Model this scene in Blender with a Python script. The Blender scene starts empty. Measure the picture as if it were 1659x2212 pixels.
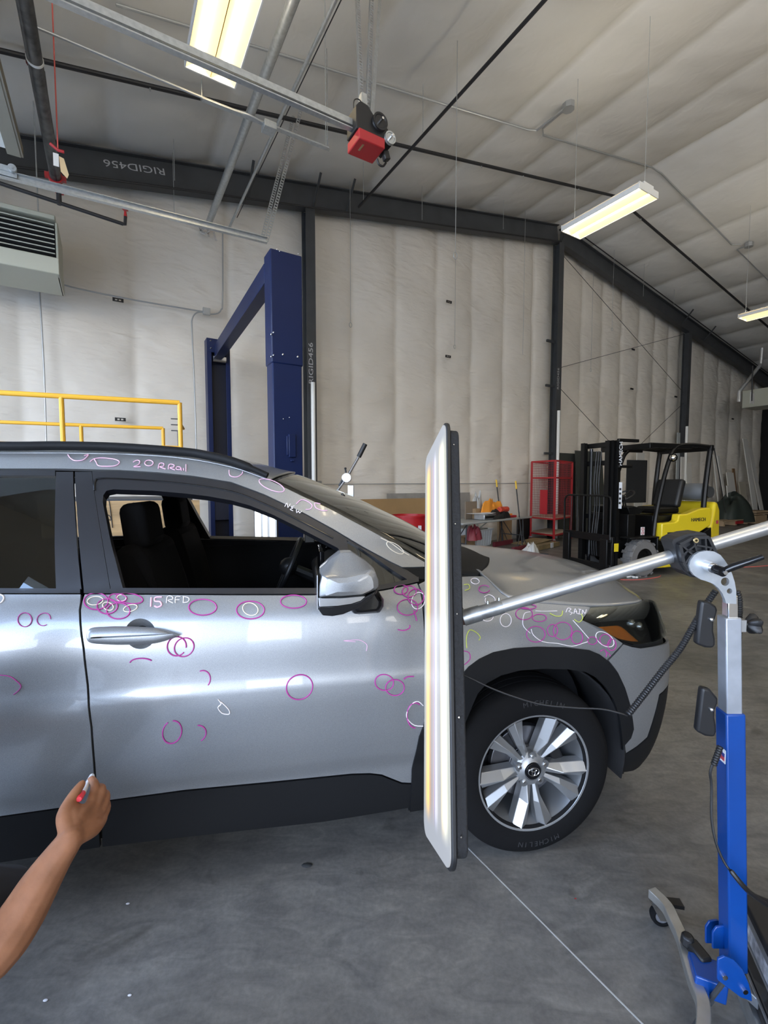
import bpy, bmesh, math, random
from mathutils import Vector, Matrix, Euler
from mathutils.geometry import delaunay_2d_cdt
random.seed(7)
R = math.radians
scene = bpy.context.scene
COL = scene.collection

# ---------------------------------------------------------------- camera, sky, exposure
FPX, PITCH, CAMH = 985.0, R(3.5), 1.5
cam_d = bpy.data.cameras.new('camera')
cam = bpy.data.objects.new('camera', cam_d); COL.objects.link(cam)
cam_d.sensor_fit = 'VERTICAL'; cam_d.sensor_height = 24.0
cam_d.lens = 24.0 * FPX / 2212.0
cam_d.clip_start = 0.02; cam_d.clip_end = 200
cam.location = (0, 0, CAMH); cam.rotation_euler = (R(90) - PITCH, 0, 0)
scene.camera = cam
scene.view_settings.view_transform = 'Standard'
scene.view_settings.look = 'None'
scene.view_settings.exposure = 0.40
scene.view_settings.gamma = 1.0
scene.view_settings.use_curve_mapping = False

world = bpy.data.worlds.new('sky'); scene.world = world
world.use_nodes = True
wn = world.node_tree.nodes; wl = world.node_tree.links
wn.clear()
wo = wn.new('ShaderNodeOutputWorld'); bg = wn.new('ShaderNodeBackground')
tc = wn.new('ShaderNodeTexCoord'); sx = wn.new('ShaderNodeSeparateXYZ')
rp = wn.new('ShaderNodeValToRGB')
wl.new(tc.outputs['Generated'], sx.inputs[0]); wl.new(sx.outputs['Z'], rp.inputs[0])
rp.color_ramp.elements[0].position = 0.0; rp.color_ramp.elements[0].color = (0.92, 0.93, 0.95, 1)
rp.color_ramp.elements[1].position = 0.55; rp.color_ramp.elements[1].color = (0.34, 0.50, 0.82, 1)
e = rp.color_ramp.elements.new(0.16); e.color = (0.66, 0.78, 0.98, 1)
wl.new(rp.outputs[0], bg.inputs[0]); bg.inputs[1].default_value = 11.0
wl.new(bg.outputs[0], wo.inputs[0])

# building axes: WN = away from the camera, square to the gable end wall; WW = along that wall
TH = R(31.0)
WN = Vector((-math.sin(TH), math.cos(TH), 0)); WW = Vector((math.cos(TH), math.sin(TH), 0))
WD = 8.8
def bw(a, n, z): return WW * a + WN * n + Vector((0, 0, z))

sun_d = bpy.data.lights.new('sun', 'SUN'); sun_d.energy = 9.0; sun_d.angle = R(0.6); sun_d.color = (1, 0.95, 0.86)
sun = bpy.data.objects.new('sun', sun_d); COL.objects.link(sun)
sun.rotation_euler = (-(WW * 0.75 - WN * 0.1) + Vector((0, 0, -1.0))).to_track_quat('-Z', 'Y').to_euler()

def area(name, c, size, d, power, color, portal=False):
    l = bpy.data.lights.new(name, 'AREA'); l.shape = 'RECTANGLE'; l.size, l.size_y = size
    l.energy = power; l.color = color
    o = bpy.data.objects.new(name, l); COL.objects.link(o); o.location = c
    z = -Vector(d).normalized(); y = Vector((0, 0, 1)) if abs(z.z) < 0.9 else WN.copy(); y = (y - z * y.dot(z)).normalized(); x = y.cross(z)
    o.rotation_euler = Matrix((x, y, z)).transposed().to_euler()
    if portal: l.cycles.is_portal = True
    return o
# daylight coming in through the three open overhead doors of the side wall
DOORS = ((1.2, 6.0), (-5.6, -0.8), (-12.4, -7.6))
for n0, n1 in DOORS:
    area('door_daylight', bw(-4.35, (n0 + n1) / 2, 2.3), (n1 - n0, 4.6), WW, 200, (0.86, 0.93, 1.0), True)

area('rear_fill', bw(-1.0, -15.7, 5.0), (5, 2.0), WN, 220, (1.0, 0.95, 0.88))  # added fill lamp; the rear wall has no opening here
# added upward fill lamp that brightens the ceiling, no such source in the hall
area('ceiling_fill', bw(6.0, -2.6, 3.7), (14, 5), (0, 0, 1), 430, (1.0, 0.92, 0.80))

# ---------------------------------------------------------------- pixel rays (used to survey real positions)
CP, SP = math.cos(PITCH), math.sin(PITCH)
def ray(x, y):
    a = (x - 829.5) / FPX; b = -(y - 1106.0) / FPX
    return Vector((a, CP + b * SP, -SP + b * CP))
CAM = Vector((0, 0, CAMH))
def atY(x, y, Y): r = ray(x, y); return CAM + r * (Y / r.y)
def floor_at(x, y, z=0.0): r = ray(x, y); return CAM + r * ((z - CAMH) / r.z)
def atZ(x, y, z): return floor_at(x, y, z)
def on_plane(x, y, p, n): r = ray(x, y); return CAM + r * ((Vector(p) - CAM).dot(n) / r.dot(n))
def on_n(x, y, n): return on_plane(x, y, WN * n, WN)
def on_a(x, y, a): return on_plane(x, y, WW * a, WW)
def project(p):
    d = Vector(p) - CAM
    up = Vector((0, SP, CP)); fw = Vector((0, CP, -SP))
    z = d.dot(fw); return (829.5 + FPX * d.x / z, 1106.0 - FPX * d.dot(up) / z)

# ---------------------------------------------------------------- materials
MATS = {}
def mat(name, col, rough=0.6, metal=0.0, spec=0.5, noise=0.0, nscale=8.0, bump=0.0, bscale=40.0, coat=0.0,
        emit=None, es=0.0, alpha=1.0, trans=0.0, ior=1.45, col2=None, stretch=None):
    if name in MATS: return MATS[name]
    m = bpy.data.materials.new(name); m.use_nodes = True
    nt = m.node_tree; b = nt.nodes['Principled BSDF']
    b.inputs['Base Color'].default_value = (*col, 1); b.inputs['Roughness'].default_value = rough
    b.inputs['Metallic'].default_value = metal
    b.inputs['Specular IOR Level'].default_value = spec
    if coat: b.inputs['Coat Weight'].default_value = coat; b.inputs['Coat Roughness'].default_value = 0.04
    if trans: b.inputs['Transmission Weight'].default_value = trans; b.inputs['IOR'].default_value = ior
    if alpha < 1: b.inputs['Alpha'].default_value = alpha
    if emit: b.inputs['Emission Color'].default_value = (*emit, 1); b.inputs['Emission Strength'].default_value = es
    if noise or bump:
        tcn = nt.nodes.new('ShaderNodeTexCoord'); mp = nt.nodes.new('ShaderNodeMapping')
        nt.links.new(tcn.outputs['Object'], mp.inputs[0])
        if stretch: mp.inputs['Scale'].default_value = stretch
    if noise:
        n = nt.nodes.new('ShaderNodeTexNoise'); n.inputs['Scale'].default_value = nscale; n.inputs['Detail'].default_value = 6
        nt.links.new(mp.outputs[0], n.inputs['Vector'])
        r = nt.nodes.new('ShaderNodeValToRGB')
        c2 = col2 if col2 else tuple(max(0, c * (1 - noise)) for c in col)
        c1 = tuple(min(1, c * (1 + noise * 0.5)) for c in col) if not col2 else col
        r.color_ramp.elements[0].position = 0.3; r.color_ramp.elements[1].position = 0.7
        r.color_ramp.elements[0].color = (*c2, 1); r.color_ramp.elements[1].color = (*c1, 1)
        nt.links.new(n.outputs['Fac'], r.inputs[0]); nt.links.new(r.outputs[0], b.inputs['Base Color'])
    if bump:
        n2 = nt.nodes.new('ShaderNodeTexNoise'); n2.inputs['Scale'].default_value = bscale; n2.inputs['Detail'].default_value = 4
        nt.links.new(mp.outputs[0], n2.inputs['Vector'])
        bm_ = nt.nodes.new('ShaderNodeBump'); bm_.inputs['Strength'].default_value = bump; bm_.inputs['Distance'].default_value = 0.01
        nt.links.new(n2.outputs['Fac'], bm_.inputs['Height']); nt.links.new(bm_.outputs[0], b.inputs['Normal'])
    MATS[name] = m; return m

M_steel = mat('galvanised', (0.50, 0.52, 0.52), 0.42, 0.75, noise=0.15, nscale=30)
M_conduit = mat('conduit_grey', (0.42, 0.43, 0.43), 0.4, 0.6)
M_darksteel = mat('dark_grey_steel', (0.050, 0.053, 0.056), 0.55, noise=0.2, nscale=3)
M_blackpipe = mat('black_pipe', (0.014, 0.014, 0.016), 0.5)
M_pipe = mat('weathered_pipe', (0.10, 0.10, 0.10), 0.38, 0.7, noise=0.5, nscale=14)
M_white = mat('white_enamel', (0.75, 0.75, 0.72), 0.4)
M_chrome = mat('chrome', (0.75, 0.75, 0.75), 0.15, 1.0)
M_alu = mat('brushed_aluminium', (0.62, 0.64, 0.66), 0.33, 0.9, noise=0.12, nscale=25)
M_black = mat('black_plastic', (0.012, 0.012, 0.013), 0.45)
M_gloss = mat('gloss_black', (0.006, 0.006, 0.007), 0.15, spec=0.35, coat=0.15)
M_red = mat('red_paint', (0.42, 0.02, 0.025), 0.4)
M_yellow = mat('yellow_paint', (0.80, 0.42, 0.03), 0.42)
M_navy = mat('navy_paint', (0.0055, 0.014, 0.062), 0.42, spec=0.3, noise=0.1, nscale=2)
M_blue = mat('bright_blue_paint', (0.0, 0.048, 0.25), 0.36, noise=0.1, nscale=9, coat=0.2)
M_rubber = mat('rubber', (0.008, 0.008, 0.0085), 0.85, spec=0.12, bump=0.15, bscale=120)

# ---------------------------------------------------------------- mesh helpers
def frame(d):
    d = Vector(d).normalized()
    u = Vector((0, 0, 1)) if abs(d.z) < 0.95 else Vector((1, 0, 0))
    x = u.cross(d).normalized(); return x, d.cross(x), d
class MB:
    def __init__(s): s.v = []; s.f = []; s.m = []; s.mi = 0
    def add(s, vs, fs):
        o = len(s.v); s.v += [Vector(v) for v in vs]
        for f in fs: s.f.append([i + o for i in f]); s.m.append(s.mi)
        return s
    def box(s, c, size, ax=None):
        c = Vector(c); X, Y, Z = ax if ax else (Vector((1, 0, 0)), Vector((0, 1, 0)), Vector((0, 0, 1)))
        X = Vector(X) * size[0] / 2; Y = Vector(Y) * size[1] / 2; Z = Vector(Z) * size[2] / 2
        vs = [c + X * i + Y * j + Z * k for k in (-1, 1) for j in (-1, 1) for i in (-1, 1)]
        return s.add(vs, [(0, 2, 3, 1), (4, 5, 7, 6), (0, 1, 5, 4), (2, 6, 7, 3), (0, 4, 6, 2), (1, 3, 7, 5)])
    def bar(s, p, q, w, h, up=(0, 0, 1)):
        p = Vector(p); q = Vector(q); d = (q - p).normalized(); up = Vector(up)
        if abs(d.dot(up)) > 0.98: up = Vector((1, 0, 0))
        x = d.cross(up).normalized(); z = x.cross(d)
        return s.box((p + q) / 2, ((q - p).length, w, h), (d, x, z))
    def cyl(s, p, q, r, r2=None, n=16, cap=True):
        p = Vector(p); q = Vector(q); x, y, d = frame(q - p); r2 = r if r2 is None else r2
        vs = [p + (x * math.cos(a) + y * math.sin(a)) * r for a in [2 * math.pi * i / n for i in range(n)]]
        vs += [q + (x * math.cos(a) + y * math.sin(a)) * r2 for a in [2 * math.pi * i / n for i in range(n)]]
        fs = [(i, (i + 1) % n, n + (i + 1) % n, n + i) for i in range(n)]
        if cap: fs += [tuple(range(n))[::-1], tuple(range(n, 2 * n))]
        return s.add(vs, fs)
    def tube(s, pts, r, n=10, closed=False, cap=True):
        pts = [Vector(p) for p in pts]; N = len(pts); rs = r if isinstance(r, (list, tuple)) else [r] * N
        vs = []; prev = None
        for i, p in enumerate(pts):
            if closed: t = pts[(i + 1) % N] - pts[i - 1]
            else: t = pts[min(i + 1, N - 1)] - pts[max(i - 1, 0)]
            t = t.normalized() if t.length > 1e-9 else Vector((0, 0, 1))
            if prev is None: x, y, _ = frame(t)
            else:
                x = prev - t * prev.dot(t); x = x.normalized() if x.length > 1e-6 else frame(t)[0]; y = t.cross(x)
            prev = x
            vs += [p + (x * math.cos(2 * math.pi * k / n) + y * math.sin(2 * math.pi * k / n)) * rs[i] for k in range(n)]
        fs = []
        for i in range(N if closed else N - 1):
            a = i * n; b = ((i + 1) % N) * n
            fs += [(a + k, a + (k + 1) % n, b + (k + 1) % n, b + k) for k in range(n)]
        if cap and not closed: fs += [tuple(range(n))[::-1], tuple(range((N - 1) * n, N * n))]
        return s.add(vs, fs)
    def lathe(s, c, ax, prof, n=32, closed=False):
        c = Vector(c); x, y, d = frame(ax); vs = []
        for h, r in prof: vs += [c + d * h + (x * math.cos(2 * math.pi * k / n) + y * math.sin(2 * math.pi * k / n)) * r for k in range(n)]
        fs = []; P = len(prof)
        for i in range(P if closed else P - 1):
            a = i * n; b = ((i + 1) % P) * n
            fs += [(a + k, a + (k + 1) % n, b + (k + 1) % n, b + k) for k in range(n)]
        return s.add(vs, fs)
    def prism(s, pts, ext):
        pts = [Vector(p) for p in pts]; e = Vector(ext); n = len(pts)
        vs = pts + [p + e for p in pts]
        return s.add(vs, [tuple(range(n))[::-1], tuple(range(n, 2 * n))] + [(i, (i + 1) % n, n + (i + 1) % n, n + i) for i in range(n)])
    def ball(s, c, r, n=16, sc=(1, 1, 1), ax=None):
        c = Vector(c); m = n // 2; X, Y, Z = ax if ax else (Vector((1, 0, 0)), Vector((0, 1, 0)), Vector((0, 0, 1)))
        vs = [c + Z * (r * sc[2])]
        for i in range(1, m):
            a = math.pi * i / m
            for k in range(n):
                b = 2 * math.pi * k / n
                vs.append(c + X * (r * sc[0] * math.sin(a) * math.cos(b)) + Y * (r * sc[1] * math.sin(a) * math.sin(b)) + Z * (r * sc[2] * math.cos(a)))
        vs.append(c - Z * (r * sc[2])); L = len(vs) - 1
        fs = [(0, 1 + k, 1 + (k + 1) % n) for k in range(n)]
        for i in range(m - 2):
            for k in range(n):
                a = 1 + i * n; b = a + n; fs.append((a + k, b + k, b + (k + 1) % n, a + (k + 1) % n))
        fs += [(L, 1 + (m - 2) * n + (k + 1) % n, 1 + (m - 2) * n + k) for k in range(n)]
        return s.add(vs, fs)
    def grid(s, fn, nu, nv):
        vs = [fn(i / nu, j / nv) for j in range(nv + 1) for i in range(nu + 1)]
        fs = [(j * (nu + 1) + i, j * (nu + 1) + i + 1, (j + 1) * (nu + 1) + i + 1, (j + 1) * (nu + 1) + i) for j in range(nv) for i in range(nu)]
        return s.add(vs, fs)
    def build(s, name, m, parent=None, bevel=0.0, smooth=35, origin=None, solid=0.0, seg=2):
        me = bpy.data.meshes.new(name)
        o0 = Vector(origin) if origin is not None else (parent_loc(parent))
        me.from_pydata([v - o0 for v in s.v], [], s.f); me.update()
        mats = m if isinstance(m, (list, tuple)) else [m]
        for k in mats: me.materials.append(k)
        if len(mats) > 1: me.polygons.foreach_set('material_index', s.m)
        b = bmesh.new(); b.from_mesh(me); bmesh.ops.recalc_face_normals(b, faces=b.faces); b.to_mesh(me); b.free()
        if smooth:
            for p in me.polygons: p.use_smooth = True
            me.set_sharp_from_angle(angle=R(smooth))
        o = bpy.data.objects.new(name, me); COL.objects.link(o)
        if parent is not None: o.parent = parent
        else: o.location = o0
        if solid:
            md = o.modifiers.new('solid', 'SOLIDIFY'); md.thickness = solid
        if bevel:
            md = o.modifiers.new('bevel', 'BEVEL'); md.width = bevel; md.segments = seg; md.limit_method = 'ANGLE'; md.angle_limit = R(40)
            md.harden_normals = False
        return o
def parent_loc(p):
    v = Vector((0, 0, 0))
    while p is not None: v = v + p.location; p = p.parent
    return v
def tag(o, label=None, cat=None, group=None, kind=None):
    if label: o['label'] = label
    if cat: o['category'] = cat
    if group: o['group'] = group
    if kind: o['kind'] = kind
    return o
def thing(name, label, cat, loc=(0, 0, 0), group=None):
    o = bpy.data.objects.new(name, None); COL.objects.link(o); o.location = Vector(loc); o.empty_display_size = 0.1
    return tag(o, label, cat, group)
def copy_tree(o, parent=None):
    c = o.copy(); COL.objects.link(c)
    if parent is not None: c.parent = parent
    for ch in [x for x in bpy.data.objects if x.parent == o]: copy_tree(ch, c)
    return c
def smoothpath(pts, k=6, closed=False):
    pts = [Vector(p) for p in pts]; n = len(pts); out = []
    rng = range(n if closed else n - 1)
    for i in rng:
        p0 = pts[i - 1] if (i > 0 or closed) else pts[0]; p1 = pts[i]; p2 = pts[(i + 1) % n]
        p3 = pts[(i + 2) % n] if (i + 2 < n or closed) else pts[-1]
        for j in range(k):
            t = j / k
            out.append(0.5 * ((2 * p1) + (p2 - p0) * t + (2 * p0 - 5 * p1 + 4 * p2 - p3) * t * t + (3 * p1 - p0 - 3 * p2 + p3) * t ** 3))
    if not closed: out.append(pts[-1])
    return out
def text_mesh(txt, size, extrude=0.002):
    c = bpy.data.curves.new('lettering', 'FONT'); c.body = txt; c.size = size; c.extrude = extrude; c.align_x = 'CENTER'; c.align_y = 'CENTER'
    c.resolution_u = 3
    o = bpy.data.objects.new('lettering', c); COL.objects.link(o)
    dg = bpy.context.evaluated_depsgraph_get(); me = bpy.data.meshes.new_from_object(o.evaluated_get(dg))
    bpy.data.objects.remove(o); bpy.data.curves.remove(c)
    return me
def lettering(txt, size, c, X, Y, m, parent, extrude=0.002, sx=1.0, name='lettering'):
    me = text_mesh(txt, size, extrude); X = Vector(X).normalized(); Y = Vector(Y).normalized(); Z = X.cross(Y)
    c = Vector(c) - parent_loc(parent)
    for v in me.vertices: v.co = c + X * v.co.x * sx + Y * v.co.y + Z * v.co.z
    me.materials.clear(); me.materials.append(m)
    o = bpy.data.objects.new(name, me); COL.objects.link(o); o.parent = parent; return o
def pchip(xs, ys):
    n = len(xs); h = [xs[i + 1] - xs[i] for i in range(n - 1)]; d = [(ys[i + 1] - ys[i]) / h[i] for i in range(n - 1)]
    m = [0.0] * n; m[0] = d[0]; m[-1] = d[-1]
    for i in range(1, n - 1):
        if d[i - 1] * d[i] > 0:
            w1 = 2 * h[i] + h[i - 1]; w2 = h[i] + 2 * h[i - 1]; m[i] = (w1 + w2) / (w1 / d[i - 1] + w2 / d[i])
    def f(x):
        if x <= xs[0]: return ys[0] + m[0] * (x - xs[0])
        if x >= xs[-1]: return ys[-1] + m[-1] * (x - xs[-1])
        i = 0
        while x > xs[i + 1]: i += 1
        t = (x - xs[i]) / h[i]; t2 = t * t; t3 = t2 * t
        return (2 * t3 - 3 * t2 + 1) * ys[i] + (t3 - 2 * t2 + t) * h[i] * m[i] + (-2 * t3 + 3 * t2) * ys[i + 1] + (t3 - t2) * h[i] * m[i + 1]
    return f
# ---------------------------------------------------------------- room shell
RIDGE_A, RIDGE_Z, SLOPE = 10.65, 8.49, 0.175
A0, A1, N0 = -4.1, 24.9, -16.0
def ceil_z(a): return RIDGE_Z - SLOPE * abs(a - RIDGE_A)

# concrete floor
def floor_material():
    m = bpy.data.materials.new('polished_concrete'); m.use_nodes = True; nt = m.node_tree; b = nt.nodes['Principled BSDF']
    t = nt.nodes.new('ShaderNodeTexCoord')
    def noise(sc, det, dist=0.0, stretch=None):
        n = nt.nodes.new('ShaderNodeTexNoise'); n.inputs['Scale'].default_value = sc; n.inputs['Detail'].default_value = det; n.inputs['Distortion'].default_value = dist
        n.inputs['Roughness'].default_value = 0.62
        if stretch:
            mp = nt.nodes.new('ShaderNodeMapping'); mp.inputs['Scale'].default_value = stretch; mp.inputs['Rotation'].default_value = (0, 0, -0.5)
            nt.links.new(t.outputs['Object'], mp.inputs[0]); nt.links.new(mp.outputs[0], n.inputs['Vector'])
        else: nt.links.new(t.outputs['Object'], n.inputs['Vector'])
        return n
    def ramp(src, p0, c0, p1, c1):
        r = nt.nodes.new('ShaderNodeValToRGB'); r.color_ramp.elements[0].position = p0; r.color_ramp.elements[1].position = p1
        r.color_ramp.elements[0].color = (*c0, 1); r.color_ramp.elements[1].color = (*c1, 1)
        nt.links.new(src, r.inputs[0]); return r
    def mix(a, bb, fac=1.0, mode='MULTIPLY'):
        x = nt.nodes.new('ShaderNodeMix'); x.data_type = 'RGBA'; x.blend_type = mode; x.inputs[0].default_value = fac
        nt.links.new(a, x.inputs[6]); nt.links.new(bb, x.inputs[7]); return x
    big = ramp(noise(0.9, 7, 0.6).outputs['Fac'], 0.32, (0.118, 0.115, 0.109), 0.68, (0.235, 0.222, 0.202))
    mid = ramp(noise(5.5, 8, 1.2, (1, 2.6, 1)).outputs['Fac'], 0.35, (0.72, 0.72, 0.73), 0.66, (1.12, 1.12, 1.1))
    fine = ramp(noise(60, 4).outputs['Fac'], 0.35, (0.86, 0.86, 0.86), 0.65, (1.08, 1.08, 1.08))
    spots = ramp(noise(2.3, 3, 2.0).outputs['Fac'], 0.28, (0.62, 0.61, 0.60), 0.38, (1, 1, 1))
    c = mix(mix(mix(big.outputs[0], mid.outputs[0]).outputs[2], fine.outputs[0]).outputs[2], spots.outputs[0])
    nt.links.new(c.outputs[2], b.inputs['Base Color'])
    rr = ramp(noise(3.0, 6, 1.0).outputs['Fac'], 0.3, (0.30,) * 3, 0.7, (0.52,) * 3)
    nt.links.new(rr.outputs[0], b.inputs['Roughness'])
    bp = nt.nodes.new('ShaderNodeBump'); bp.inputs['Strength'].default_value = 0.12; bp.inputs['Distance'].default_value = 0.006
    nt.links.new(noise(14, 8, 0.8).outputs['Fac'], bp.inputs['Height']); nt.links.new(bp.outputs[0], b.inputs['Normal'])
    return m
M_floor = floor_material()
f = MB(); f.add([bw(A0 - .15, N0, 0), bw(A1 + 1.5, N0, 0), bw(A1 + 1.5, WD + .5, 0), bw(A0 - .15, WD + .5, 0)], [(0, 1, 2, 3)])
tag(f.build('floor', M_floor), kind='structure')
# saw-cut joint in the slab
jp, jq = floor_at(1004, 1825), floor_at(1388, 2212)
jd = (jq - jp).normalized()
M_joint = mat('joint_sealant', (0.42, 0.42, 0.41), 0.8)
j = MB(); j.bar(jp - jd * 7.0 + Vector((0, 0, 0.0006)), jq + jd * 4 + Vector((0, 0, 0.0006)), 0.0045, 0.0012)
tag(j.build('trim_1', M_joint), kind='structure')
# ground outside the doors
M_ground = mat('outdoor_concrete', (0.52, 0.50, 0.46), 0.9, noise=0.15, nscale=1.5)
g = MB(); g.add([bw(-60, -50, -0.03), bw(A0, -50, -0.03), bw(A0, 40, -0.03), bw(-60, 40, -0.03)], [(0, 1, 2, 3)])
tag(g.build('trim_2', M_ground), kind='structure')
# pale building on the far side of the yard, seen only in reflections
M_yard = mat('pale_cladding', (0.72, 0.71, 0.68), 0.7)
g = MB(); g.box(bw(-34, -3, 2.2), (30, 6, 4.4), (WN, WW, Vector((0, 0, 1))))
g.box(bw(-34, -3, 4.5), (31, 7, 0.25), (WN, WW, Vector((0, 0, 1))))
tag(g.build('trim_3', M_yard), kind='structure')

def liner_material(name, col, wr):
    m = bpy.data.materials.new(name); m.use_nodes = True; nt = m.node_tree; b = nt.nodes['Principled BSDF']
    b.inputs['Roughness'].default_value = 0.5; b.inputs['Specular IOR Level'].default_value = 0.35
    t = nt.nodes.new('ShaderNodeTexCoord')
    n = nt.nodes.new('ShaderNodeTexNoise'); n.inputs['Scale'].default_value = 0.8; n.inputs['Detail'].default_value = 4
    nt.links.new(t.outputs['Object'], n.inputs['Vector'])
    r = nt.nodes.new('ShaderNodeValToRGB'); r.color_ramp.elements[0].position = 0.3; r.color_ramp.elements[1].position = 0.7
    r.color_ramp.elements[0].color = (*[c * 0.9 for c in col], 1); r.color_ramp.elements[1].color = (*col, 1)
    nt.links.new(n.outputs['Fac'], r.inputs[0]); nt.links.new(r.outputs[0], b.inputs['Base Color'])
    hs = []
    for sc, w, rot in ((3.2, 1.0, 0.5), (5.0, 0.6, -0.6), (13, 0.25, 0.2)):
        mp = nt.nodes.new('ShaderNodeMapping'); mp.inputs['Rotation'].default_value = (0, rot, rot * 0.5); mp.inputs['Scale'].default_value = (0.5, 0.5, 1.5)
        nt.links.new(t.outputs['Object'], mp.inputs[0])
        k = nt.nodes.new('ShaderNodeTexNoise'); k.noise_type = 'RIDGED_MULTIFRACTAL'; k.inputs['Scale'].default_value = sc
        k.inputs['Detail'].default_value = 2; k.inputs['Distortion'].default_value = 0.6
        nt.links.new(mp.outputs[0], k.inputs['Vector'])
        mm = nt.nodes.new('ShaderNodeMath'); mm.operation = 'MULTIPLY'; mm.inputs[1].default_value = w
        nt.links.new(k.outputs['Fac'], mm.inputs[0]); hs.append(mm)
    a1 = nt.nodes.new('ShaderNodeMath'); a1.operation = 'ADD'; nt.links.new(hs[0].outputs[0], a1.inputs[0]); nt.links.new(hs[1].outputs[0], a1.inputs[1])
    a2 = nt.nodes.new('ShaderNodeMath'); a2.operation = 'ADD'; nt.links.new(a1.outputs[0], a2.inputs[0]); nt.links.new(hs[2].outputs[0], a2.inputs[1])
    bp = nt.nodes.new('ShaderNodeBump'); bp.inputs['Strength'].default_value = wr; bp.inputs['Distance'].default_value = 0.05
    nt.links.new(a2.outputs[0], bp.inputs['Height']); nt.links.new(bp.outputs[0], b.inputs['Normal'])
    return m
M_liner = liner_material('insulation_facing', (0.76, 0.705, 0.615), 0.5)
M_liner_c = liner_material('insulation_facing_roof', (0.68, 0.66, 0.61), 0.28)

# gable end wall: quilted insulation blankets between the columns, pinched at girts and seams
SEAM = [A0, -2.6, -1.1, 0.45, 2.0, 3.51, 4.55, 5.65, 6.8, 7.9, 9.0, 10.1, 10.9, 12.2, 13.2, 14.2, 15.2, 16.1, 17.0, 17.8, 18.5, 19.6, 20.7, 21.8, 22.9, 24.0, A1]
GIRT = [0.0, 2.35, 4.2, 6.0, 7.7, 9.3]
def pillow(x, marks, depth, p=0.5):
    for i in range(len(marks) - 1):
        if x <= marks[i + 1]:
            t = (x - marks[i]) / (marks[i + 1] - marks[i]); t = min(max(t, 0), 1)
            return depth * (math.sin(math.pi * t) ** p)
    return 0
def wob(a, b):
    return 0.5 * math.sin(a * 2.1 + b * 1.3) + 0.3 * math.sin(a * 4.7 - b * 2.9 + 1.0) + 0.2 * math.sin(a * 7.9 + b * 6.1 + 2)
w = MB()
NA = 480; NZ = 90
def wallp(i, j):
    a = A0 + (A1 - A0) * i; zt = ceil_z(a) + 0.30; z = zt * j - 0.02
    d = pillow(a, SEAM, 0.11, 0.34) * (0.6 + 0.4 * pillow(z, GIRT, 1.0, 0.4)) + 0.018 * wob(a * 1.6, z * 1.9)
    return bw(a, WD + 0.13 - d, z)
w.grid(wallp, NA, NZ)
tag(w.build('wall_back', M_liner, smooth=80), kind='structure')

# roof liner draped over the purlins, one panel each side of the ridge
PUR = [1.5 * k for k in range(0, 12)]
def roof(name, sgn, aend):
    w = MB(); L = abs(aend - RIDGE_A)
    marks_n = [N0 + 1.55 * k for k in range(17)] + [WD]
    def fn(i, j):
        a = RIDGE_A + sgn * L * i; n = N0 + (WD + 0.35 - N0) * j
        d = 0.10 - pillow(L * i, PUR, 0.13, 0.45) * (0.72 + 0.28 * pillow(n, marks_n, 1.0, 0.5)) + 0.016 * wob(a * 0.9, n * 1.7)
        return bw(a, n, ceil_z(a) + 0.05 + d * 0.9)
    w.grid(fn, 190, 230)
    return tag(w.build(name, M_liner_c, smooth=80), kind='structure')
roof('ceiling', -1, A0); roof('ceiling', 1, A1 + 1.5)
# hard roof above the liner
M_sheet = mat('roof_sheet', (0.35, 0.35, 0.35), 0.6)
w = MB()
for a_ in (A0 - 0.5, A1 + 1.6):
    w.add([bw(RIDGE_A, N0 - .3, RIDGE_Z + .35), bw(RIDGE_A, WD + .4, RIDGE_Z + .35), bw(a_, WD + .4, ceil_z(a_) + .35), bw(a_, N0 - .3, ceil_z(a_) + .35)], [(0, 1, 2, 3)])
w.build('trim_4', M_sheet)['kind'] = 'structure'

# side wall with its three open overhead doors
M_wall = mat('pale_wall_panel', (0.60, 0.58, 0.54), 0.7)
zt = ceil_z(A0) + 0.3
w = MB(); Z3 = Vector((0, 0, 1))
edges = [N0] + [v for d in sorted(DOORS) for v in d] + [WD]
for k in range(0, len(edges), 2):
    n0, n1 = edges[k], edges[k + 1]
    w.box(bw(A0 - 0.1, (n0 + n1) / 2, zt / 2), (n1 - n0, 0.2, zt), (WN, WW, Z3))
for n0, n1 in DOORS: w.box(bw(A0 - 0.1, (n0 + n1) / 2, (zt + 4.6) / 2), (n1 - n0, 0.2, zt - 4.6), (WN, WW, Z3))
tag(w.build('wall_left', M_wall), kind='structure')
w = MB(); w.box(bw((A0 + A1) / 2, N0 - 0.1, 4.7), (A1 - A0 + 3.2, 0.2, 9.4), (WW, WN, Z3))
tag(w.build('wall_front', mat('dim_rear_wall', (0.16, 0.15, 0.14), 0.8)), kind='structure')
M_dark = mat('black_curtain', (0.006, 0.006, 0.006), 0.9)
w = MB(); w.box(bw(A1 + 0.1, -3.2, 3.05), (26.0, 0.2, 6.1), (WN, WW, Z3))
tag(w.build('wall_right', M_dark), kind='structure')
# ---------------------------------------------------------------- car: one body surface S(u, z) traced from the photo
CTH = R(10.6)
CF = Vector((math.cos(CTH), math.sin(CTH), 0)); CN = Vector((-math.sin(CTH), math.cos(CTH), 0)); CZ = Vector((0, 0, 1))
CO = floor_at(1151, 1848) - CN * 0.035; CO.z = 0
HALF = 0.912; WB = 2.64
def cw(s, t, z): return CO + CF * s + CN * t + CZ * z
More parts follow.
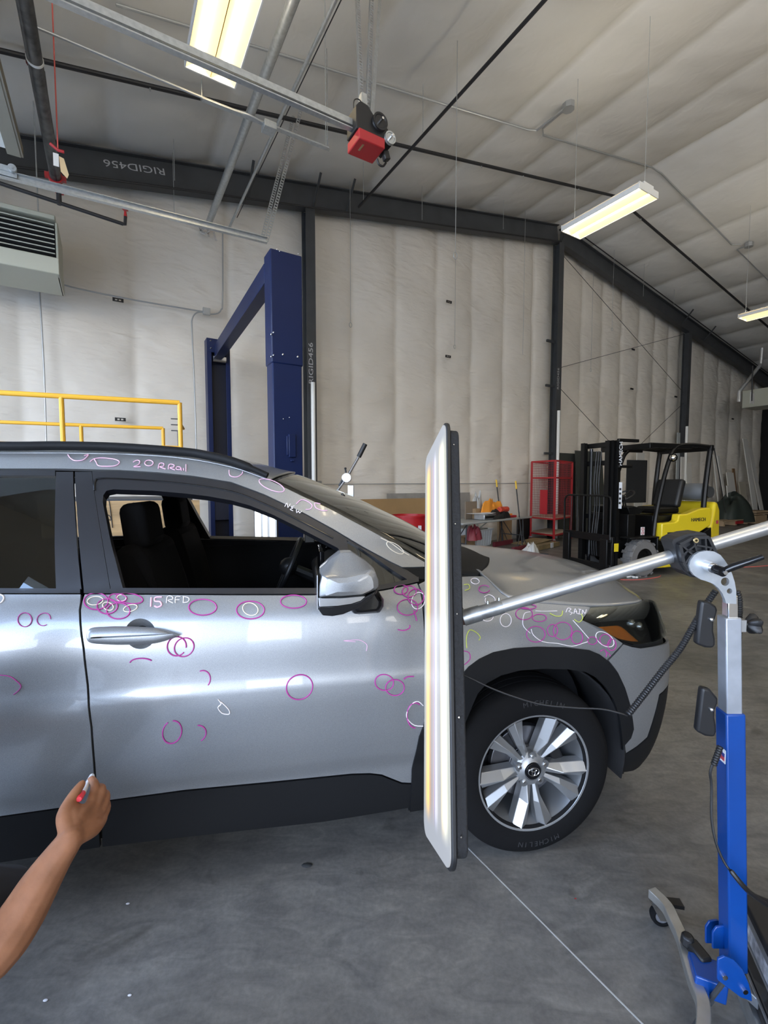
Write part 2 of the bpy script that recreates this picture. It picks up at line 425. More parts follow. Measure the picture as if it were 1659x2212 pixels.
# plan curve: along the flank then round the corner to the nose
PL = [(-3.6, 0.30), (-3.45, 0.16), (-3.2, 0.07), (-2.8, 0.02), (-2.2, 0.0), (-1.2, 0.0), (-0.5, 0.004), (0.0, 0.012), (0.25, 0.022), (0.45, 0.045), (0.60, 0.085),
      (0.70, 0.14), (0.775, 0.225), (0.82, 0.33), (0.86, 0.48), (0.89, 0.66), (0.905, HALF)]
PLS = smoothpath([Vector((a, b, 0)) for a, b in PL], 10)
PU = [0.0]
for i in range(1, len(PLS)): PU.append(PU[-1] + (PLS[i] - PLS[i - 1]).length)
k0 = min(range(len(PLS)), key=lambda i: abs(PLS[i].x + 1.2)); off = PU[k0] + 1.2
PU = [u - off for u in PU]
def plan(u):
    u = min(max(u, PU[0]), PU[-1] - 1e-6)
    lo, hi = 0, len(PU) - 1
    while hi - lo > 1:
        m = (lo + hi) // 2
        if PU[m] <= u: lo = m
        else: hi = m
    t = (u - PU[lo]) / (PU[hi] - PU[lo]); p = PLS[lo].lerp(PLS[hi], t)
    def tg(i): return (PLS[min(i + 1, len(PLS) - 1)] - PLS[max(i - 1, 0)]).normalized()
    d = tg(lo).lerp(tg(hi), t).normalized()
    return p, Vector((-d.y, d.x, 0))       # inward normal
UMAX = PU[-1]
# inward offset against height: door / greenhouse profile and front clip profile
fD = pchip([0.15, 0.25, 0.38, 0.44, 0.50, 0.62, 0.74, 0.785, 0.83, 0.95, 1.03, 1.085, 1.12, 1.18, 1.30, 1.42, 1.50, 1.55, 1.59, 1.63],
           [0.10, 0.055, 0.040, 0.036, 0.018, 0.004, 0.000, 0.002, 0.012, 0.024, 0.042, 0.070, 0.095, 0.125, 0.185, 0.25, 0.30, 0.335, 0.375, 0.44])
fF = pchip([0.15, 0.28, 0.42, 0.55, 0.66, 0.76, 0.80, 0.84, 0.90, 0.95, 1.00, 1.05, 1.10, 1.14],
           [0.12, 0.055, 0.020, 0.004, 0.000, 0.002, 0.010, 0.022, 0.042, 0.064, 0.10, 0.16, 0.26, 0.40])
def sstep(a, b, x):
    t = min(max((x - a) / (b - a), 0), 1); return t * t * (3 - 2 * t)
def S3(u, z):
    p, n = plan(u)
    k = sstep(-0.62, -0.15, u)
    w = fD(z) * (1 - k) + fF(min(z, 1.16)) * k if z < 1.1 else fD(z) * (1 - k) + fF(1.10) * k
    # greenhouse narrows towards the windscreen base
    if z > 1.05: w += sstep(1.05, 1.25, z) * 0.10 * max(0, u + 1.35) ** 2
    return p + n * w
def SW(u, z): p = S3(u, z); return cw(p.x, p.y, z)
def SN(u, z):
    e = 0.004
    a = SW(u + e, z) - SW(u - e, z); b = SW(u, z + e) - SW(u, z - e)
    n = a.cross(b); n.normalize(); return n       # outward
def inv(x, y, u=None, z=None):
    """survey: where on the body surface does this photo point lie"""
    if u is None:
        r = ray(x, y); q = CO + CN * 0.05
        t = (q - CAM).dot(CN) / r.dot(CN); p = CAM + r * t - CO; u = p.dot(CF); z = p.z
        if u > 0.7: u = 0.75
    for _ in range(14):
        X, Y = project(SW(u, z)); e = 1e-3
        X1, Y1 = project(SW(u + e, z)); X2, Y2 = project(SW(u, z + e))
        a, b, c, d = (X1 - X) / e, (X2 - X) / e, (Y1 - Y) / e, (Y2 - Y) / e
        det = a * d - b * c
        if abs(det) < 1e3: break
        du = ((x - X) * d - (y - Y) * b) / det; dz = ((y - Y) * a - (x - X) * c) / det
        du = max(-.15, min(.15, du)); dz = max(-.1, min(.1, dz))
        u += du; z += dz
        if abs(du) + abs(dz) < 1e-6: break
    return (u, z)
def uv(pts): return [inv(*p) if p[0] > -5000 and abs(p[1]) > 5 else p for p in pts]
def paint_material():
    m = bpy.data.materials.new('silver_car_paint'); m.use_nodes = True; nt = m.node_tree; b = nt.nodes['Principled BSDF']
    b.inputs['Metallic'].default_value = 0.62; b.inputs['Roughness'].default_value = 0.36
    b.inputs['Coat Weight'].default_value = 0.55; b.inputs['Coat Roughness'].default_value = 0.02
    t = nt.nodes.new('ShaderNodeTexCoord'); n = nt.nodes.new('ShaderNodeTexNoise'); n.inputs['Scale'].default_value = 900; n.inputs['Detail'].default_value = 1
    nt.links.new(t.outputs['Object'], n.inputs['Vector'])
    r = nt.nodes.new('ShaderNodeValToRGB'); r.color_ramp.elements[0].color = (0.25, 0.262, 0.275, 1); r.color_ramp.elements[1].color = (0.36, 0.372, 0.385, 1)
    r.color_ramp.elements[0].position = 0.35; r.color_ramp.elements[1].position = 0.65
    nt.links.new(n.outputs['Fac'], r.inputs[0]); nt.links.new(r.outputs[0], b.inputs['Base Color'])
    return m
M_paint = paint_material()
M_clad = mat('charcoal_cladding', (0.0075, 0.008, 0.009), 0.6, spec=0.2, bump=0.06, bscale=300)
M_trimb = mat('satin_black_trim', (0.012, 0.0125, 0.016), 0.33, coat=0.25)
M_inner = mat('interior_black', (0.006, 0.006, 0.007), 0.75)
M_seam = mat('panel_gap_black', (0.003, 0.003, 0.003), 0.9)
def glass_material(name, tint, refl=1.0, rough=0.0):
    m = bpy.data.materials.new(name); m.use_nodes = True; nt = m.node_tree; nt.nodes.clear()
    o = nt.nodes.new('ShaderNodeOutputMaterial'); tr = nt.nodes.new('ShaderNodeBsdfTransparent'); gl = nt.nodes.new('ShaderNodeBsdfGlossy')
    fr = nt.nodes.new('ShaderNodeFresnel'); fr.inputs['IOR'].default_value = 1.55; mx = nt.nodes.new('ShaderNodeMixShader')
    mm = nt.nodes.new('ShaderNodeMath'); mm.operation = 'MULTIPLY'; mm.inputs[1].default_value = refl; mm.use_clamp = True
    tr.inputs[0].default_value = (*tint, 1); gl.inputs['Roughness'].default_value = rough; gl.inputs['Color'].default_value = (0.95, 0.97, 0.95, 1)
    nt.links.new(fr.outputs[0], mm.inputs[0]); nt.links.new(mm.outputs[0], mx.inputs[0]); nt.links.new(tr.outputs[0], mx.inputs[1]); nt.links.new(gl.outputs[0], mx.inputs[2])
    nt.links.new(mx.outputs[0], o.inputs[0]); return m
M_glass = glass_material('windscreen_glass', (0.55, 0.62, 0.56), 1.8)
M_tint = glass_material('privacy_glass', (0.10, 0.11, 0.11), 1.5)
M_clear = glass_material('clear_lens', (0.86, 0.88, 0.88), 0.7)

def pip(p, poly):
    x, y = p; c = False; n = len(poly); j = n - 1
    for i in range(n):
        xi, yi = poly[i]; xj, yj = poly[j]
        if (yi > y) != (yj > y) and x < (xj - xi) * (y - yi) / (yj - yi) + xi: c = not c
        j = i
    return c
def densify(poly, st):
    out = []
    for i in range(len(poly)):
        a = poly[i]; b = poly[(i + 1) % len(poly)]; L = math.hypot(b[0] - a[0], b[1] - a[1]); k = max(1, int(L / st + 0.5))
        for j in range(k): out.append((a[0] + (b[0] - a[0]) * j / k, a[1] + (b[1] - a[1]) * j / k))
    return out
def tri_region(poly, holes, st):
    B = [densify(poly, st)] + [densify(h, st * 0.7) for h in holes]; vs = []; es = []
    for l in B:
        o = len(vs); vs += l; es += [(o + i, o + (i + 1) % len(l)) for i in range(len(l))]
    us = [p[0] for p in poly]; zs = [p[1] for p in poly]
    pts = []
    gz = min(zs) + st / 2; row = 0
    bset = vs[:]
    cell = {}
    for p in bset: cell.setdefault((int(p[0] // st), int(p[1] // st)), []).append(p)
    while gz < max(zs):
        gu = min(us) + (st / 2 if row % 2 else 0)
        while gu < max(us):
            if pip((gu, gz), poly) and not any(pip((gu, gz), h) for h in holes):
                cx, cy = int(gu // st), int(gz // st); ok = True
                for i in (-1, 0, 1):
                    for k in (-1, 0, 1):
                        for q in cell.get((cx + i, cy + k), ()):
                            if math.hypot(q[0] - gu, q[1] - gz) < st * 0.55: ok = False
                if ok: pts.append((gu, gz))
            gu += st
        gz += st * 0.9; row += 1
    allv = [Vector(p) for p in vs + pts]
    r = delaunay_2d_cdt(allv, es, [], 0, 1e-6)
    V = [(v.x, v.y) for v in r[0]]; F = []
    for f in r[2]:
        c = (sum(V[i][0] for i in f) / len(f), sum(V[i][1] for i in f) / len(f))
        if pip(c, poly) and not any(pip(c, h) for h in holes): F.append(list(f))
    return V, F
def mirror_pt(p):
    d = p - CO; t = d.dot(CN); return p + CN * (2 * HALF - 2 * t)
def mirror_dir(v): return v - CN * (2 * v.dot(CN))
def panel(name, poly, m, parent, th=0.012, st=0.035, holes=(), lift=0.0, mir=False, inner=None, fn=None, nfn=None):
    """thick curved sheet cut from the body surface by an outline in (u, z)"""
    pf = fn or SW; nf = nfn or SN
    V, F = tri_region(poly, list(holes), st)
    P = []; N = []
    for (u, z) in V:
        p = pf(u, z); n = nf(u, z); P.append(p + n * lift); N.append(n)
    if mir: P = [mirror_pt(p) for p in P]; N = [mirror_dir(n) for n in N]
    FF = []
    for f in F:
        a, b, c = (P[f[0]], P[f[1]], P[f[2]]); g = (b - a).cross(c - a)
        FF.append(f if g.dot(N[f[0]]) > 0 else f[::-1])
    cnt = {}
    for f in FF:
        for i in range(len(f)): cnt[(f[i], f[(i + 1) % len(f)])] = 1
    be = [e for e in cnt if (e[1], e[0]) not in cnt]
    n = len(P); verts = P + [P[i] - N[i] * th for i in range(n)]; norms = N + [-x for x in N]
    faces = FF + [[i + n for i in f[::-1]] for f in FF]; mi = [0] * len(FF) + [1] * len(FF)
    for a, b in be:
        o = len(verts); q = [P[a], P[a] - N[a] * th, P[b] - N[b] * th, P[b]]; verts += q
        g = (q[1] - q[0]).cross(q[2] - q[0]); g = g.normalized() if g.length > 1e-12 else N[a]; norms += [g] * 4
        faces.append([o, o + 1, o + 2, o + 3]); mi.append(0)
    o0 = parent_loc(parent); me = bpy.data.meshes.new(name)
    me.from_pydata([v - o0 for v in verts], [], faces); me.materials.append(m); me.materials.append(inner or m)
    me.polygons.foreach_set('material_index', mi)
    for p_ in me.polygons: p_.use_smooth = True
    me.update(); me.normals_split_custom_set_from_vertices([list(x) for x in norms])
    o = bpy.data.objects.new(name, me); COL.objects.link(o); o.parent = parent; return o
def px(*pts):
    """outline points: photo pixels, or ('u', u, z) already on the body"""
    return [(p[1], p[2]) if len(p) == 3 else inv(*p) for p in pts]

car = thing('car', 'silver crossover SUV with pink and white marker circles over its right side, front window open', 'car', cw(-1.3, HALF, 0))
def both(name, poly, m, **k):
    a = panel(name, poly, m, car, **k); b = panel(name, poly, m, car, mir=True, **{**k, 'st': k.get('st', .035) * 1.5}); return a, b
# --- doors
handle_hole = [inv(303 + 34 * math.cos(a), 1369 + 33 * math.sin(a)) for a in [2 * math.pi * i / 28 for i in range(28)]]
fd = px((183, 1284), (340, 1285), (500, 1286), (690, 1286), (760, 1283), (815, 1278), (860, 1269), (901, 1260), (907, 1275), (913, 1320), (917, 1400), (917, 1500), (914, 1600), (905, 1690),
        (890, 1691), (868, 1690), (845, 1681), (825, 1673), (800, 1670), (760, 1671), (600, 1687), (400, 1706), (222, 1730), (215, 1729), (206, 1650), (200, 1570), (192, 1480), (183, 1400), (176, 1345), (175, 1318), (178, 1300))
door_f, _ = both('front_door', fd, M_paint, st=0.03, holes=[handle_hole], inner=M_inner)
rd = px((174, 1284), (0, 1284), ('u', -2.62, 1.142), ('u', -2.66, 1.05), ('u', -2.50, 0.86), ('u', -2.36, 0.72), ('u', -2.26, 0.50), ('u', -2.22, 0.445), (0, 1763), (120, 1746), (210, 1732),
        (201, 1650), (195, 1570), (187, 1480), (178, 1400), (171, 1345), (170, 1318), (173, 1300))
door_r, _ = both('rear_door', rd, M_paint, st=0.035, inner=M_inner)
# --- front fender, bumper
archo = [(999, 1455), (1012, 1440), (1035, 1423), (1065, 1409), (1110, 1400), (1160, 1397), (1220, 1398), (1270, 1404), (1292, 1413), (1312, 1428), (1332, 1452), (1347, 1484), (1358, 1520), (1364, 1555), (1366, 1573), (1360, 1592), (1346, 1608)]
archo_uv = [inv(*p) for p in archo]
archl = [(-0.505, 0.42), (-0.485, 0.56), (-0.45, 0.66), (-0.40, 0.745)]
fend = px((905, 1262), (925, 1252), (1000, 1246), (1043, 1245), (1052, 1251), (1066, 1266), (1085, 1284), (1103, 1293), (1120, 1299), (1190, 1305), (1262, 1310), (1277, 1312), (1270, 1322), (1256, 1339), (1300, 1358), (1345, 1390), (1312, 1424)) \
    + [p for p in archo_uv[13 - 1::-1] if p[0] < inv(1312, 1424)[0]] + archl[::-1] + px((912, 1640), (919, 1600), (922, 1500), (922, 1400), (918, 1320), (912, 1278))
both('front_fender', fend, M_paint, st=0.03, inner=M_inner)
E_ = UMAX - 0.002
bump = px((1347, 1392), (1365, 1398), (1385, 1401), (1405, 1398)) + [(0.66, 0.80), (0.85, 0.78), (1.05, 0.77), (E_, 0.77), (E_, 0.52), (1.2, 0.52), (1.0, 0.54), (0.86, 0.57), (0.76, 0.60), (0.69, 0.60)] \
    + px((1424, 1500), (1413, 1545), (1398, 1592), (1375, 1612), (1350, 1628), (1347, 1609), (1361, 1593), (1368, 1573), (1366, 1553), (1359, 1518), (1348, 1482), (1333, 1450), (1315, 1427))
both('front_bumper', bump, M_paint, st=0.03, inner=M_inner)
lowb = px((1349, 1631), (1376, 1615), (1400, 1594), (1415, 1546), (1426, 1502)) + [(0.70, 0.595), (0.77, 0.595), (0.87, 0.565), (1.01, 0.535), (1.2, 0.515), (E_, 0.515), (E_, 0.20), (0.75, 0.20), (0.60, 0.205)] + px((1345, 1668), (1346, 1650))
both('bumper_valance', lowb, M_clad, st=0.03)
grille = [(0.80, 0.955), (0.95, 0.93), (E_, 0.92), (E_, 0.775), (1.05, 0.775), (0.88, 0.79), (0.80, 0.82)]
both('grille', grille, M_gloss, st=0.04, lift=-0.01)
# --- quarter panel and rear (outside the frame)
qp = [(-2.665, 1.142), (-3.55, 1.14), (-3.57, 0.45), (-3.1, 0.40), (-3.06, 0.56), (-2.98, 0.70), (-2.84, 0.82), (-2.64, 0.865), (-2.52, 0.855), (-2.68, 1.05)]
both('quarter_panel', qp, M_paint, st=0.05, inner=M_inner)
ra = [(-2.64 + 0.455 * math.cos(a), 0.40 + 0.455 * math.sin(a)) for a in [math.pi * i / 16 for i in range(17)]] + [(-2.64 + 0.385 * math.cos(a), 0.38 + 0.385 * math.sin(a)) for a in [math.pi * (16 - i) / 16 for i in range(17)]]
both('wheel_arch_trim', ra, M_clad, st=0.05, lift=0.008)
# --- lower cladding
sf = px((222, 1733), (400, 1709), (600, 1690), (760, 1674), (800, 1673), (824, 1676), (844, 1684), (868, 1693), (896, 1694), (893, 1742), (700, 1774), (400, 1807), (222, 1828))
both('sill_cladding', sf, M_clad, st=0.03, lift=0.002)
sr = px((213, 1735), (120, 1749), (0, 1766), ('u', -2.22, 0.44), ('u', -2.24, 0.25), (0, 1862), (216, 1829))
both('sill_cladding', sr, M_clad, st=0.03, lift=0.002)
sf2 = [(-0.462, 0.42), (-0.50, 0.41), (-0.51, 0.24)] + px((897, 1742), (900, 1696), (906, 1694))
both('sill_cladding', sf2, M_clad, st=0.03, lift=0.002)
archi = [inv(*p) for p in [(1019, 1522), (1030, 1497), (1050, 1474), (1080, 1458), (1120, 1448), (1170, 1444), (1225, 1445), (1262, 1450), (1285, 1462), (1305, 1482), (1322, 1508), (1335, 1545), (1341, 1590), (1343, 1640), (1340, 1668)]]
arch = archl + archo_uv + px((1350, 1630), (1346, 1650), (1344, 1668)) + archi[::-1] + [(-0.37, 0.45), (-0.385, 0.24), (-0.505, 0.24)]
both('wheel_arch_trim', arch, M_clad, st=0.025, lift=0.008)
# --- dark body shell behind the panel gaps
shell = [(-3.5, 1.12), (-0.45, 1.07), (-0.15, 1.0), (0.5, 0.93), (0.78, 0.86), (E_, 0.86), (E_, 0.25), (0.62, 0.25), (0.46, 0.42)] + [(0.43 * math.cos(a), 0.40 + 0.43 * math.sin(a)) for a in [math.pi * i / 14 for i in range(15)]] \
    + [(-0.47, 0.28), (-2.16, 0.28)] + [(-2.64 + 0.43 * math.cos(a), 0.40 + 0.43 * math.sin(a)) for a in [math.pi * i / 14 for i in range(15)]] + [(-3.1, 0.28), (-3.5, 0.28)]
both('body_shell', shell, M_seam, st=0.07, lift=-0.022, th=0.01)
# --- belt moulding
both('belt_moulding', px((182, 1272), (500, 1274), (690, 1275), (760, 1272), (815, 1266), (860, 1257), (903, 1247), (904, 1257), (860, 1267), (815, 1276), (760, 1281), (690, 1284), (500, 1284), (340, 1283), (182, 1282)), M_trimb, lift=0.004)
both('belt_moulding', px((174, 1272), (0, 1271), ('u', -2.62, 1.15), ('u', -2.62, 1.135), (0, 1282), (174, 1282)), M_trimb, lift=0.004)
# --- silver side rail and windscreen pillar
cant_lo = [(0, 1012), (130, 1012), (259, 1015), (340, 1020), (420, 1028), (500, 1041), (570, 1067), (661, 1110), (721, 1143), (781, 1179), (842, 1212), (869, 1225)]
cant_hi = [(917, 1224), (917, 1214), (842, 1169), (781, 1136), (721, 1104), (661, 1076), (620, 1056), (582, 1038), (560, 1030), (527, 1019), (500, 1011), (450, 1000), (397, 991), (330, 985), (259, 981), (130, 979), (0, 979)]
cant = [(-3.2, 1.50), (-2.6, 1.545)] + px(*cant_lo) + px(*cant_hi) + [(-2.6, 1.60), (-3.2, 1.555)]
both('roof_side_rail', cant, M_paint, st=0.03, inner=M_inner)
# --- black window frames
op = px((265, 1270), (252, 1220), (240, 1175), (229, 1120), (222, 1085), (223, 1070), (230, 1060), (245, 1057), (330, 1060), (400, 1066), (450, 1072), (500, 1081), (540, 1092), (590, 1112), (640, 1137), (690, 1163), (730, 1184), (738, 1196), (752, 1270))
vent = px((749, 1167), (775, 1182), (810, 1205), (850, 1233), (882, 1253), (850, 1259), (815, 1265), (768, 1270), (757, 1220))
ff = px((199, 1018), (259, 1018), (340, 1023), (420, 1031), (500, 1044), (570, 1070), (661, 1113), (721, 1146), (781, 1182), (842, 1215), (880, 1232), (903, 1247), (860, 1257), (815, 1266), (760, 1272), (690, 1275), (239, 1273), (225, 1190), (210, 1100))
frame_f, _ = both('window_frame', ff, M_trimb, st=0.03, holes=[op, vent], th=0.035, inner=M_inner)
panel('quarter_window', vent, M_tint, car, th=0.004, st=0.05, lift=-0.012)
panel('quarter_window', vent, M_tint, car, th=0.004, st=0.05, lift=-0.012, mir=True)
both('pillar_trim', px((162, 1019), (198, 1019), (209, 1100), (224, 1190), (238, 1273), (181, 1273), (176, 1225), (171, 1175), (166, 1100)), M_trimb, st=0.03)
rp_ = px((121, 1026), (119, 1100), (118, 1180), (121, 1273), (176, 1273), (171, 1225), (166, 1175), (161, 1100), (158, 1019), (121, 1019))
both('pillar_trim', rp_, M_trimb, st=0.03)
both('window_frame', px((119, 1016), (0, 1016)) + [(-2.7, 1.535), (-2.95, 1.40), (-2.95, 1.15), (-2.55, 1.15), (-2.50, 1.49)] + px((0, 1027), (119, 1027)), M_trimb, st=0.04)
rg = px((119, 1027), (0, 1027)) + [(-2.50, 1.49), (-2.55, 1.15)] + px((0, 1271), (121, 1271), (118, 1180), (119, 1100))
panel('rear_window', rg, M_tint, car, th=0.004, st=0.06, lift=-0.008)
both('roof_side_rail', [(-2.95, 1.15), (-2.96, 1.42), (-2.7, 1.54), (-3.2, 1.50), (-3.5, 1.15)], M_paint, st=0.05, inner=M_inner)
# gloss black sealing strip round the open window, shaped to catch a bright reflection
sp = [SW(*inv(*p)) + SN(*inv(*p)) * 0.002 for p in [(205, 1060), (206, 1040), (222, 1034), (300, 1037), (400, 1046), (500, 1062), (570, 1088), (640, 1121), (720, 1163)]]
MB().tube(smoothpath(sp, 6), 0.0035, 8).build('window_seal', M_gloss, car)
# --- black roof rails
def roofline(fn):
    a = [(-3.1, 1.60), (-2.6, 1.635)] + [inv(*p) for p in [(0, 972), (130, 971), (259, 974), (397, 984), (450, 992), (500, 1003), (545, 1019), (578, 1033)]]
    return [fn(SW(u, z) + SN(u, z) * 0.012 + CZ * 0.004) for u, z in a]
for f_ in (lambda p: p, mirror_pt):
    MB().tube(smoothpath(roofline(f_), 5), [0.018] * 40 + [0.012] * 6, 12).build('roof_rail', M_clad, car)
# --- roof skin
e_side = [(-3.25, 1.54), (-2.6, 1.60)] + [inv(*p) for p in [(0, 978), (259, 980), (397, 989), (500, 1008), (560, 1028), (582, 1036)]]
e_pts = [SW(u, z) for u, z in e_side]
def crown(edge, rise, bow, name, m, th=0.006, nv=16, fwd=None):
    P = smoothpath(edge, 4); n = len(P) - 1
    def fn(i, j):
        k = j * n; a = int(min(k, n - 1)); p = P[a].lerp(P[a + 1], k - a); q = mirror_pt(p); t = i
        h = 1 - (2 * t - 1) ** 2; h2 = 1 - (2 * t - 1) ** 4
        jb = bow(j) if callable(bow) else bow
        return p.lerp(q, t) + CZ * ((rise(j) if callable(rise) else rise) * (0.6 * h + 0.4 * h2)) + CF * (jb * h)
    b = MB(); b.grid(fn, nv, n)
    return b.build(name, m, car, smooth=60, solid=th)
crown(e_pts, lambda j: 0.045, lambda j: 0.10 * max(0, j - 0.6) / 0.4, 'roof', M_paint)
# --- windscreen
ws = [inv(*p) for p in [(584, 1040), (620, 1057), (661, 1077), (721, 1105), (781, 1137), (842, 1170), (917, 1214), (950, 1232)]]
ws_pts = [SW(u, z) for u, z in ws]
crown(ws_pts, lambda j: 0.045 - 0.02 * j, lambda j: 0.10 + 0.16 * j, 'windscreen', M_glass, th=0.004, nv=24)
# --- cowl
cowl = [SW(*inv(950, 1233)), SW(*inv(1000, 1240)), SW(*inv(1030, 1243))]
crown(cowl, lambda j: 0.02, lambda j: 0.26 + 0.0 * j, 'cowl_panel', M_clad, nv=24)
both('cowl_corner', px((871, 1227), (916, 1226), (960, 1236), (1000, 1242), (1040, 1243), (1000, 1246), (925, 1251), (904, 1250)), M_clad, st=0.03, lift=-0.002)
# --- bonnet
he = [inv(*p) for p in [(1045, 1242), (1054, 1248), (1068, 1263), (1087, 1281), (1105, 1290), (1140, 1298), (1190, 1302), (1262, 1307), (1310, 1307), (1345, 1304), (1372, 1300), (1386, 1295)]]
hep = [SW(u, z) for u, z in he]
HC = pchip([0, 0.25, 0.5, 0.75, 0.9, 1.0], [-0.13, 0.14, 0.42, 0.68, 0.81, 0.90])
HZ = pchip([0, 0.25, 0.5, 0.75, 0.9, 1.0], [1.135, 1.125, 1.095, 1.045, 1.00, 0.935])
def bonnet(i, j):
    P = hep_s; n = len(P) - 1; k = j * n; a = int(min(k, n - 1)); e = P[a].lerp(P[a + 1], k - a)
    # resample by arc so stations are even
    c = cw(HC(j), HALF, HZ(j)); t = min(1, 2 * i) if i <= 0.5 else min(1, 2 * (1 - i))
    q = 1 - (1 - t) ** 2.1
    d = e - CO; te = d.dot(CN); se = d.dot(CF); ze = d.z
    qs = 1 - (1 - t) ** 1.7
    s = se + (HC(j) - se) * qs; tt = te + (HALF - te) * t; z = ze + (HZ(j) - ze) * q + 0.012 * math.exp(-((tt - 0.38) / 0.07) ** 2) * math.sin(math.pi * min(1, j + .05))
    p = cw(s, tt, z)
    return p if i <= 0.5 else mirror_pt(p)
_l = smoothpath(hep, 8); _c = [0]
for i in range(1, len(_l)): _c.append(_c[-1] + (_l[i] - _l[i - 1]).length)
hep_s = []
for k in range(41):
    s_ = _c[-1] * k / 40; i = 0
    while i < len(_c) - 2 and _c[i + 1] < s_: i += 1
    hep_s.append(_l[i].lerp(_l[i + 1], (s_ - _c[i]) / (_c[i + 1] - _c[i])))
b = MB(); b.grid(bonnet, 64, 40); b.build('bonnet', M_paint, car, smooth=60, solid=0.012)
# --- tail, floor pan
b = MB(); b.box(cw(-3.5, HALF, 0.75), (0.12, 1.6, 0.9), (CF, CN, CZ)); b.prism([cw(-3.5, 0.3, 1.15), cw(-3.5, 1.52, 1.15), cw(-3.2, 1.4, 1.56), cw(-3.2, 0.42, 1.56)], CF * 0.05)
b.build('tailgate', M_paint, car, bevel=0.03)
b = MB(); b.box(cw(-1.5, HALF, 0.30), (3.0, 1.5, 0.12), (CF, CN, CZ)); b.box(cw(0.35, HALF, 0.45), (0.75, 1.0, 0.5), (CF, CN, CZ)); b.build('floor_pan', M_inner, car)
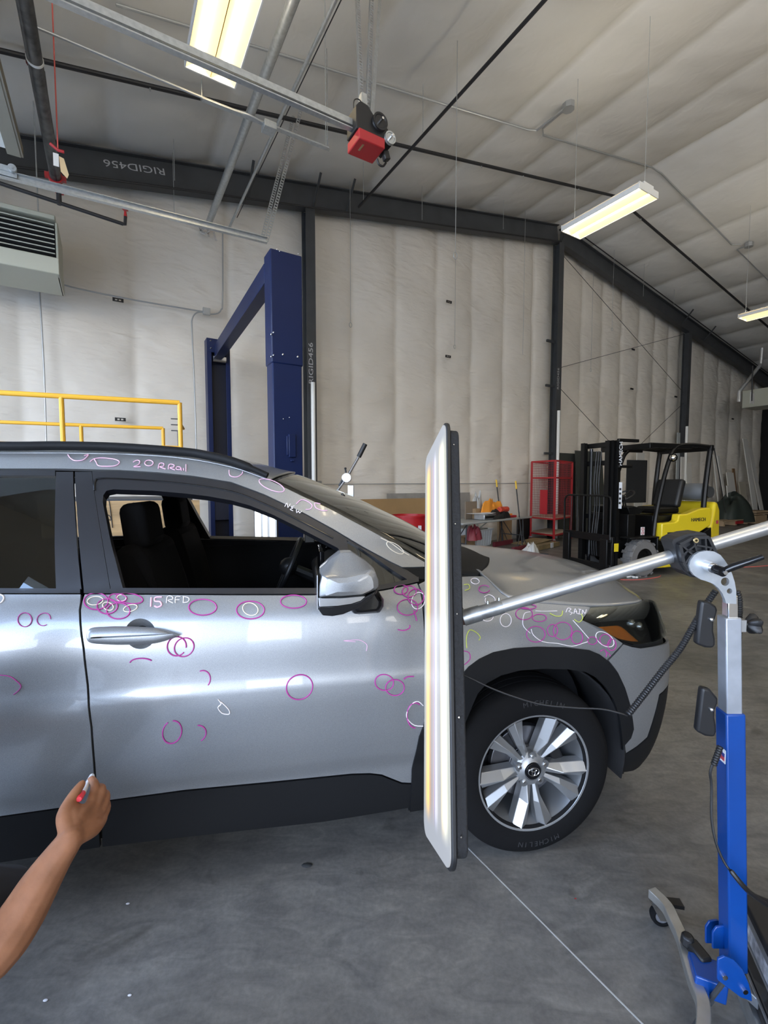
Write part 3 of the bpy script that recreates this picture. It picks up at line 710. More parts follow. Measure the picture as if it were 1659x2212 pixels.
# ---------------------------------------------------------------- wheels
M_rim = mat('silver_alloy', (0.40, 0.41, 0.42), 0.42, 0.75, coat=0.15)
M_rimdark = mat('alloy_recess', (0.28, 0.29, 0.30), 0.4, 0.8)
M_disc = mat('brake_disc', (0.16, 0.16, 0.17), 0.4, 0.9)
M_well = mat('wheel_well_liner', (0.005, 0.005, 0.006), 0.9)
M_tyretxt = mat('tyre_lettering', (0.03, 0.03, 0.031), 0.6)
TR, TW = 0.351, 0.225
def make_wheel(c, outx, outy, ax):
    """c: centre of the outer face; ax: outward; outx forward, outy up"""
    w = bpy.data.objects.new('wheel', None); COL.objects.link(w); w.parent = car; w.location = c - parent_loc(car); w.empty_display_size = 0.1
    X, Y, A = outx, outy, ax
    def P(r, a, h): return c + (X * math.cos(a) + Y * math.sin(a)) * r + A * h
    t = MB()
    prof = [(-0.010, 0.222), (0.000, 0.228), (0.006, 0.245), (0.010, 0.27), (0.008, 0.295), (0.002, 0.318), (-0.010, 0.335), (-0.022, 0.3445), (-0.040, 0.3495), (-0.060, TR), (-0.062, TR - .006), (-0.067, TR - .006), (-0.069, TR),
            (-0.098, TR + .001), (-0.100, TR - .006), (-0.105, TR - .006), (-0.107, TR + .001), (-0.140, TR + .001), (-0.142, TR - .006), (-0.147, TR - .006), (-0.149, TR), (-0.185, TR - .003), (-0.205, 0.33), (-0.215, 0.29), (-0.212, 0.24), (-0.20, 0.222)]
    n = 96; vs = []
    for h, r in prof: vs += [P(r, 2 * math.pi * k / n, h) for k in range(n)]
    t.add(vs, [(i * n + k, i * n + (k + 1) % n, (i + 1) * n + (k + 1) % n, (i + 1) * n + k) for i in range(len(prof) - 1) for k in range(n)])
    t.build('tyre', M_rubber, w, smooth=40)
    # barrel and lip
    b = MB(); pr = [(0.0, 0.2435), (0.004, 0.240), (0.003, 0.232), (-0.010, 0.226), (-0.05, 0.217), (-0.09, 0.212), (-0.19, 0.212), (-0.19, 0.22), (-0.01, 0.235), (0.0, 0.2435)]
    n = 96; vs = []
    for h, r in pr: vs += [P(r, 2 * math.pi * k / n, h) for k in range(n)]
    b.add(vs, [(i * n + k, i * n + (k + 1) % n, (i + 1) * n + (k + 1) % n, (i + 1) * n + k) for i in range(len(pr) - 1) for k in range(n)])
    b.build('rim_barrel', M_rim, w, smooth=40)
    # five twin-blade spokes: each blade a faceted wedge
    for k in range(5):
        a0 = math.pi / 2 + 2 * math.pi * k / 5 + R(36)
        for sgn in (-1, 1):
            s = MB()
            def Q(r, da, h): return P(r, a0 + sgn * da, h)
            hub = [Q(0.058, 0.05, -0.022), Q(0.060, 0.30, -0.030), Q(0.058, 0.52, -0.036)]
            mid = [Q(0.130, 0.060, -0.020), Q(0.130, 0.19, 0.000), Q(0.130, 0.37, -0.036)]
            end = [Q(0.236, 0.105, -0.014), Q(0.233, 0.225, 0.002), Q(0.237, 0.400, -0.008)]
            back = [p - A * 0.040 for p in hub + mid + end]
            f = hub + mid + end
            s.add(f + back, [(0, 1, 4, 3), (1, 2, 5, 4), (3, 4, 7, 6), (4, 5, 8, 7), (9, 12, 13, 10), (10, 13, 14, 11), (12, 15, 16, 13), (13, 16, 17, 14),
                             (0, 3, 12, 9), (3, 6, 15, 12), (2, 11, 14, 5), (5, 14, 17, 8), (6, 7, 16, 15), (7, 8, 17, 16), (0, 9, 10, 1), (1, 10, 11, 2)])
            s.build('spoke', M_rim, w, smooth=12, bevel=0.002)
    h = MB(); pr = [(-0.06, 0.075), (-0.030, 0.070), (-0.020, 0.060), (-0.016, 0.045), (-0.010, 0.038), (-0.016, 0.036), (-0.016, 0.0)]
    n = 48; vs = []
    for hh, r in pr: vs += [P(r, 2 * math.pi * k / n, hh) for k in range(n)]
    h.add(vs, [(i * n + k, i * n + (k + 1) % n, (i + 1) * n + (k + 1) % n, (i + 1) * n + k) for i in range(len(pr) - 1) for k in range(n)])
    h.build('hub', M_rim, w, smooth=30)
    for k in range(5):
        a = math.pi / 2 + 2 * math.pi * k / 5
        q = MB(); q.cyl(P(0.057, a, -0.030), P(0.057, a, -0.014), 0.0095, 0.008, 6); q.build('lug_nut', M_chrome, w, bevel=0.001)
        q = MB(); q.cyl(P(0.057, a, -0.045), P(0.057, a, -0.0185), 0.0175, 0.0185, 20); q.build('lug_recess', M_rimdark, w)
    cp = MB(); cp.cyl(P(0, 0, -0.02), P(0, 0, -0.008), 0.0345, 0.033, 40); cap = cp.build('hub_cap', M_gloss, w, bevel=0.001)
    em = MB()
    def ell(cx, cy, rx, ry, r=0.0016):
        em.tube([c + X * (cx + rx * math.cos(a)) + Y * (cy + ry * math.sin(a)) - A * 0.0065 for a in [2 * math.pi * i / 30 for i in range(30)]], r, 6, closed=True)
    ell(0, 0, 0.0235, 0.0165, 0.0019); ell(0, 0.0075, 0.0125, 0.0072, 0.0015); ell(0, 0.0, 0.0068, 0.0158, 0.0015)
    e_ = em.build('emblem', M_chrome, w); e_.parent = cap; e_.matrix_parent_inverse = Matrix.Identity(4)
    d = MB(); d.cyl(P(0, 0, -0.115), P(0, 0, -0.085), 0.150, n=48); d.cyl(P(0, 0, -0.09), P(0, 0, -0.07), 0.075, n=32); d.build('brake_disc', M_disc, w, bevel=0.003)
    d = MB(); d.box(P(0.13, R(25), -0.095), (0.05, 0.16, 0.07), (P(1, R(25), 0) - P(0, 0, 0), P(1, R(115), 0) - P(0, 0, 0), A)); d.build('brake_caliper', M_black, w, bevel=0.01)
    # raised lettering curved round the sidewall
    for txt, mid in (('MICHELIN', R(84)), ('MICHELIN', R(-86))):
        me_all = MB()
        for i, ch in enumerate(txt):
            a = mid - (i - (len(txt) - 1) / 2) * 0.078
            me = text_mesh(ch, 0.030, 0.0006); er = X * math.cos(a) + Y * math.sin(a); et = X * math.sin(a) - Y * math.cos(a)
            me_all.add([c + er * (0.290 + v.co.y) + et * v.co.x + A * (0.0085 + v.co.z) for v in me.vertices], [tuple(p.vertices) for p in me.polygons])
        me_all.build('sidewall_lettering', M_tyretxt, w, smooth=0)
    return w
FO = 0.035
wheel_f = make_wheel(cw(0, FO, TR - 0.004), CF, CZ, -CN)
def clone_wheel(loc, rot):
    c = copy_tree(wheel_f, car); c.location = loc - parent_loc(car)
    if rot: c.rotation_euler = (0, 0, math.pi)
    return c
clone_wheel(cw(-WB, FO, TR - 0.004), False); clone_wheel(cw(0, 2 * HALF - FO, TR - 0.004), True); clone_wheel(cw(-WB, 2 * HALF - FO, TR - 0.004), True)
for s0 in (0, -WB):
    for mir in (0, 1):
        b = MB()
        for k in range(15):
            pass
        def wf(i, j):
            a = R(-15) + R(210) * i; rr = 0.425; p = cw(s0 + rr * math.cos(a), 0.055 + 0.30 * j, 0.37 + rr * math.sin(a))
            return mirror_pt(p) if mir else p
        b.grid(wf, 24, 3); b.build('wheel_well', M_well, car, solid=0.006)
        b = MB(); p = cw(s0, 0.37, 0.45); b.box(mirror_pt(p) if mir else p, (0.86, 0.02, 0.72), (CF, CN, CZ)); b.build('wheel_well', M_well, car)
# ---------------------------------------------------------------- door handle, mirror, lamps, cabin, marker strokes
def sub(child, par):
    off = parent_loc(par) - parent_loc(child.parent) if child.parent else Vector((0, 0, 0))
    child.parent = par; return child
def hshape(mir):
    hc = inv(303, 1369)
    b = MB()
    def bowl(i, j):
        a = 2 * math.pi * i; r = j; q = inv(303 + 35 * math.cos(a), 1369 + 34 * math.sin(a)); u = hc[0] + (q[0] - hc[0]) * r; z = hc[1] + (q[1] - hc[1]) * r
        p = SW(u, z) - SN(u, z) * (0.001 + 0.030 * (1 - r * r)); return mirror_pt(p) if mir else p
    b.grid(bowl, 28, 7); o1 = b.build('handle_recess', M_paint, door, smooth=80)
    hp = [inv(*p) for p in [(197, 1372), (199, 1362), (208, 1356), (235, 1354), (270, 1353), (330, 1355), (358, 1360), (376, 1366), (389, 1372), (376, 1377), (358, 1383), (330, 1388), (270, 1390), (235, 1389), (208, 1387), (199, 1382)]]
    cz = sum(p[1] for p in hp) / len(hp)
    b = MB(); n = len(hp); P = smoothpath([Vector((u, z, 0)) for u, z in hp], 4, closed=True); N = len(P); vs = []
    for sc, l in ((1.0, 0.002), (1.0, 0.030), (0.86, 0.040), (0.55, 0.045), (0.1, 0.046)):
        for p in P:
            u, z = p.x, cz + (p.y - cz) * sc; u = hc[0] + (u - hc[0]) * (1 - (1 - sc) * 0.12)
            q = SW(u, z) + SN(u, z) * l; vs.append(mirror_pt(q) if mir else q)
    b.add(vs, [(r * N + k, r * N + (k + 1) % N, (r + 1) * N + (k + 1) % N, (r + 1) * N + k) for r in range(4) for k in range(N)] + [tuple(range(N))])
    b.build('door_handle', M_paint, door, smooth=50)
for o in [x for x in bpy.data.objects if x.name.startswith('front_door')]:
    door = o; hshape(o.name != 'front_door')
door = door_f

# wing mirror
MT = -0.15
def mp(x, y, t): return on_plane(660 + x / 6.144, 1130 + y / 6.144, CO + CN * MT, CN) + CN * (t - MT)
def mirror_assembly(mir):
    root = bpy.data.objects.new('wing_mirror', None); COL.objects.link(root); root.parent = car
    p0 = mp(800, 1000, -0.02); p0 = mirror_pt(p0) if mir else p0; root.location = p0 - parent_loc(car)
    T = mirror_pt if mir else (lambda p: p)
    def mq(x, y, t): return on_plane(660 + x / 6.144, 1130 + y / 6.144, CO + CN * max(t, -0.05), CN) + CN * min(0, t + 0.05)
    def loft(rings, name, m, sm=30, bevel=0.0, mp=mp):
        n = len(rings[0][0]); b = MB(); vs = []
        for pts, t in rings: vs += [T(mp(x, y, t)) for x, y in pts]
        b.add(vs, [(r * n + k, r * n + (k + 1) % n, (r + 1) * n + (k + 1) % n, (r + 1) * n + k) for r in range(len(rings) - 1) for k in range(n)] + [tuple(range(n)), tuple(range((len(rings) - 1) * n, len(rings) * n))])
        return b.build(name, m, root, smooth=sm, bevel=bevel, seg=3)
    o = [(465, 395), (540, 388), (615, 388), (730, 460), (830, 530), (905, 600), (936, 690), (942, 790), (895, 830), (750, 890), (450, 912), (155, 914), (165, 760), (195, 620), (320, 508)]
    c = [(480, 628), (540, 620), (615, 606), (730, 580), (830, 565), (890, 615), (920, 695), (925, 785), (880, 825), (745, 885), (450, 910), (165, 912), (172, 760), (205, 640), (330, 632)]
    def sc(p, k, cx=540, cy=770): return [(cx + (x - cx) * k, cy + (y - cy) * k) for x, y in p]
    loft([(sc(o, 0.93), -0.05), (o, -0.10), (o, -0.15), (c, -0.215), (sc(c, 0.80), -0.232), (sc(c, 0.4), -0.240)], 'mirror_housing', M_paint, 24, 0.004)
    i = [(158, 916), (450, 914), (735, 890), (758, 895), (700, 945), (580, 985), (400, 1012), (165, 1022)]
    loft([(i, -0.08), (i, -0.222), (sc(i, 0.95, 440, 955), -0.230)], 'indicator_lens', M_chrome, 30)
    k = [(140, 1024), (400, 1016), (590, 988), (710, 948), (770, 896), (900, 828), (905, 860), (840, 935), (640, 1062), (470, 1132), (330, 1157), (200, 1147), (150, 1080)]
    loft([(k, -0.07), (k, -0.21), (sc(k, 0.93, 450, 1030), -0.224)], 'mirror_shroud', M_gloss, 30, 0.003)
    g = [(900, 826), (960, 890), (1040, 1010), (1037, 1100), (985, 1185), (700, 1207), (625, 1200), (572, 1130), (640, 1068), (820, 960)]
    loft([(g, 0.09), (g, 0.0), (g, -0.035), (sc(g, 0.93, 820, 1020), -0.065), (sc(g, 0.70, 800, 980), -0.085)], 'mirror_base', M_gloss, 40, 0.006, mq)
    e = [(138, 640), (152, 640), (152, 1080), (138, 1070)]
    loft([(e, -0.05), (e, -0.215)], 'mirror_glass', M_chrome)
mirror_assembly(False); mirror_assembly(True)

# headlamps
M_amber = mat('amber_reflector', (0.75, 0.20, 0.01), 0.25, emit=None, coat=0.8)
lamp = px((1274, 1312), (1260, 1341), (1287, 1356.5), (1317, 1371), (1345, 1385), (1372, 1393)) + [(0.60, 0.822), (0.68, 0.824), (0.80, 0.832), (0.92, 0.862), (0.90, 0.925), (0.80, 0.955), (0.72, 0.975), (0.655, 0.985)] + px((1384, 1299), (1375, 1303), (1345, 1308), (1310, 1310))
amb = px((1288, 1354.5), (1336, 1351), (1345, 1354), (1354, 1361), (1382, 1386), (1365, 1385), (1341, 1380), (1317, 1369))
for mir in (False, True):
    hl = panel('headlamp', lamp, M_gloss, car, th=0.05, st=0.03, lift=-0.016, mir=mir)
    def hp(*a, **k): o_ = panel(*a, **k); return o_
    loc = parent_loc(car)
    for nm, poly, m_, lf, th in (('amber_reflector', amb, M_amber, -0.006, 0.008), ('lamp_lens', lamp, M_clear, 0.002, 0.003)):
        o_ = panel(nm, poly, m_, car, th=th, st=0.03, lift=lf, mir=mir); o_.parent = hl
    if not mir: hl0 = hl
    cx = [px((1353, 1343), (1357, 1343), (1388, 1378), (1397, 1366), (1400, 1369), (1389, 1386), (1382, 1382))]
    o_ = panel('reflector_trim', cx[0], M_chrome, car, th=0.004, st=0.03, lift=-0.007, mir=mir); o_.parent = hl
    b = MB()
    for (x, y, r) in ((1372, 1346, 0.022), (1390, 1352, 0.020)):
        p = SW(*inv(x, y)) - SN(*inv(x, y)) * 0.022; b.ball(mirror_pt(p) if mir else p, r, 16)
    b.mi = 0; o_ = b.build('lamp_projector', M_chrome, car); o_.parent = hl

# cabin
M_seat = mat('seat_fabric', (0.003, 0.003, 0.0035), 0.95, spec=0.2); M_dash = mat('dash_plastic', (0.010, 0.0095, 0.009), 0.55)
def sbox(b, s, t, z, sz, tilt=0.0):
    X = CF * math.cos(tilt) + CZ * math.sin(tilt); Zd = CZ * math.cos(tilt) - CF * math.sin(tilt)
    b.box(cw(s, t, z), sz, (X, CN, Zd)); return b
for t, ds in ((0.50, 0.07), (1.32, 0.0)):
    b = MB(); sbox(b, -1.25, t, 0.62, (0.52, 0.50, 0.16), 0.08); b.build('front_seat_cushion', M_seat, car, bevel=0.05, seg=3)
    b = MB(); b.prism([cw(-1.42 + ds, t - .24, 0.62), cw(-1.58 + ds, t - .24, 0.66), cw(-1.74 + ds, t - .22, 1.16), cw(-1.67 + ds, t - .15, 1.27), cw(-1.59 + ds, t - .17, 1.25), cw(-1.52 + ds, t - .22, 1.05)], CN * 0.48); b.build('front_seat_back', M_seat, car, bevel=0.04, seg=3)
    b = MB(); sbox(b, -1.635 + ds, t, 1.33, (0.10, 0.25, 0.19), 0.12); b.build('head_restraint', M_seat, car, bevel=0.035, seg=3)
b = MB(); sbox(b, -2.15, HALF, 0.62, (0.5, 1.25, 0.2)); sbox(b, -2.45, HALF, 0.90, (0.16, 1.25, 0.55), 0.2); b.build('rear_seat', M_seat, car, bevel=0.05)
b = MB(); b.prism([cw(-0.20, 0.24, 1.06), cw(-0.72, 0.20, 1.045), cw(-0.84, 0.20, 0.97), cw(-0.80, 0.20, 0.72), cw(-0.30, 0.20, 0.55)], CN * 1.42); b.build('dashboard', M_dash, car, bevel=0.03, seg=3)
b = MB(); b.box(cw(-0.80, HALF, 1.075), (0.025, 0.26, 0.16), (CF, CN, CZ)); b.build('centre_screen', M_gloss, car, bevel=0.006)
b = MB(); b.box(cw(-1.15, HALF, 0.55), (0.9, 0.24, 0.35), (CF, CN, CZ)); b.build('centre_console', M_dash, car, bevel=0.03)
b = MB(); swc = cw(-0.98, 1.30, 0.985); tl = R(24); SX = CF * math.sin(tl) + CZ * math.cos(tl); ring = [swc + SX * (0.185 * math.sin(a)) + CN * (0.185 * math.cos(a)) for a in [2 * math.pi * i / 40 for i in range(40)]]
b.tube(ring, 0.016, 10, closed=True); 
for a in (0, math.pi, -math.pi / 2): b.tube([swc, swc + SX * (0.18 * math.sin(a)) + CN * (0.18 * math.cos(a))], 0.016, 8)
b.ball(swc, 0.06, 14); b.tube([swc, cw(-0.75, 1.30, 0.88)], 0.035, 10); b.build('steering_wheel', M_black, car)
b = MB(); p = on_plane(668, 1152, CO + CN * 0.85, CN); b.box(p, (0.05, 0.22, 0.075), (CF, CN, CZ)); b.tube([p + CF * .02, p + CF * 0.14 + CZ * 0.06], 0.012, 8)
b.build('interior_mirror', M_dash, car, bevel=0.012)
crown([p - CZ * 0.03 + CN * 0.02 for p in e_pts], 0.02, 0.0, 'headliner', M_inner)

# paint-marker strokes left on the panels
M_pink = mat('magenta_marker', (0.42, 0.04, 0.27), 0.6); M_wht = mat('white_marker', (0.85, 0.78, 0.80), 0.6)
M_lpink = mat('pale_pink_marker', (0.85, 0.50, 0.68), 0.6); M_lime = mat('lime_marker', (0.55, 0.60, 0.10), 0.6); M_cream = mat('cream_marker', (0.80, 0.72, 0.58), 0.6)
def el(cx, cy, rx, ry, rot=0, a0=0, a1=360):
    k = max(6, int(26 * (a1 - a0) / 360)); o = []; r = R(rot)
    for i in range(k + 1):
        a = R(a0 + (a1 - a0) * i / k); x = rx * math.cos(a); y = ry * math.sin(a); o.append((cx + x * math.cos(r) - y * math.sin(r), cy + x * math.sin(r) + y * math.cos(r)))
    return o
def strokes(par, m, lst, w=0.0022):
    for s in lst:
        b = MB(); pts = []
        for (x, y) in s:
            u, z = inv(x, y); pts.append(SW(u, z) + SN(u, z) * 0.0020)
        if len(s) > 2: pts = smoothpath(pts, 3)
        b.tube(pts, w, 5); b.build('marker_stroke', m, par)
strokes(door, M_pink, [el(208, 1299, 26, 18), el(232, 1310, 22, 16), el(256, 1320, 25, 17), el(255, 1292, 19, 9, 5), el(280, 1293, 29, 11, 8), el(438, 1312, 30, 17), el(541, 1318, 30, 19), el(634, 1300, 28, 14), el(382, 1396, 20, 21, 40, 0, 330) , el(398, 1398, 22, 19, -35),
    el(306, 1432, 25, 10, 0, 185, 330), el(437, 1468, 17, 20, 20, 230, 380), el(647, 1484, 29, 26, -30), el(372, 1581, 20, 25, 20, -110, 220), el(424, 1585, 22, 18, -25, -60, 80),
    el(830, 1474, 20, 17, 10), el(853, 1485, 20, 17, 0), el(884, 1278, 15, 12), el(866, 1274, 15, 10), el(898, 1290, 17, 17), el(880, 1312, 22, 17), el(897, 1545, 18, 27, 0, 90, 300), [(859, 1360), (872, 1362), (884, 1357), (885, 1350)], [(872, 1467), (880, 1462), (894, 1461)], [(893, 1318), (897, 1330), (900, 1341)]])
strokes(door, M_cream, [el(206, 1298, 17, 9, -8), el(263, 1292, 10, 7), el(234, 1310, 12, 8, 20), el(282, 1314, 15, 7, -15), el(541, 1316, 17, 13, 20)], 0.0018)
strokes(door, M_wht, [[(471, 1510), (478, 1520), (471, 1528), (480, 1540), (495, 1542), (494, 1532), (478, 1516)], [(917, 1568), (895, 1566), (880, 1552), (879, 1538), (890, 1520), (903, 1515), (914, 1524)], el(903, 1298, 14, 18, 20)], 0.0018)
# "15 RFD"
strokes(door, M_lpink, [[(327, 1291), (326, 1311)], [(350, 1290), (336, 1291), (335, 1299), (346, 1300), (349, 1308), (340, 1312), (334, 1309)]], 0.0028)
strokes(door, M_wht, [[(360, 1303), (362, 1289), (372, 1289), (373, 1295), (363, 1297), (374, 1303)], [(379, 1303), (380, 1290), (390, 1289)], [(380, 1296), (388, 1296)], [(396, 1302), (397, 1289)], [(395, 1289), (406, 1291), (409, 1296), (405, 1301), (395, 1302)]], 0.0015)
strokes(door, M_lpink, [[(768, 1386), (742, 1384), (755, 1383), (775, 1382), (788, 1388), (793, 1395), (791, 1406)]], 0.0012)
strokes(door_r, M_pink, [el(54, 1339, 15, 15, -30), el(95, 1338, 13, 15, 60, 0, 300), [(0, 1458), (22, 1461), (38, 1472), (46, 1482), (40, 1492), (30, 1500)]], 0.0014)
strokes(door_r, M_wht, [[(0, 1284), (7, 1287), (9, 1294), (4, 1301), (0, 1303)]], 0.0022)
rail_o = [o for o in bpy.data.objects if o.name == 'roof_side_rail'][0]
strokes(rail_o, M_lpink, [[(147, 983), (152, 990), (162, 996), (178, 995), (187, 989), (191, 983), (182, 985)], [(195, 998), (204, 992), (222, 990), (248, 993), (258, 998), (254, 1005), (240, 1008), (214, 1007), (208, 999), (204, 993)],
    [(288, 999), (296, 995), (302, 997), (300, 1004), (289, 1009), (304, 1009)], el(322, 1001, 9, 6), [(342, 1013), (345, 1002), (354, 1002), (353, 1008), (345, 1009), (358, 1014)], [(364, 1014), (366, 1004), (376, 1005), (375, 1010), (367, 1011), (378, 1016)], [(390, 1010), (383, 1009), (381, 1014), (389, 1015), (391, 1011), (392, 1017)], [(396, 1012), (397, 1017)], [(402, 1004), (402, 1019)],
    [(495, 1016), (497, 1028), (512, 1031), (523, 1024), (524, 1019)], el(587, 1049, 29, 10, 22), [(640, 1089), (651, 1080), (665, 1084), (674, 1092), (670, 1100), (660, 1101)], [(692, 1089), (680, 1087), (682, 1097), (696, 1103), (707, 1103)]], 0.0018)
strokes(rail_o, M_cream, [el(853, 1184, 21, 8, 33), [(822, 1162), (845, 1174), (866, 1190), (883, 1200)]], 0.0018)
# "NEW" on the black door frame
strokes(frame_f, M_wht, [[(615, 1095), (620, 1087), (622, 1097), (627, 1089)], [(636, 1093), (629, 1096), (633, 1098), (627, 1101), (633, 1104)], [(640, 1101), (641, 1108), (645, 1104), (647, 1109), (651, 1105)]], 0.0016)
fen = [o for o in bpy.data.objects if o.name == 'front_fender'][0]
strokes(fen, M_pink, [el(1046, 1273, 12, 8, 0, 20, 330), el(1132, 1326, 18, 13), el(1141, 1311, 17, 5), el(1165, 1335, 15, 8), el(1157, 1370, 20, 17), el(1193, 1362, 11, 13), el(1215, 1363, 20, 19), el(1246, 1377, 12, 14), el(1279, 1384, 10, 8), el(1307, 1382, 12, 12), el(1321, 1393, 9, 12),
    [(1296, 1407), (1304, 1403), (1310, 1410), (1308, 1419)], [(1307, 1408), (1314, 1411), (1318, 1417)], [(1000, 1406), (1013, 1410), (1015, 1424), (1003, 1436)]], 0.0018)
strokes(fen, M_wht, [el(1026, 1256, 9, 6, 10), [(1046, 1290), (1056, 1285), (1067, 1291), (1069, 1299), (1062, 1303)], [(1049, 1292), (1048, 1300), (1058, 1307)], el(1092, 1340, 12, 14), el(1052, 1332, 13, 10, 0, -30, 200), [(1145, 1322), (1133, 1325), (1129, 1340), (1131, 1354), (1145, 1368)], [(1147, 1359), (1152, 1372), (1172, 1386), (1205, 1390), (1235, 1396), (1260, 1389), (1270, 1386)],
    [(1156, 1320), (1175, 1321), (1203, 1320)], [(1237, 1340), (1255, 1360), (1272, 1380)], el(1306, 1381, 22, 13, 35)], 0.0015)
strokes(fen, M_lime, [[(1002, 1264), (1012, 1263), (1014, 1272), (1004, 1276)], [(1008, 1400), (1007, 1378), (1014, 1361), (1028, 1366), (1037, 1376), (1034, 1383)], [(1187, 1325), (1200, 1331), (1212, 1330), (1215, 1320)], [(1240, 1338), (1250, 1344), (1258, 1336), (1255, 1326)]], 0.0018)
# "RAIN" on the wing beside the lamp
strokes(fen, M_wht, [[(1222, 1323), (1226, 1314), (1233, 1316), (1228, 1321), (1236, 1324), (1231, 1328)], [(1239, 1326), (1242, 1315), (1246, 1326)], [(1240, 1322), (1246, 1321)], [(1249, 1316), (1255, 1317)], [(1252, 1317), (1250, 1326)], [(1247, 1326), (1254, 1327)], [(1257, 1327), (1258, 1318), (1263, 1326), (1266, 1317)]], 0.0014)
# ---------------------------------------------------------------- steel frame, pipes, wiring and fixtures overhead
def ceil_at(x, y):
    r = ray(x, y); o = CAM
    for sg in (1, -1):      # sg=1: left slope
        # z = RZ - SL*sg*(RA - a)
        den = r.z - SLOPE * sg * r.dot(WW); t = (RIDGE_Z - SLOPE * sg * RIDGE_A + SLOPE * sg * o.dot(WW) - o.z) / den
        p = o + r * t; a = p.dot(WW)
        if t > 0 and ((sg == 1 and a <= RIDGE_A + 0.01) or (sg == -1 and a >= RIDGE_A - 0.01)): return p
    return p
def an(p): return p.dot(WW), p.dot(WN)
NC = 8.52      # plane of the end-frame columns
def rafter(a_s, a_e, label):
    t = thing('steel_rafter', label, 'beam', bw(a_s, NC, ceil_z(a_s) - 0.45))
    up = Vector((0, 0, 1)); p, q = bw(a_s, NC, ceil_z(a_s)), bw(a_e, NC, ceil_z(a_e)); d = (q - p).normalized(); nrm = WN.cross(d); nrm = nrm if nrm.z > 0 else -nrm
    off = lambda k: -nrm * k
    b = MB(); b.bar(p + off(0.26), q + off(0.26), 0.014, 0.44, nrm); b.build('web', M_darksteel, t)
    for k in (0.035, 0.475): b = MB(); b.bar(p + off(k), q + off(k), 0.17, 0.018, nrm); b.build('flange', M_darksteel, t)
    return t, d, nrm
cols = [on_n(669, 800, NC).dot(WW), on_n(1201, 800, NC).dot(WW), on_n(1481, 830, NC).dot(WW)]
r1, d1, nr1 = rafter(A0 + 0.05, cols[1] - 0.1, 'long dark grey steel rafter rising towards the ridge along the end wall')
r2, d2, nr2 = rafter(cols[1] + 0.1, A1 - 0.02, 'dark grey steel rafter sloping down along the end wall to the right of the ridge')
M_mill = mat('mill_mark', (0.45, 0.45, 0.45), 0.7)
pm = on_n(292, 361, NC - 0.012); lettering('RIGID456', 0.145, pm, -d1, -nr1, M_mill, r1, sx=1.5, extrude=0.001)
for i, (a, lab) in enumerate(zip(cols, ('dark grey steel column behind the blue car lift', 'dark grey steel column under the roof ridge', 'dark grey steel column behind the forklift'))):
    t = thing('steel_column', lab, 'column', bw(a, NC, 0)); zt = ceil_z(a) - 0.5
    b = MB(); b.box(bw(a, NC, zt / 2), (0.014, 0.20, zt), (WW, WN, CZ)); b.build('web', M_darksteel, t)
    for k in (-0.1, 0.1): b = MB(); b.box(bw(a, NC + k, zt / 2), (0.19, 0.014, zt), (WW, WN, CZ)); b.build('flange', M_darksteel, t)
    b = MB(); b.box(bw(a, NC, 0.01), (0.28, 0.28, 0.02), (WW, WN, CZ)); b.build('base_plate', M_darksteel, t)
    if i == 0: p = on_n(672, 785, NC - 0.109); lettering('RIGID456', 0.13, p, CZ, -WW, M_mill, t, sx=1.5, extrude=0.001)
    if i == 1: p = on_n(1206, 818, NC - 0.109); lettering('RIGID456', 0.11, p, CZ, -WW, M_mill, t, sx=1.3, extrude=0.001)
    for z in ((2.35, 4.2, 5.4) if i == 1 else ()):
        b = MB(); b.bar(bw(a - 0.34, NC + 0.05, z), bw(a, NC + 0.05, z), 0.05, 0.06); b.build('girt_clip', M_darksteel, t)
# fly-braces of the rafters
for x, y, lab in ((530, 380, 'steel angle brace on the left rafter behind the galvanised pipes'), (667, 405, 'steel angle brace on the rafter directly over the column behind the car lift'), (755, 395, 'steel angle brace on the left rafter, first right of the lift column'), (1215, 480, 'steel angle brace at the ridge above the ridge column'), (1480, 668, 'steel angle brace over the column behind the forklift'), (1520, 706, 'steel angle brace on the right rafter, the one nearest the far corner')):
    p = ceil_at(x, y + 4); a = p.dot(WW); b = MB(); top = bw(a, NC - 0.42, ceil_z(a) - 0.02); bot = bw(a, NC - 0.02, ceil_z(a) - 0.48)
    b.bar(top, bot, 0.045, 0.006, WW); b.bar(top, bot, 0.006, 0.045, WW)
    side = 'left' if a < RIDGE_A else 'right'
    tag(b.build('fly_brace', M_darksteel, origin=bot), lab, 'brace', 'angle braces between rafter and roof')

def pipe(name, pts, r, m, label, cat='pipe', n=10, group=None):
    b = MB(); b.tube(pts, r, n); o = b.build(name, m, origin=pts[-1]); return tag(o, label, cat, group)
aL = A0 + 0.15
b = MB()
sp = thing('sprinkler_pipe', 'black sprinkler pipe following the roof slope just below the ceiling liner', 'pipe', bw(RIDGE_A, 6.90, RIDGE_Z - 0.2))
b.tube([bw(aL, 6.90, ceil_z(aL) - 0.09), bw(RIDGE_A, 6.90, RIDGE_Z - 0.09), bw(A1, 6.90, ceil_z(A1) - 0.09)], 0.030, 10); b.build('pipe_run', M_blackpipe, sp)
for x in (326, 1040, 1130, 1250, 1400, 1515):
    a = on_n(x, 200 + x * 0.17, 6.90).dot(WW) if x < 1300 else on_n(x, 0, 6.90).dot(WW); p = bw(a, 6.90, ceil_z(a) - 0.15)
    b = MB(); b.cyl(p, p + CZ * 0.07, 0.012); b.cyl(p + CZ * 0.05, p + CZ * 0.09, 0.018, 0.006); b.build('sprinkler_head', M_steel, sp)
pipe('conduit', [bw(aL, 8.28, ceil_z(aL) - 0.58), bw(cols[1] - .2, 8.28, ceil_z(cols[1]) - 0.58)], 0.017, M_blackpipe, 'thin black line running under the rafter left of the ridge', 'conduit')
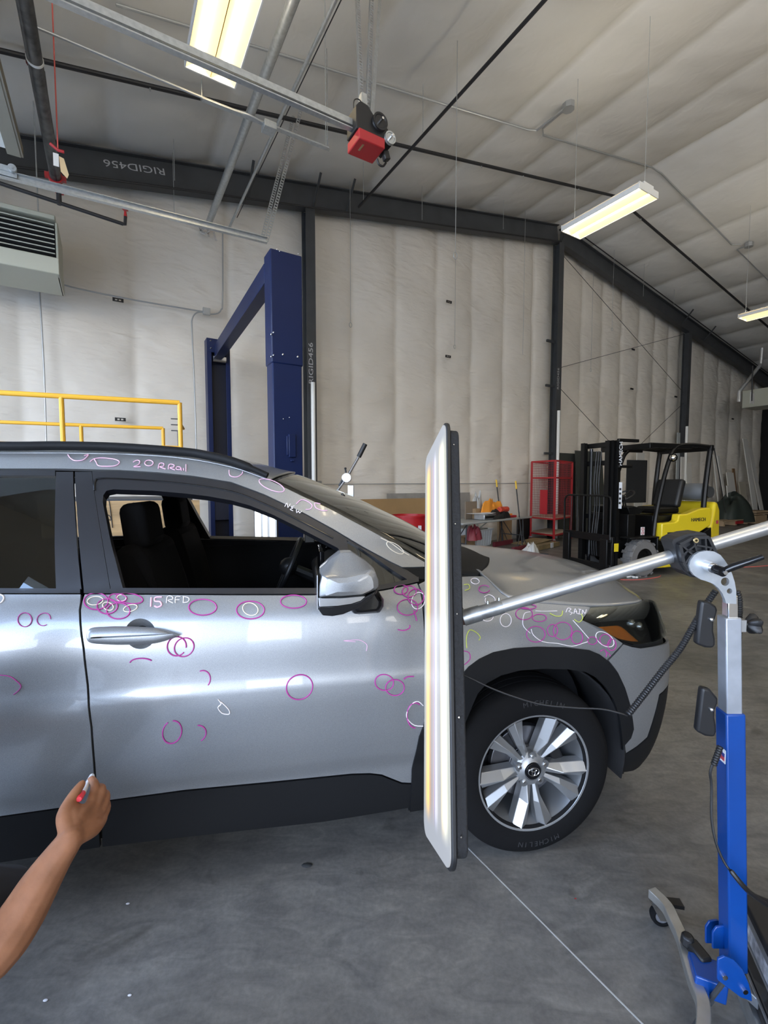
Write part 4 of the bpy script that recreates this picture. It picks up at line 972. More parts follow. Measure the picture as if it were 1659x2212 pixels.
pipe('conduit', [bw(cols[1] + .2, 8.28, ceil_z(cols[1]) - 0.12), bw(A1, 8.28, ceil_z(A1) - 0.14)], 0.015, M_blackpipe, 'thin black line beside the rafter right of the ridge', 'conduit')
q0 = on_n(775, 447, 8.3); aa, nn = an(q0)
pipe('sprinkler_pipe', [q0, bw(aa, -6.0, q0.z)], 0.024, M_blackpipe, 'straight black pipe running overhead from the rafter towards the viewer', 'pipe')
# conduit clipped to the ceiling
ac = [ceil_at(x, y).dot(WW) for x, y in ((250, 10), (1155, 278), (1178, 288), (1590, 520))]
z_ = lambda a: ceil_z(a) - 0.03
pipe('conduit', [bw(ac[0], 5.95, z_(ac[0])), bw(ac[1] - .12, 5.95, z_(ac[1])), bw(ac[1] + 0.03, 5.88, z_(ac[1])), bw(ac[1] + 0.05, 5.35, z_(ac[1]))], 0.017, M_conduit, 'grey conduit clipped along the ceiling left of its octagonal junction box', 'conduit')
pipe('conduit', [bw(ac[1] + 0.13, 5.35, z_(ac[2])), bw(ac[1] + 0.15, 5.85, z_(ac[2])), bw(ac[1] + 0.28, 5.95, z_(ac[2])), bw(RIDGE_A - 0.2, 5.95, z_(RIDGE_A)), bw(RIDGE_A + .2, 5.95, z_(RIDGE_A)), bw(14.3, 5.95, z_(14.3)), bw(14.45, 5.80, z_(14.4))], 0.017, M_conduit, 'grey conduit crossing under the ridge and down the right roof slope', 'conduit')
for a, n, lb in ((ac[1] + 0.09, 5.27, 'left'), (14.6, 5.68, 'right')):
    b = MB(); b.cyl(bw(a, n, z_(a) - .05), bw(a, n, z_(a) + .05), 0.10, n=8); tag(b.build('junction_box', M_conduit, origin=bw(a, n, z_(a))), 'grey junction box on the ceiling to the %s of the ridge' % lb, 'junction box')
pipe('conduit', [bw(14.6, 5.78, z_(14.6)), bw(14.62, 5.95, z_(14.6)), bw(20, 5.95, z_(20))], 0.015, M_conduit, 'grey conduit low on the right roof slope beyond the second junction box', 'conduit')

# big galvanised vent pipe and its thinner neighbours
for (x, y, r, lab, m) in ((450, 484, 0.052, 'thick galvanised pipe crossing above the garage opener rail', M_steel), (495, 492, 0.020, 'thinner galvanised pipe beside the thick one', M_steel), (512, 470, 0.006, 'thin dark rod beside the galvanised pipes', M_blackpipe)):
    p = on_n(x, y, 8.60); a, n = an(p); pipe('vent_pipe', [bw(a, -5.0, p.z), p], r, m, lab, 'pipe', 16)
M_foil = mat('foil_tape', (0.7, 0.7, 0.7), 0.25, 0.8, bump=0.5, bscale=30)
b = MB(); p = on_n(447, 498, 8.68)
for k in range(9):
    q = p + WW * random.uniform(-.12, .14) + CZ * random.uniform(-.07, .06); b.box(q, (random.uniform(.06, .16), 0.01, random.uniform(.02, .06)), (WW * math.cos(k) + CZ * math.sin(k), WN, CZ * math.cos(k) - WW * math.sin(k)))
tag(b.build('foil_patch', M_foil, origin=p, kind=None) if False else b.build('foil_patch', M_foil, origin=p), 'crumpled foil patch on the wall at the end of the thick pipe', 'patch', kind='stuff')

# sprinkler main at the upper left
p = atZ(118, 372, 5.0); a, n = an(p)
sm = thing('sprinkler_main', 'weathered dark steel sprinkler main with red couplings at the upper left', 'pipe', bw(a, n, 4.0))
b = MB(); b.tube([bw(a, -4, 5.0), bw(a, n + 0.3, 5.0)], 0.056, 20); b.build('pipe_run', M_pipe, sm)
b = MB(); pr = atZ(88, 133, 5.0); nr_ = pr.dot(WN); b.lathe(bw(a, nr_, 5.0), WN, [(-0.012, 0.057), (-0.012, 0.062), (0.012, 0.062), (0.012, 0.057)], 24); b.build('pipe_band', M_white, sm)
def coupling(c, ax, r):
    b = MB(); b.lathe(c, ax, [(-0.028, r), (-0.028, r * 1.25), (0.028, r * 1.25), (0.028, r)], 20)
    x, y, z = frame(ax); b.box(c + x * r * 1.4, (r * 0.7, 0.05, 0.05), (x, y, z)); b.box(c - x * r * 1.4, (r * 0.7, 0.05, 0.05), (x, y, z)); return b
coupling(bw(a, n + 0.1, 5.0), WN, 0.058).build('coupling', M_red, sm)
dq = on_n(128, 442, n + 0.12); ad = dq.dot(WW)
b = MB(); b.tube([bw(ad, n + 0.12, 5.0), dq], 0.026, 12); b.build('drop_pipe', M_blackpipe, sm)
coupling(bw(ad, n + 0.12, 5.0 - (5.0 - dq.z) * 0.45), CZ, 0.028).build('coupling', M_red, sm)
b = MB(); q1 = on_n(-60, 376, n + .12); q2 = on_n(266, 484, n + .12); b.tube([q1, q2], 0.021, 10); q3 = on_n(271, 468, n + .12); b.tube([q2, q2 + WW * 0.02, q3], 0.018, 8); b.build('branch_pipe', M_blackpipe, sm)
b = MB(); b.cyl(q3, q3 + CZ * 0.06, 0.02, 0.012); b.box(q3 + CZ * 0.08, (0.05, 0.05, 0.008)); b.build('sprinkler_head', M_red, sm)
b = MB(); c1 = on_n(62, 128, n + .5); coupling(c1, WW, 0.035); b = coupling(c1, WW, 0.04); b.build('coupling', mat('dark_red', (0.12, 0.01, 0.01), 0.5), sm)
b = MB(); b.tube([c1, c1 + WW * 0.12 - CZ * 0.08, bw(a, n + .3, 5.0)], 0.035, 10); b.build('branch_elbow', M_blackpipe, sm)
# door-release cord with handle and tag
M_tag = mat('manila_tag', (0.70, 0.52, 0.30), 0.8); M_cord = mat('red_cord', (0.65, 0.12, 0.10), 0.6)
cr = thing('release_cord', 'red door-release cord with red handle and manila tag at the upper left', 'cord', on_n(125, 335, 5.6))
t0 = on_n(112, -10, 5.6); t1 = on_n(125, 322, 5.6)
b = MB(); b.tube([t0, t1], 0.006, 6); b.build('cord', M_cord, cr)
b = MB(); b.tube([t1 - WW * .06 + CZ * .03, t1 - CZ * .01, t1 + WW * .05 - CZ * .01], 0.014, 8); b.build('handle', M_red, cr)
b = MB(); k = on_n(136, 358, 5.6); b.prism([k + WW * -.03 + CZ * .08, k + WW * .01 + CZ * .07, k + WW * .045 - CZ * .07, k + WW * .03 - CZ * .11, k + WW * -.02 - CZ * .06], WN * 0.002); b.build('tag', M_tag, cr)
b = MB(); k = on_n(121, 345, 5.6); b.box(k, (0.045, 0.003, 0.12), (WW, WN, CZ)); b.build('tag', M_white, cr)

# garage door: raised panel, track, hangers, opener
M_door = mat('door_skin', (0.72, 0.73, 0.70), 0.45); M_tan = mat('tan_seal', (0.26, 0.24, 0.19), 0.6)
gd = thing('overhead_door', 'raised white overhead door panel with tan edge at the far upper left', 'garage door', bw(A0, 3.6, 4.4))
e1 = atZ(50, 366, 4.80); ae = e1.dot(WW)
b = MB(); b.box(bw((ae + A0) / 2, 3.6, 4.84), (ae - A0, 4.75, 0.05), (WW, WN, CZ)); b.build('door_leaf', M_door, gd)
b = MB(); b.box(bw(ae - 0.04, 3.6, 4.80), (0.11, 4.78, 0.05), (WW, WN, CZ)); b.box(bw(ae + 0.02, 3.6, 4.83), (0.03, 4.78, 0.10), (WW, WN, CZ)); b.build('bottom_seal', M_tan, gd)
ke = on_n(576, 521, 5.98); k0_ = on_n(0, 377, 5.98)
b = MB(); kk = k0_ + (k0_ - ke).normalized() * 2.0; b.bar(kk, ke, 0.012, 0.065, CZ); b.bar(kk + CZ * .032 - WN * .02, ke + CZ * .032 - WN * .02, 0.05, 0.006, CZ); b.bar(kk - CZ * .032 - WN * .02, ke - CZ * .032 - WN * .02, 0.05, 0.006, CZ); b.build('track', M_steel, gd)
rb = on_n(28, 368, 5.95); b = MB(); b.cyl(rb - WN * .06, rb + WN * .05, 0.012); b.cyl(rb - WN * .05, rb - WN * .02, 0.035, n=18); b.box(rb - CZ * 0.02 - WW * .05, (0.16, 0.01, 0.10), (WW, WN, CZ)); b.build('roller_bracket', M_steel, gd)
def perf(b, p, q, w=0.038, wn=None):
    """slotted steel angle with real holes along one face"""
    d = (q - p).normalized(); L = (q - p).length; s = wn if wn else WW; s = (s - d * s.dot(d)).normalized(); t = d.cross(s)
    b.bar(p + s * w * .42, q + s * w * .42, w * 0.16, 0.003, t); b.bar(p - s * w * .42, q - s * w * .42, w * 0.16, 0.003, t)
    n = max(2, int(L / 0.05))
    for i in range(n + 1): c = p + d * (L * i / n); b.box(c, (0.026, w * 0.7, 0.003), (d, s, t))
    b.bar(p - s * w * .5 + t * w * .5, q - s * w * .5 + t * w * .5, 0.003, w, t)
b = MB(); perf(b, ke - WW * 0.06, ceil_at(634, 252), 0.045); b.build('hanger_strap', M_steel, gd)
b = MB(); perf(b, ke, ceil_at(652, 232), 0.045); b.build('hanger_strap', M_steel, gd)

op_ = on_n(793, 300, 3.6); oc = an(op_)
gt = thing('garage_door_opener', 'red and black garage door opener motor hanging on slotted steel straps', 'garage door opener', op_ - CZ * 0.15)
rl = on_n(768, 270, 3.6); rs = on_n(152, -3, 3.6); dd = (rs - rl).normalized()
b = MB(); b.bar(rl, rl + dd * 5.2, 0.04, 0.05, CZ); b.build('rail', M_steel, gt)
b = MB(); b.bar(rl - CZ * 0.050, rl + dd * 5.2 - CZ * 0.050, 0.045, 0.010, CZ); b.build('chain_guide', M_steel, gt)
b = MB(); b.tube([rl - CZ * 0.036 - WN * 0.01, rl + dd * 2.4 - CZ * 0.042 - WN * .01, rl + dd * 5.2 - CZ * 0.036 - WN * .01], 0.006, 6); b.build('drive_chain', M_black, gt)
def O(a, n, z): return op_ + WW * a + WN * n + CZ * z
b = MB(); b.box(O(-0.01, 0.0, -0.065), (0.25, 0.22, 0.085), (WW, WN, CZ)); b.build('motor_cover', M_red, gt, bevel=0.008)
b = MB(); b.box(O(-0.07, -0.02, -0.1085), (0.018, 0.085, 0.002), (WW, WN, CZ)); b.build('maker_plate', M_chrome, gt)
b = MB(); b.prism([O(-0.15, -.09, -0.02), O(-0.15, -.09, 0.16), O(-0.11, -.09, 0.21), O(-0.04, -.09, 0.20), O(0.03, -.09, 0.13), O(0.14, -.09, 0.10), O(0.21, -.09, 0.03), O(0.19, -.09, -0.05), O(0.12, -.09, -0.02)], WN * 0.18); b.build('gearbox', M_black, gt, bevel=0.008)
for (a_, z_a, r_, m_) in ((0.065, 0.095, 0.070, M_black), (0.165, 0.00, 0.052, M_steel)):
    b = MB(); c = O(a_, -0.115, z_a); b.lathe(c, -WN, [(-0.02, r_ * .9), (-0.02, r_), (-0.008, r_ * .9), (0.006, r_), (0.006, r_ * .8), (0.0, r_ * .7), (0.0, 0)], 28); pl = b.build('pulley', m_, gt)
    b = MB(); b.cyl(c, c - WN * 0.045, 0.011, n=6); o_ = b.build('axle_bolt', M_chrome, gt)
b = MB(); b.box(O(0.17, -.03, -0.10), (0.06, 0.05, 0.075), (WW * .9 + CZ * .3, WN, CZ * .9 - WW * .3)); b.build('control_box', M_black, gt, bevel=0.008)
b = MB(); b.tube(smoothpath([O(0.10, 0, -0.13), O(0.12, 0, -.17), O(0.16, 0, -.17), O(0.19, 0, -0.13)], 6), 0.009, 8); b.build('power_lead', M_black, gt)
b = MB(); b.tube(smoothpath([O(-0.12, 0, 0.17), O(-0.13, 0, 0.22), O(-0.12, 0, 0.27), O(-0.08, 0, 0.29), O(-0.05, 0, 0.27)], 6), 0.005, 6); b.build('power_lead', M_black, gt)
b = MB(); b.box(O(-0.03, 0.02, 0.30), (0.05, 0.05, 0.12), (WW, WN, CZ)); b.build('outlet_box', M_steel, gt)
for (x, y, da) in ((772, -60, -0.03), (806, -60, 0.02), (826, -60, 0.06)):
    b = MB(); top = ceil_at(x, y); perf(b, O(da, 0.02, 0.12), top, 0.036, WW if da < .05 else WN); b.build('hanger_strap', M_steel, gt)

# strut channel with its conduit and square box
st = thing('strut_channel', 'galvanised strut channel with conduit and square box hung below the sprinkler pipe', 'strut', atZ(575, 270, 5.3))
s1, s2 = atZ(436, 214, 5.3), atZ(710, 322, 5.3)
b = MB(); perf(b, s1, s2, 0.05, CZ); b.build('channel', M_steel, st)
b = MB(); b.tube(smoothpath([atZ(62, 52, 5.3), atZ(404, 197, 5.3), atZ(500, 236, 5.3), atZ(540, 250, 5.28), atZ(580, 272, 5.28)], 5), 0.013, 10); b.build('conduit_run', M_conduit, st)
b = MB(); c = atZ(581, 276, 5.27); b.box(c, (0.13, 0.13, 0.07), (WW, WN, CZ)); b.build('square_box', M_steel, st, bevel=0.004)
b = MB(); b.tube([atZ(595, 280, 5.29), atZ(700, 318, 5.3)], 0.012, 10); b.build('conduit_run', M_conduit, st)
for x, y in ((436, 214), (704, 319)):
    b = MB(); p = atZ(x, y, 5.3); b.tube([p, Vector((p.x, p.y, ceil_z(p.dot(WW))))], 0.005, 6); b.build('hanger_rod', M_steel, st)

# thin wires with hooks that hang from the roof
wires = [(988, 88, 545, 1, 'longest thin wire with a ring, hanging before the middle of the end wall'), (985, 462, 745, 1, 'thin ringed wire whose ring hangs lowest before the middle of the end wall'),
 (756, 392, 697, 1, 'thin ringed wire hanging from the rafter just right of the blue car lift'), (1135, 455, 766, 0, 'thin plain wire hanging just left of the ridge column'),
 (1283, 548, 796, 1, 'thin ringed wire hanging lowest to the right of the ridge column'), (1327, 540, 708, 1, 'thin wire with a higher ring, second to the right of the ridge column'),
 (373, 330, 466, 0, 'thin plain wire crossing the rafter left of the thick galvanised pipe'), (375, 300, 390, 0, 'short slack wire reaching only the rafter, left of the thick galvanised pipe'),
 (914, 182, 286, 0, 'short thin wire ending at the straight black overhead pipe'), (706, 105, 312, 0, 'thin wire ending at the strut channel, left of the opener motor'),
 (785, 350, 432, 0, 'short thin wire below the garage opener motor'), (1392, 570, 640, 0, 'short wire over the right rafter, nearer the ridge'),
 (1457, 625, 660, 0, 'short wire over the right rafter, nearer the forklift column'), (912, 402, 475, 0, 'short wire crossing the left rafter at the middle of the end wall'), (1088, 432, 495, 0, 'short wire crossing the left rafter close to the ridge')]
for x, y0, y1, hook, lab in wires:
    top = ceil_at(x, y0); zb = atY(x, y1, top.y).z; bot = Vector((top.x, top.y, zb)); b = MB(); b.tube([bot, top], 0.0045 if top.y > 6 else 0.003, 5)
    if hook: b.tube([bot + WW * (0.03 * math.sin(k)) + CZ * (0.045 * math.cos(k) - 0.045) for k in [2 * math.pi * i / 12 for i in range(12)]], 0.006, 5, closed=True)
    tag(b.build('hanging_wire', M_steel if not hook else M_conduit, origin=bot), lab, 'wire', 'thin hanging wires')

# bracing rods on the end wall
for (x1, y1, x2, y2, lab) in ((1213, 548, 1476, 848, 'long bracing rod falling from the ridge column to the column behind the forklift'), (1211, 794, 1477, 722, 'bracing rod rising gently between the two right columns'), (1209, 838, 1320, 958, 'lower bracing rod starting halfway up the ridge column'), (1477, 870, 1386, 958, 'short lower bracing rod falling left from the column behind the forklift')):
    pipe('bracing_rod', [on_n(x1, y1, 8.55), on_n(x2, y2, 8.55)], 0.008, M_darksteel, lab, 'rod', 6)
# insulation clips
for x, y, lab in ((255, 648, 'black wall clip on the long conduit under the heater'), (260, 906, 'black wall clip just above the yellow guard rails'), (970, 652, 'upper of two black wall clips in the middle of the end wall'), (968, 770, 'lower of two black wall clips in the middle of the end wall'), (1368, 755, 'black wall clip where the bracing rods cross'), (1365, 840, 'black wall clip below the crossing of the bracing rods'), (1460, 857, 'black wall clip just left of the column behind the forklift'), (1583, 905, 'black wall clip below the small heater at the far right')):
    p = on_n(x, y, 8.70); b = MB()
    for dx in (-0.06, 0.06): b.box(p + WW * dx, (0.035, 0.02, 0.055), (WW, WN, CZ))
    b.box(p + CZ * .02, (0.15, 0.02, 0.014), (WW, WN, CZ)); b.box(p - CZ * .02, (0.15, 0.02, 0.014), (WW, WN, CZ)); b.box(p, (0.02, 0.02, 0.05), (WW, WN, CZ))
    tag(b.build('wall_clip', M_black, origin=p), lab, 'clip', 'black clips on the end wall')

# surface wiring on the end wall
NWAL = 8.66
W = lambda x, y: on_n(x, y, NWAL)
def wallpipe(pts, lab, r=0.012): return pipe('conduit', smoothpath([W(*p) for p in pts], 4), r, M_conduit, lab, 'conduit')
wallpipe([(-30, 598), (0, 602), (120, 612), (170, 624), (300, 650), (438, 673)], 'long grey conduit on the end wall from the heater to the square box')
wallpipe([(84, 604), (86, 640), (95, 800), (101, 1000), (103, 1060)], 'vertical grey conduit on the end wall below the heater')
wallpipe([(452, 679), (470, 677), (478, 668), (481, 650), (481, 503)], 'grey conduit bending up from the wall box to the roof')
wallpipe([(440, 674), (424, 676), (415, 690), (415, 720), (421, 860), (426, 1060)], 'grey conduit bending down the wall from the square box')
wallpipe([(690, 1046), (900, 1045), (1145, 1044)], 'thin level conduit low on the end wall above the cardboard', 0.010)
for x, y, lab in ((24, 601, 'grey thermostat box on the wall under the heater'), (446, 673, 'square grey box on the wall where three conduits meet'), (688, 1045, 'small grey box low beside the blue lift column')):
    b = MB(); p = W(x, y); b.box(p, (0.12, 0.06, 0.12), (WW, WN, CZ)); tag(b.build('junction_box', M_conduit, origin=p, bevel=0.006), lab, 'junction box')
M_pvc = mat('white_pvc', (0.80, 0.80, 0.76), 0.4)
for x0, y0, x1, y1, lab in ((676, 826, 684, 1060, 'tall white downpipe beside the column behind the blue lift'), (1207, 887, 1203, 1140, 'tall white pipe against the ridge column'), (1484, 921, 1480, 1120, 'tall white pipe against the column behind the forklift')):
    a = on_n(x0, y0, 8.34); bpt = Vector((a.x, a.y, 0.0)); pipe('downpipe', [a, bpt], 0.042, M_pvc, lab, 'pipe', 14)

# unit heaters
M_heat = mat('heater_cream', (0.46, 0.46, 0.37), 0.5); M_hblack = mat('heater_inside', (0.008, 0.008, 0.008), 0.8)
NH = 7.45
hA = on_n(121, 520, NH).dot(WW); zt_, zm, zb_ = on_n(118, 480, NH).z, on_n(122, 563, NH).z, on_n(130, 600, NH).z
ht = thing('unit_heater', 'cream louvred unit heater hanging high at the left edge', 'heater', bw(hA - .5, NH, zb_))
b = MB(); L_ = 1.3
b.box(bw(hA - L_ / 2, NH + 0.35, zt_ + 0.06), (L_, 0.7, 0.06), (WW, WN, CZ)); b.box(bw(hA - L_ / 2, NH + 0.30, (zm + zb_) / 2), (L_ + .06, 0.8, zm - zb_), (WW, WN, CZ))
b.box(bw(hA + 0.01, NH + 0.35, (zt_ + zb_) / 2), (0.03, 0.7, zt_ - zb_), (WW, WN, CZ)); b.box(bw(hA - L_, NH + 0.35, (zt_ + zb_) / 2), (0.03, 0.7, zt_ - zb_ + .1), (WW, WN, CZ)); b.build('casing', M_heat, ht, bevel=0.01)
b = MB(); b.box(bw(hA - L_ / 2, NH + 0.4, (zt_ + zm) / 2), (L_ - .04, 0.5, zt_ - zm), (WW, WN, CZ)); b.build('heater_core', M_hblack, ht)
for k in range(8):
    z = zm + (zt_ - zm) * (k + 0.5) / 8; b = MB(); b.box(bw(hA - L_ / 2, NH + 0.02, z), (L_ - .03, 0.075, 0.012), (WW, (WN + CZ * 0.35).normalized(), (CZ - WN * 0.35).normalized())); b.build('louvre', M_heat, ht)
for da in (-.2, -1.1):
    b = MB(); b.tube([bw(hA + da, NH + .3, zt_), bw(hA + da, NH + .3, ceil_z(hA + da))], 0.008, 6); b.build('hanger_rod', M_steel, ht)
hp_ = on_n(1630, 862, 7.2)
h2 = thing('unit_heater', 'small cream heater with bent shiny flue at the far right', 'heater', hp_ - CZ * 0.3)
b = MB(); b.box(on_n(1650, 862, 7.2), (1.1, 0.9, 0.62), (WW, WN, CZ)); b.build('casing', M_heat, h2, bevel=0.02)
b = MB(); b.box(on_n(1625, 860, 6.74), (0.28, 0.02, 0.36), (WW, WN, CZ)); b.build('warning_plate', M_white, h2)
b = MB(); b.tube([on_n(*p, 6.7) for p in ((1646, 752), (1643, 788), (1597, 846), (1596, 868))], 0.055, 12); b.build('flue', M_alu, h2)
b = MB(); b.tube([on_n(*p, 6.6) for p in ((1626, 790), (1624, 866))], 0.018, 8); b.build('gas_pipe', M_blackpipe, h2)

# high-bay light fixtures
M_lamp = mat('lamp_tube', (1, 0.9, 0.7), 0.5, emit=(1.0, 0.86, 0.60), es=14.0)
M_up = mat('ceiling_fill_glow', (1, 0.9, 0.7), 0.5, emit=(1.0, 0.90, 0.74), es=17.0)  # glow added on top of the fixtures to brighten the ceiling liner
M_trough = mat('lit_lamp_reflector', (0.85, 0.70, 0.38), 0.25, emit=(1.0, 0.66, 0.24), es=0.85)  # reflector glows by itself: warm lamp light put into its material
def fixture(c, lab, group=None, power=55):
    t = thing('light_fixture', lab, 'ceiling light', c, group)
    L, Wd = 1.22, 0.46
    b = MB(); b.box(c + CZ * 0.09, (L, Wd * 0.5, 0.05), (WN, WW, CZ))
    for s in (-1, 1): b.box(c + WW * (s * Wd / 2) + CZ * 0.02, (L, 0.012, 0.07), (WN, WW, CZ)); b.box(c + WN * (s * L / 2) + CZ * 0.03, (0.012, Wd, 0.09), (WN, WW, CZ))
    b.box(c + CZ * 0.068, (L, Wd, 0.006), (WN, WW, CZ)); b.build('housing', M_white, t)
    for s in (-1, 1):
        b = MB(); o = c + WW * (s * 0.115)
        for q in (-1, 1): b.prism([o + WW * (q * 0.03) + CZ * .058 - WN * L * .495, o + WW * (q * 0.110) - CZ * .008 - WN * L * .495, o + WW * (q * 0.112) - CZ * .005 - WN * L * .495, o + WW * (q * 0.032) + CZ * .061 - WN * L * .495], WN * L * 0.99)
        b.build('reflector', M_trough, t)
        b = MB(); b.box(o + CZ * 0.052, (L * 0.97, 0.060, 0.008), (WN, WW, CZ)); b.build('lamp_strip', M_lamp, t)
    b = MB(); b.box(c + CZ * 0.122, (L * .9, 0.16, 0.008), (WN, WW, CZ)); b.build('ceiling_fill_strip', M_up, t)
    for s in (-1, 1):
        b = MB(); p = c + WN * (s * 0.55) + CZ * 0.11; b.tube([p, Vector((p.x, p.y, ceil_z(p.dot(WW))))], 0.0035, 5); b.build('hanging_cable', M_steel, t)
    return t
FZ = 5.45
pr = [atZ(x, y, FZ) for x, y in ((1216, 498), (1252, 516), (1419, 428), (1381, 402))]; fc = sum(pr, Vector()) / 4
pl_ = [atZ(x, y, FZ) for x, y in ((393, 141), (513, 190))]; fl = (pl_[0] + pl_[1]) / 2 - WN * 0.61
fixture(fc, 'white two-lamp light fixture glowing warm yellow near the ridge')
fixture(fl, 'white two-lamp light fixture glowing brightly at the top left')
ff_ = atZ(1672, 672, FZ)
for a_, n_, lb_ in ((fc.dot(WW), fc.dot(WN) - 5.2, 'light fixture over the hall beside the viewer, in line with the ridge fixture'), (fc.dot(WW), fc.dot(WN) - 10.4, 'light fixture far behind the viewer, in line with the ridge fixture'), (fl.dot(WW), fl.dot(WN) - 5.2, 'light fixture behind the viewer near the open doors'), (fl.dot(WW), fl.dot(WN) - 10.4, 'rearmost light fixture near the open doors'), (fc.dot(WW) + 7, fc.dot(WN) - 4.0, 'light fixture far to the right, outside the picture')): fixture(bw(a_, n_, FZ), lb_, 'light fixtures behind the viewer')
fixture(ff_, 'light fixture just entering the picture at the right edge')
# ---------------------------------------------------------------- dent-inspection light board on its rolling stand
def C(x, y, Z): return CAM + ray(x, y) * Z      # survey point at depth Z
BA = Vector((-0.134, 0.915, -0.381)).normalized(); BB = Vector((0.037, 0.369, 0.929)); BB = (BB - BA * BB.dot(BA)).normalized(); BC = BA.cross(BB)
BO = C(977, 1896, 0.93); BWd, BL = 0.262, 1.072
def B3(p, q, c=0.0): return BO + BA * p + BB * q + BC * c
POLE = Vector((0.935, 1.15, 0))
sd = thing('inspection_light_stand', 'rolling blue and aluminium stand holding a tall striped light board on a silver arm', 'light stand', POLE)
def rrect(x0, y0, x1, y1, r, k=6):
    o = []
    for cx, cy, a in ((x1 - r, y1 - r, 0), (x0 + r, y1 - r, 90), (x0 + r, y0 + r, 180), (x1 - r, y0 + r, 270)):
        for i in range(k + 1): t = R(a + 90 * i / k); o.append((cx + r * math.cos(t), cy + r * math.sin(t)))
    return o
lb = bpy.data.objects.new('light_board', None); COL.objects.link(lb); lb.parent = sd; lb.location = B3(BWd / 2, BL / 2) - POLE
b = MB(); b.prism([B3(p, q, 0.0) for p, q in rrect(0, 0, BWd, BL, 0.036)], BC * 0.012); b.build('board_rim', M_black, lb, bevel=0.003)
M_foam = mat('black_foam', (0.016, 0.016, 0.017), 0.85, bump=0.5, bscale=90)
b = MB(); b.prism([B3(p, q, 0.012) for p, q in rrect(0.006, 0.022, BWd - .006, BL - .022, 0.03)], BC * 0.026); b.build('foam_back', M_foam, lb, bevel=0.004)
def board_material():
    m = bpy.data.materials.new('striped_light_face'); m.use_nodes = True; nt = m.node_tree; pb = nt.nodes['Principled BSDF']
    pb.inputs['Base Color'].default_value = (0.14, 0.14, 0.14, 1); pb.inputs['Roughness'].default_value = 0.3
    t = nt.nodes.new('ShaderNodeTexCoord')
    def dot(v):
        d = nt.nodes.new('ShaderNodeVectorMath'); d.operation = 'DOT_PRODUCT'; d.inputs[1].default_value = v; nt.links.new(t.outputs['Object'], d.inputs[0]); return d.outputs['Value']
    def mr(src, a, b_, c=0, d=1, smooth=False):
        k = nt.nodes.new('ShaderNodeMapRange'); k.inputs[1].default_value = a; k.inputs[2].default_value = b_; k.inputs[3].default_value = c; k.inputs[4].default_value = d
        if smooth: k.interpolation_type = 'SMOOTHSTEP'
        nt.links.new(src, k.inputs[0]); return k.outputs[0]
    p = mr(dot(BA), -BWd / 2, BWd / 2)
    r = nt.nodes.new('ShaderNodeValToRGB'); cr_ = r.color_ramp
    stops = [(0.0, (.45, .45, .38)), (0.06, (.75, .75, .58)), (0.15, (1.9, 1.85, 1.4)), (0.24, (1.6, 1.35, .85)), (0.31, (.50, .48, .42)), (0.42, (.62, .60, .60)), (0.45, (1.6, 1.6, 1.7)), (0.47, (.30, .26, .62)), (0.495, (1.7, 1.7, 1.8)), (0.52, (.34, .28, .62)), (0.56, (.75, .55, .50)),
             (0.63, (.42, .38, .38)), (0.71, (.75, .42, .16)), (0.78, (1.7, 1.05, .16)), (0.85, (1.2, .80, .25)), (0.92, (.45, .44, .38)), (1.0, (.40, .42, .40))]
    cr_.elements[0].position = stops[0][0]; cr_.elements[0].color = (*stops[0][1], 1); cr_.elements[1].position = 1.0; cr_.elements[1].color = (*stops[-1][1], 1)
    for ps, c in stops[1:-1]: e = cr_.elements.new(ps); e.color = (*c, 1)
    nt.links.new(p, r.inputs[0])
    q = dot(BB); m1 = mr(q, -BL / 2 + .035, -BL / 2 + .10, 0, 1, True); m2 = mr(q, BL / 2 - .035, BL / 2 - .10, 0, 1, True)
    mu = nt.nodes.new('ShaderNodeMath'); mu.operation = 'MULTIPLY'; nt.links.new(m1, mu.inputs[0]); nt.links.new(m2, mu.inputs[1])
    mx = nt.nodes.new('ShaderNodeMix'); mx.data_type = 'RGBA'; mx.inputs[6].default_value = (0.42, 0.43, 0.45, 1); nt.links.new(mu.outputs[0], mx.inputs[0]); nt.links.new(r.outputs[0], mx.inputs[7])
    nt.links.new(mx.outputs[2], pb.inputs['Emission Color']); pb.inputs['Emission Strength'].default_value = 0.62
    return m
M_board = board_material()
b = MB(); b.prism([B3(p, q, -0.003) for p, q in rrect(0.006, 0.006, BWd - .006, BL - .006, 0.032)], BC * 0.003); b.build('diffuser_face', M_board, lb)
for k in range(9):
    q = 0.07 + k * 0.115; b = MB(); b.cyl(B3(-0.001, q, 0.02), B3(0.006, q, 0.02), 0.0016, n=8); b.build('rivet', M_chrome, lb) if k % 2 == 0 else None
# arm
bm_ = B3(BWd / 2, BL * 0.56, 0.038)
A1_ = C(1510, 1186, 1.14); A0_ = C(1010, 1332, 1.20); ad_ = (A1_ - A0_).normalized()
AE = C(1720, 1122, 1.135); ad_ = (AE - A0_).normalized()
b = MB(); b.tube([A0_ + ad_ * 0.07, AE + ad_ * 0.15], 0.0168, 24); b.build('arm', M_alu, sd)
b = MB(); b.tube([A0_ - ad_ * 0.0, A0_ + ad_ * 0.095], 0.0185, 24); b.tube([A0_ - ad_ * 0.012, A0_ + ad_ * 0.035], 0.021, 24); b.build('arm_socket', mat('worn_aluminium', (0.42, 0.43, 0.43), 0.35, 0.85, noise=0.3, nscale=40), sd)
for k in (0.055, 0.085): b = MB(); b.cyl(A0_ + ad_ * k + CZ * 0.018, A0_ + ad_ * k + CZ * 0.026, 0.004, n=8); b.build('set_screw', M_chrome, sd)
b = MB(); b.ball(A0_ - ad_ * 0.01, 0.019, 14); b.build('ball_joint', mat('rusty_joint', (0.10, 0.06, 0.05), 0.6), sd)
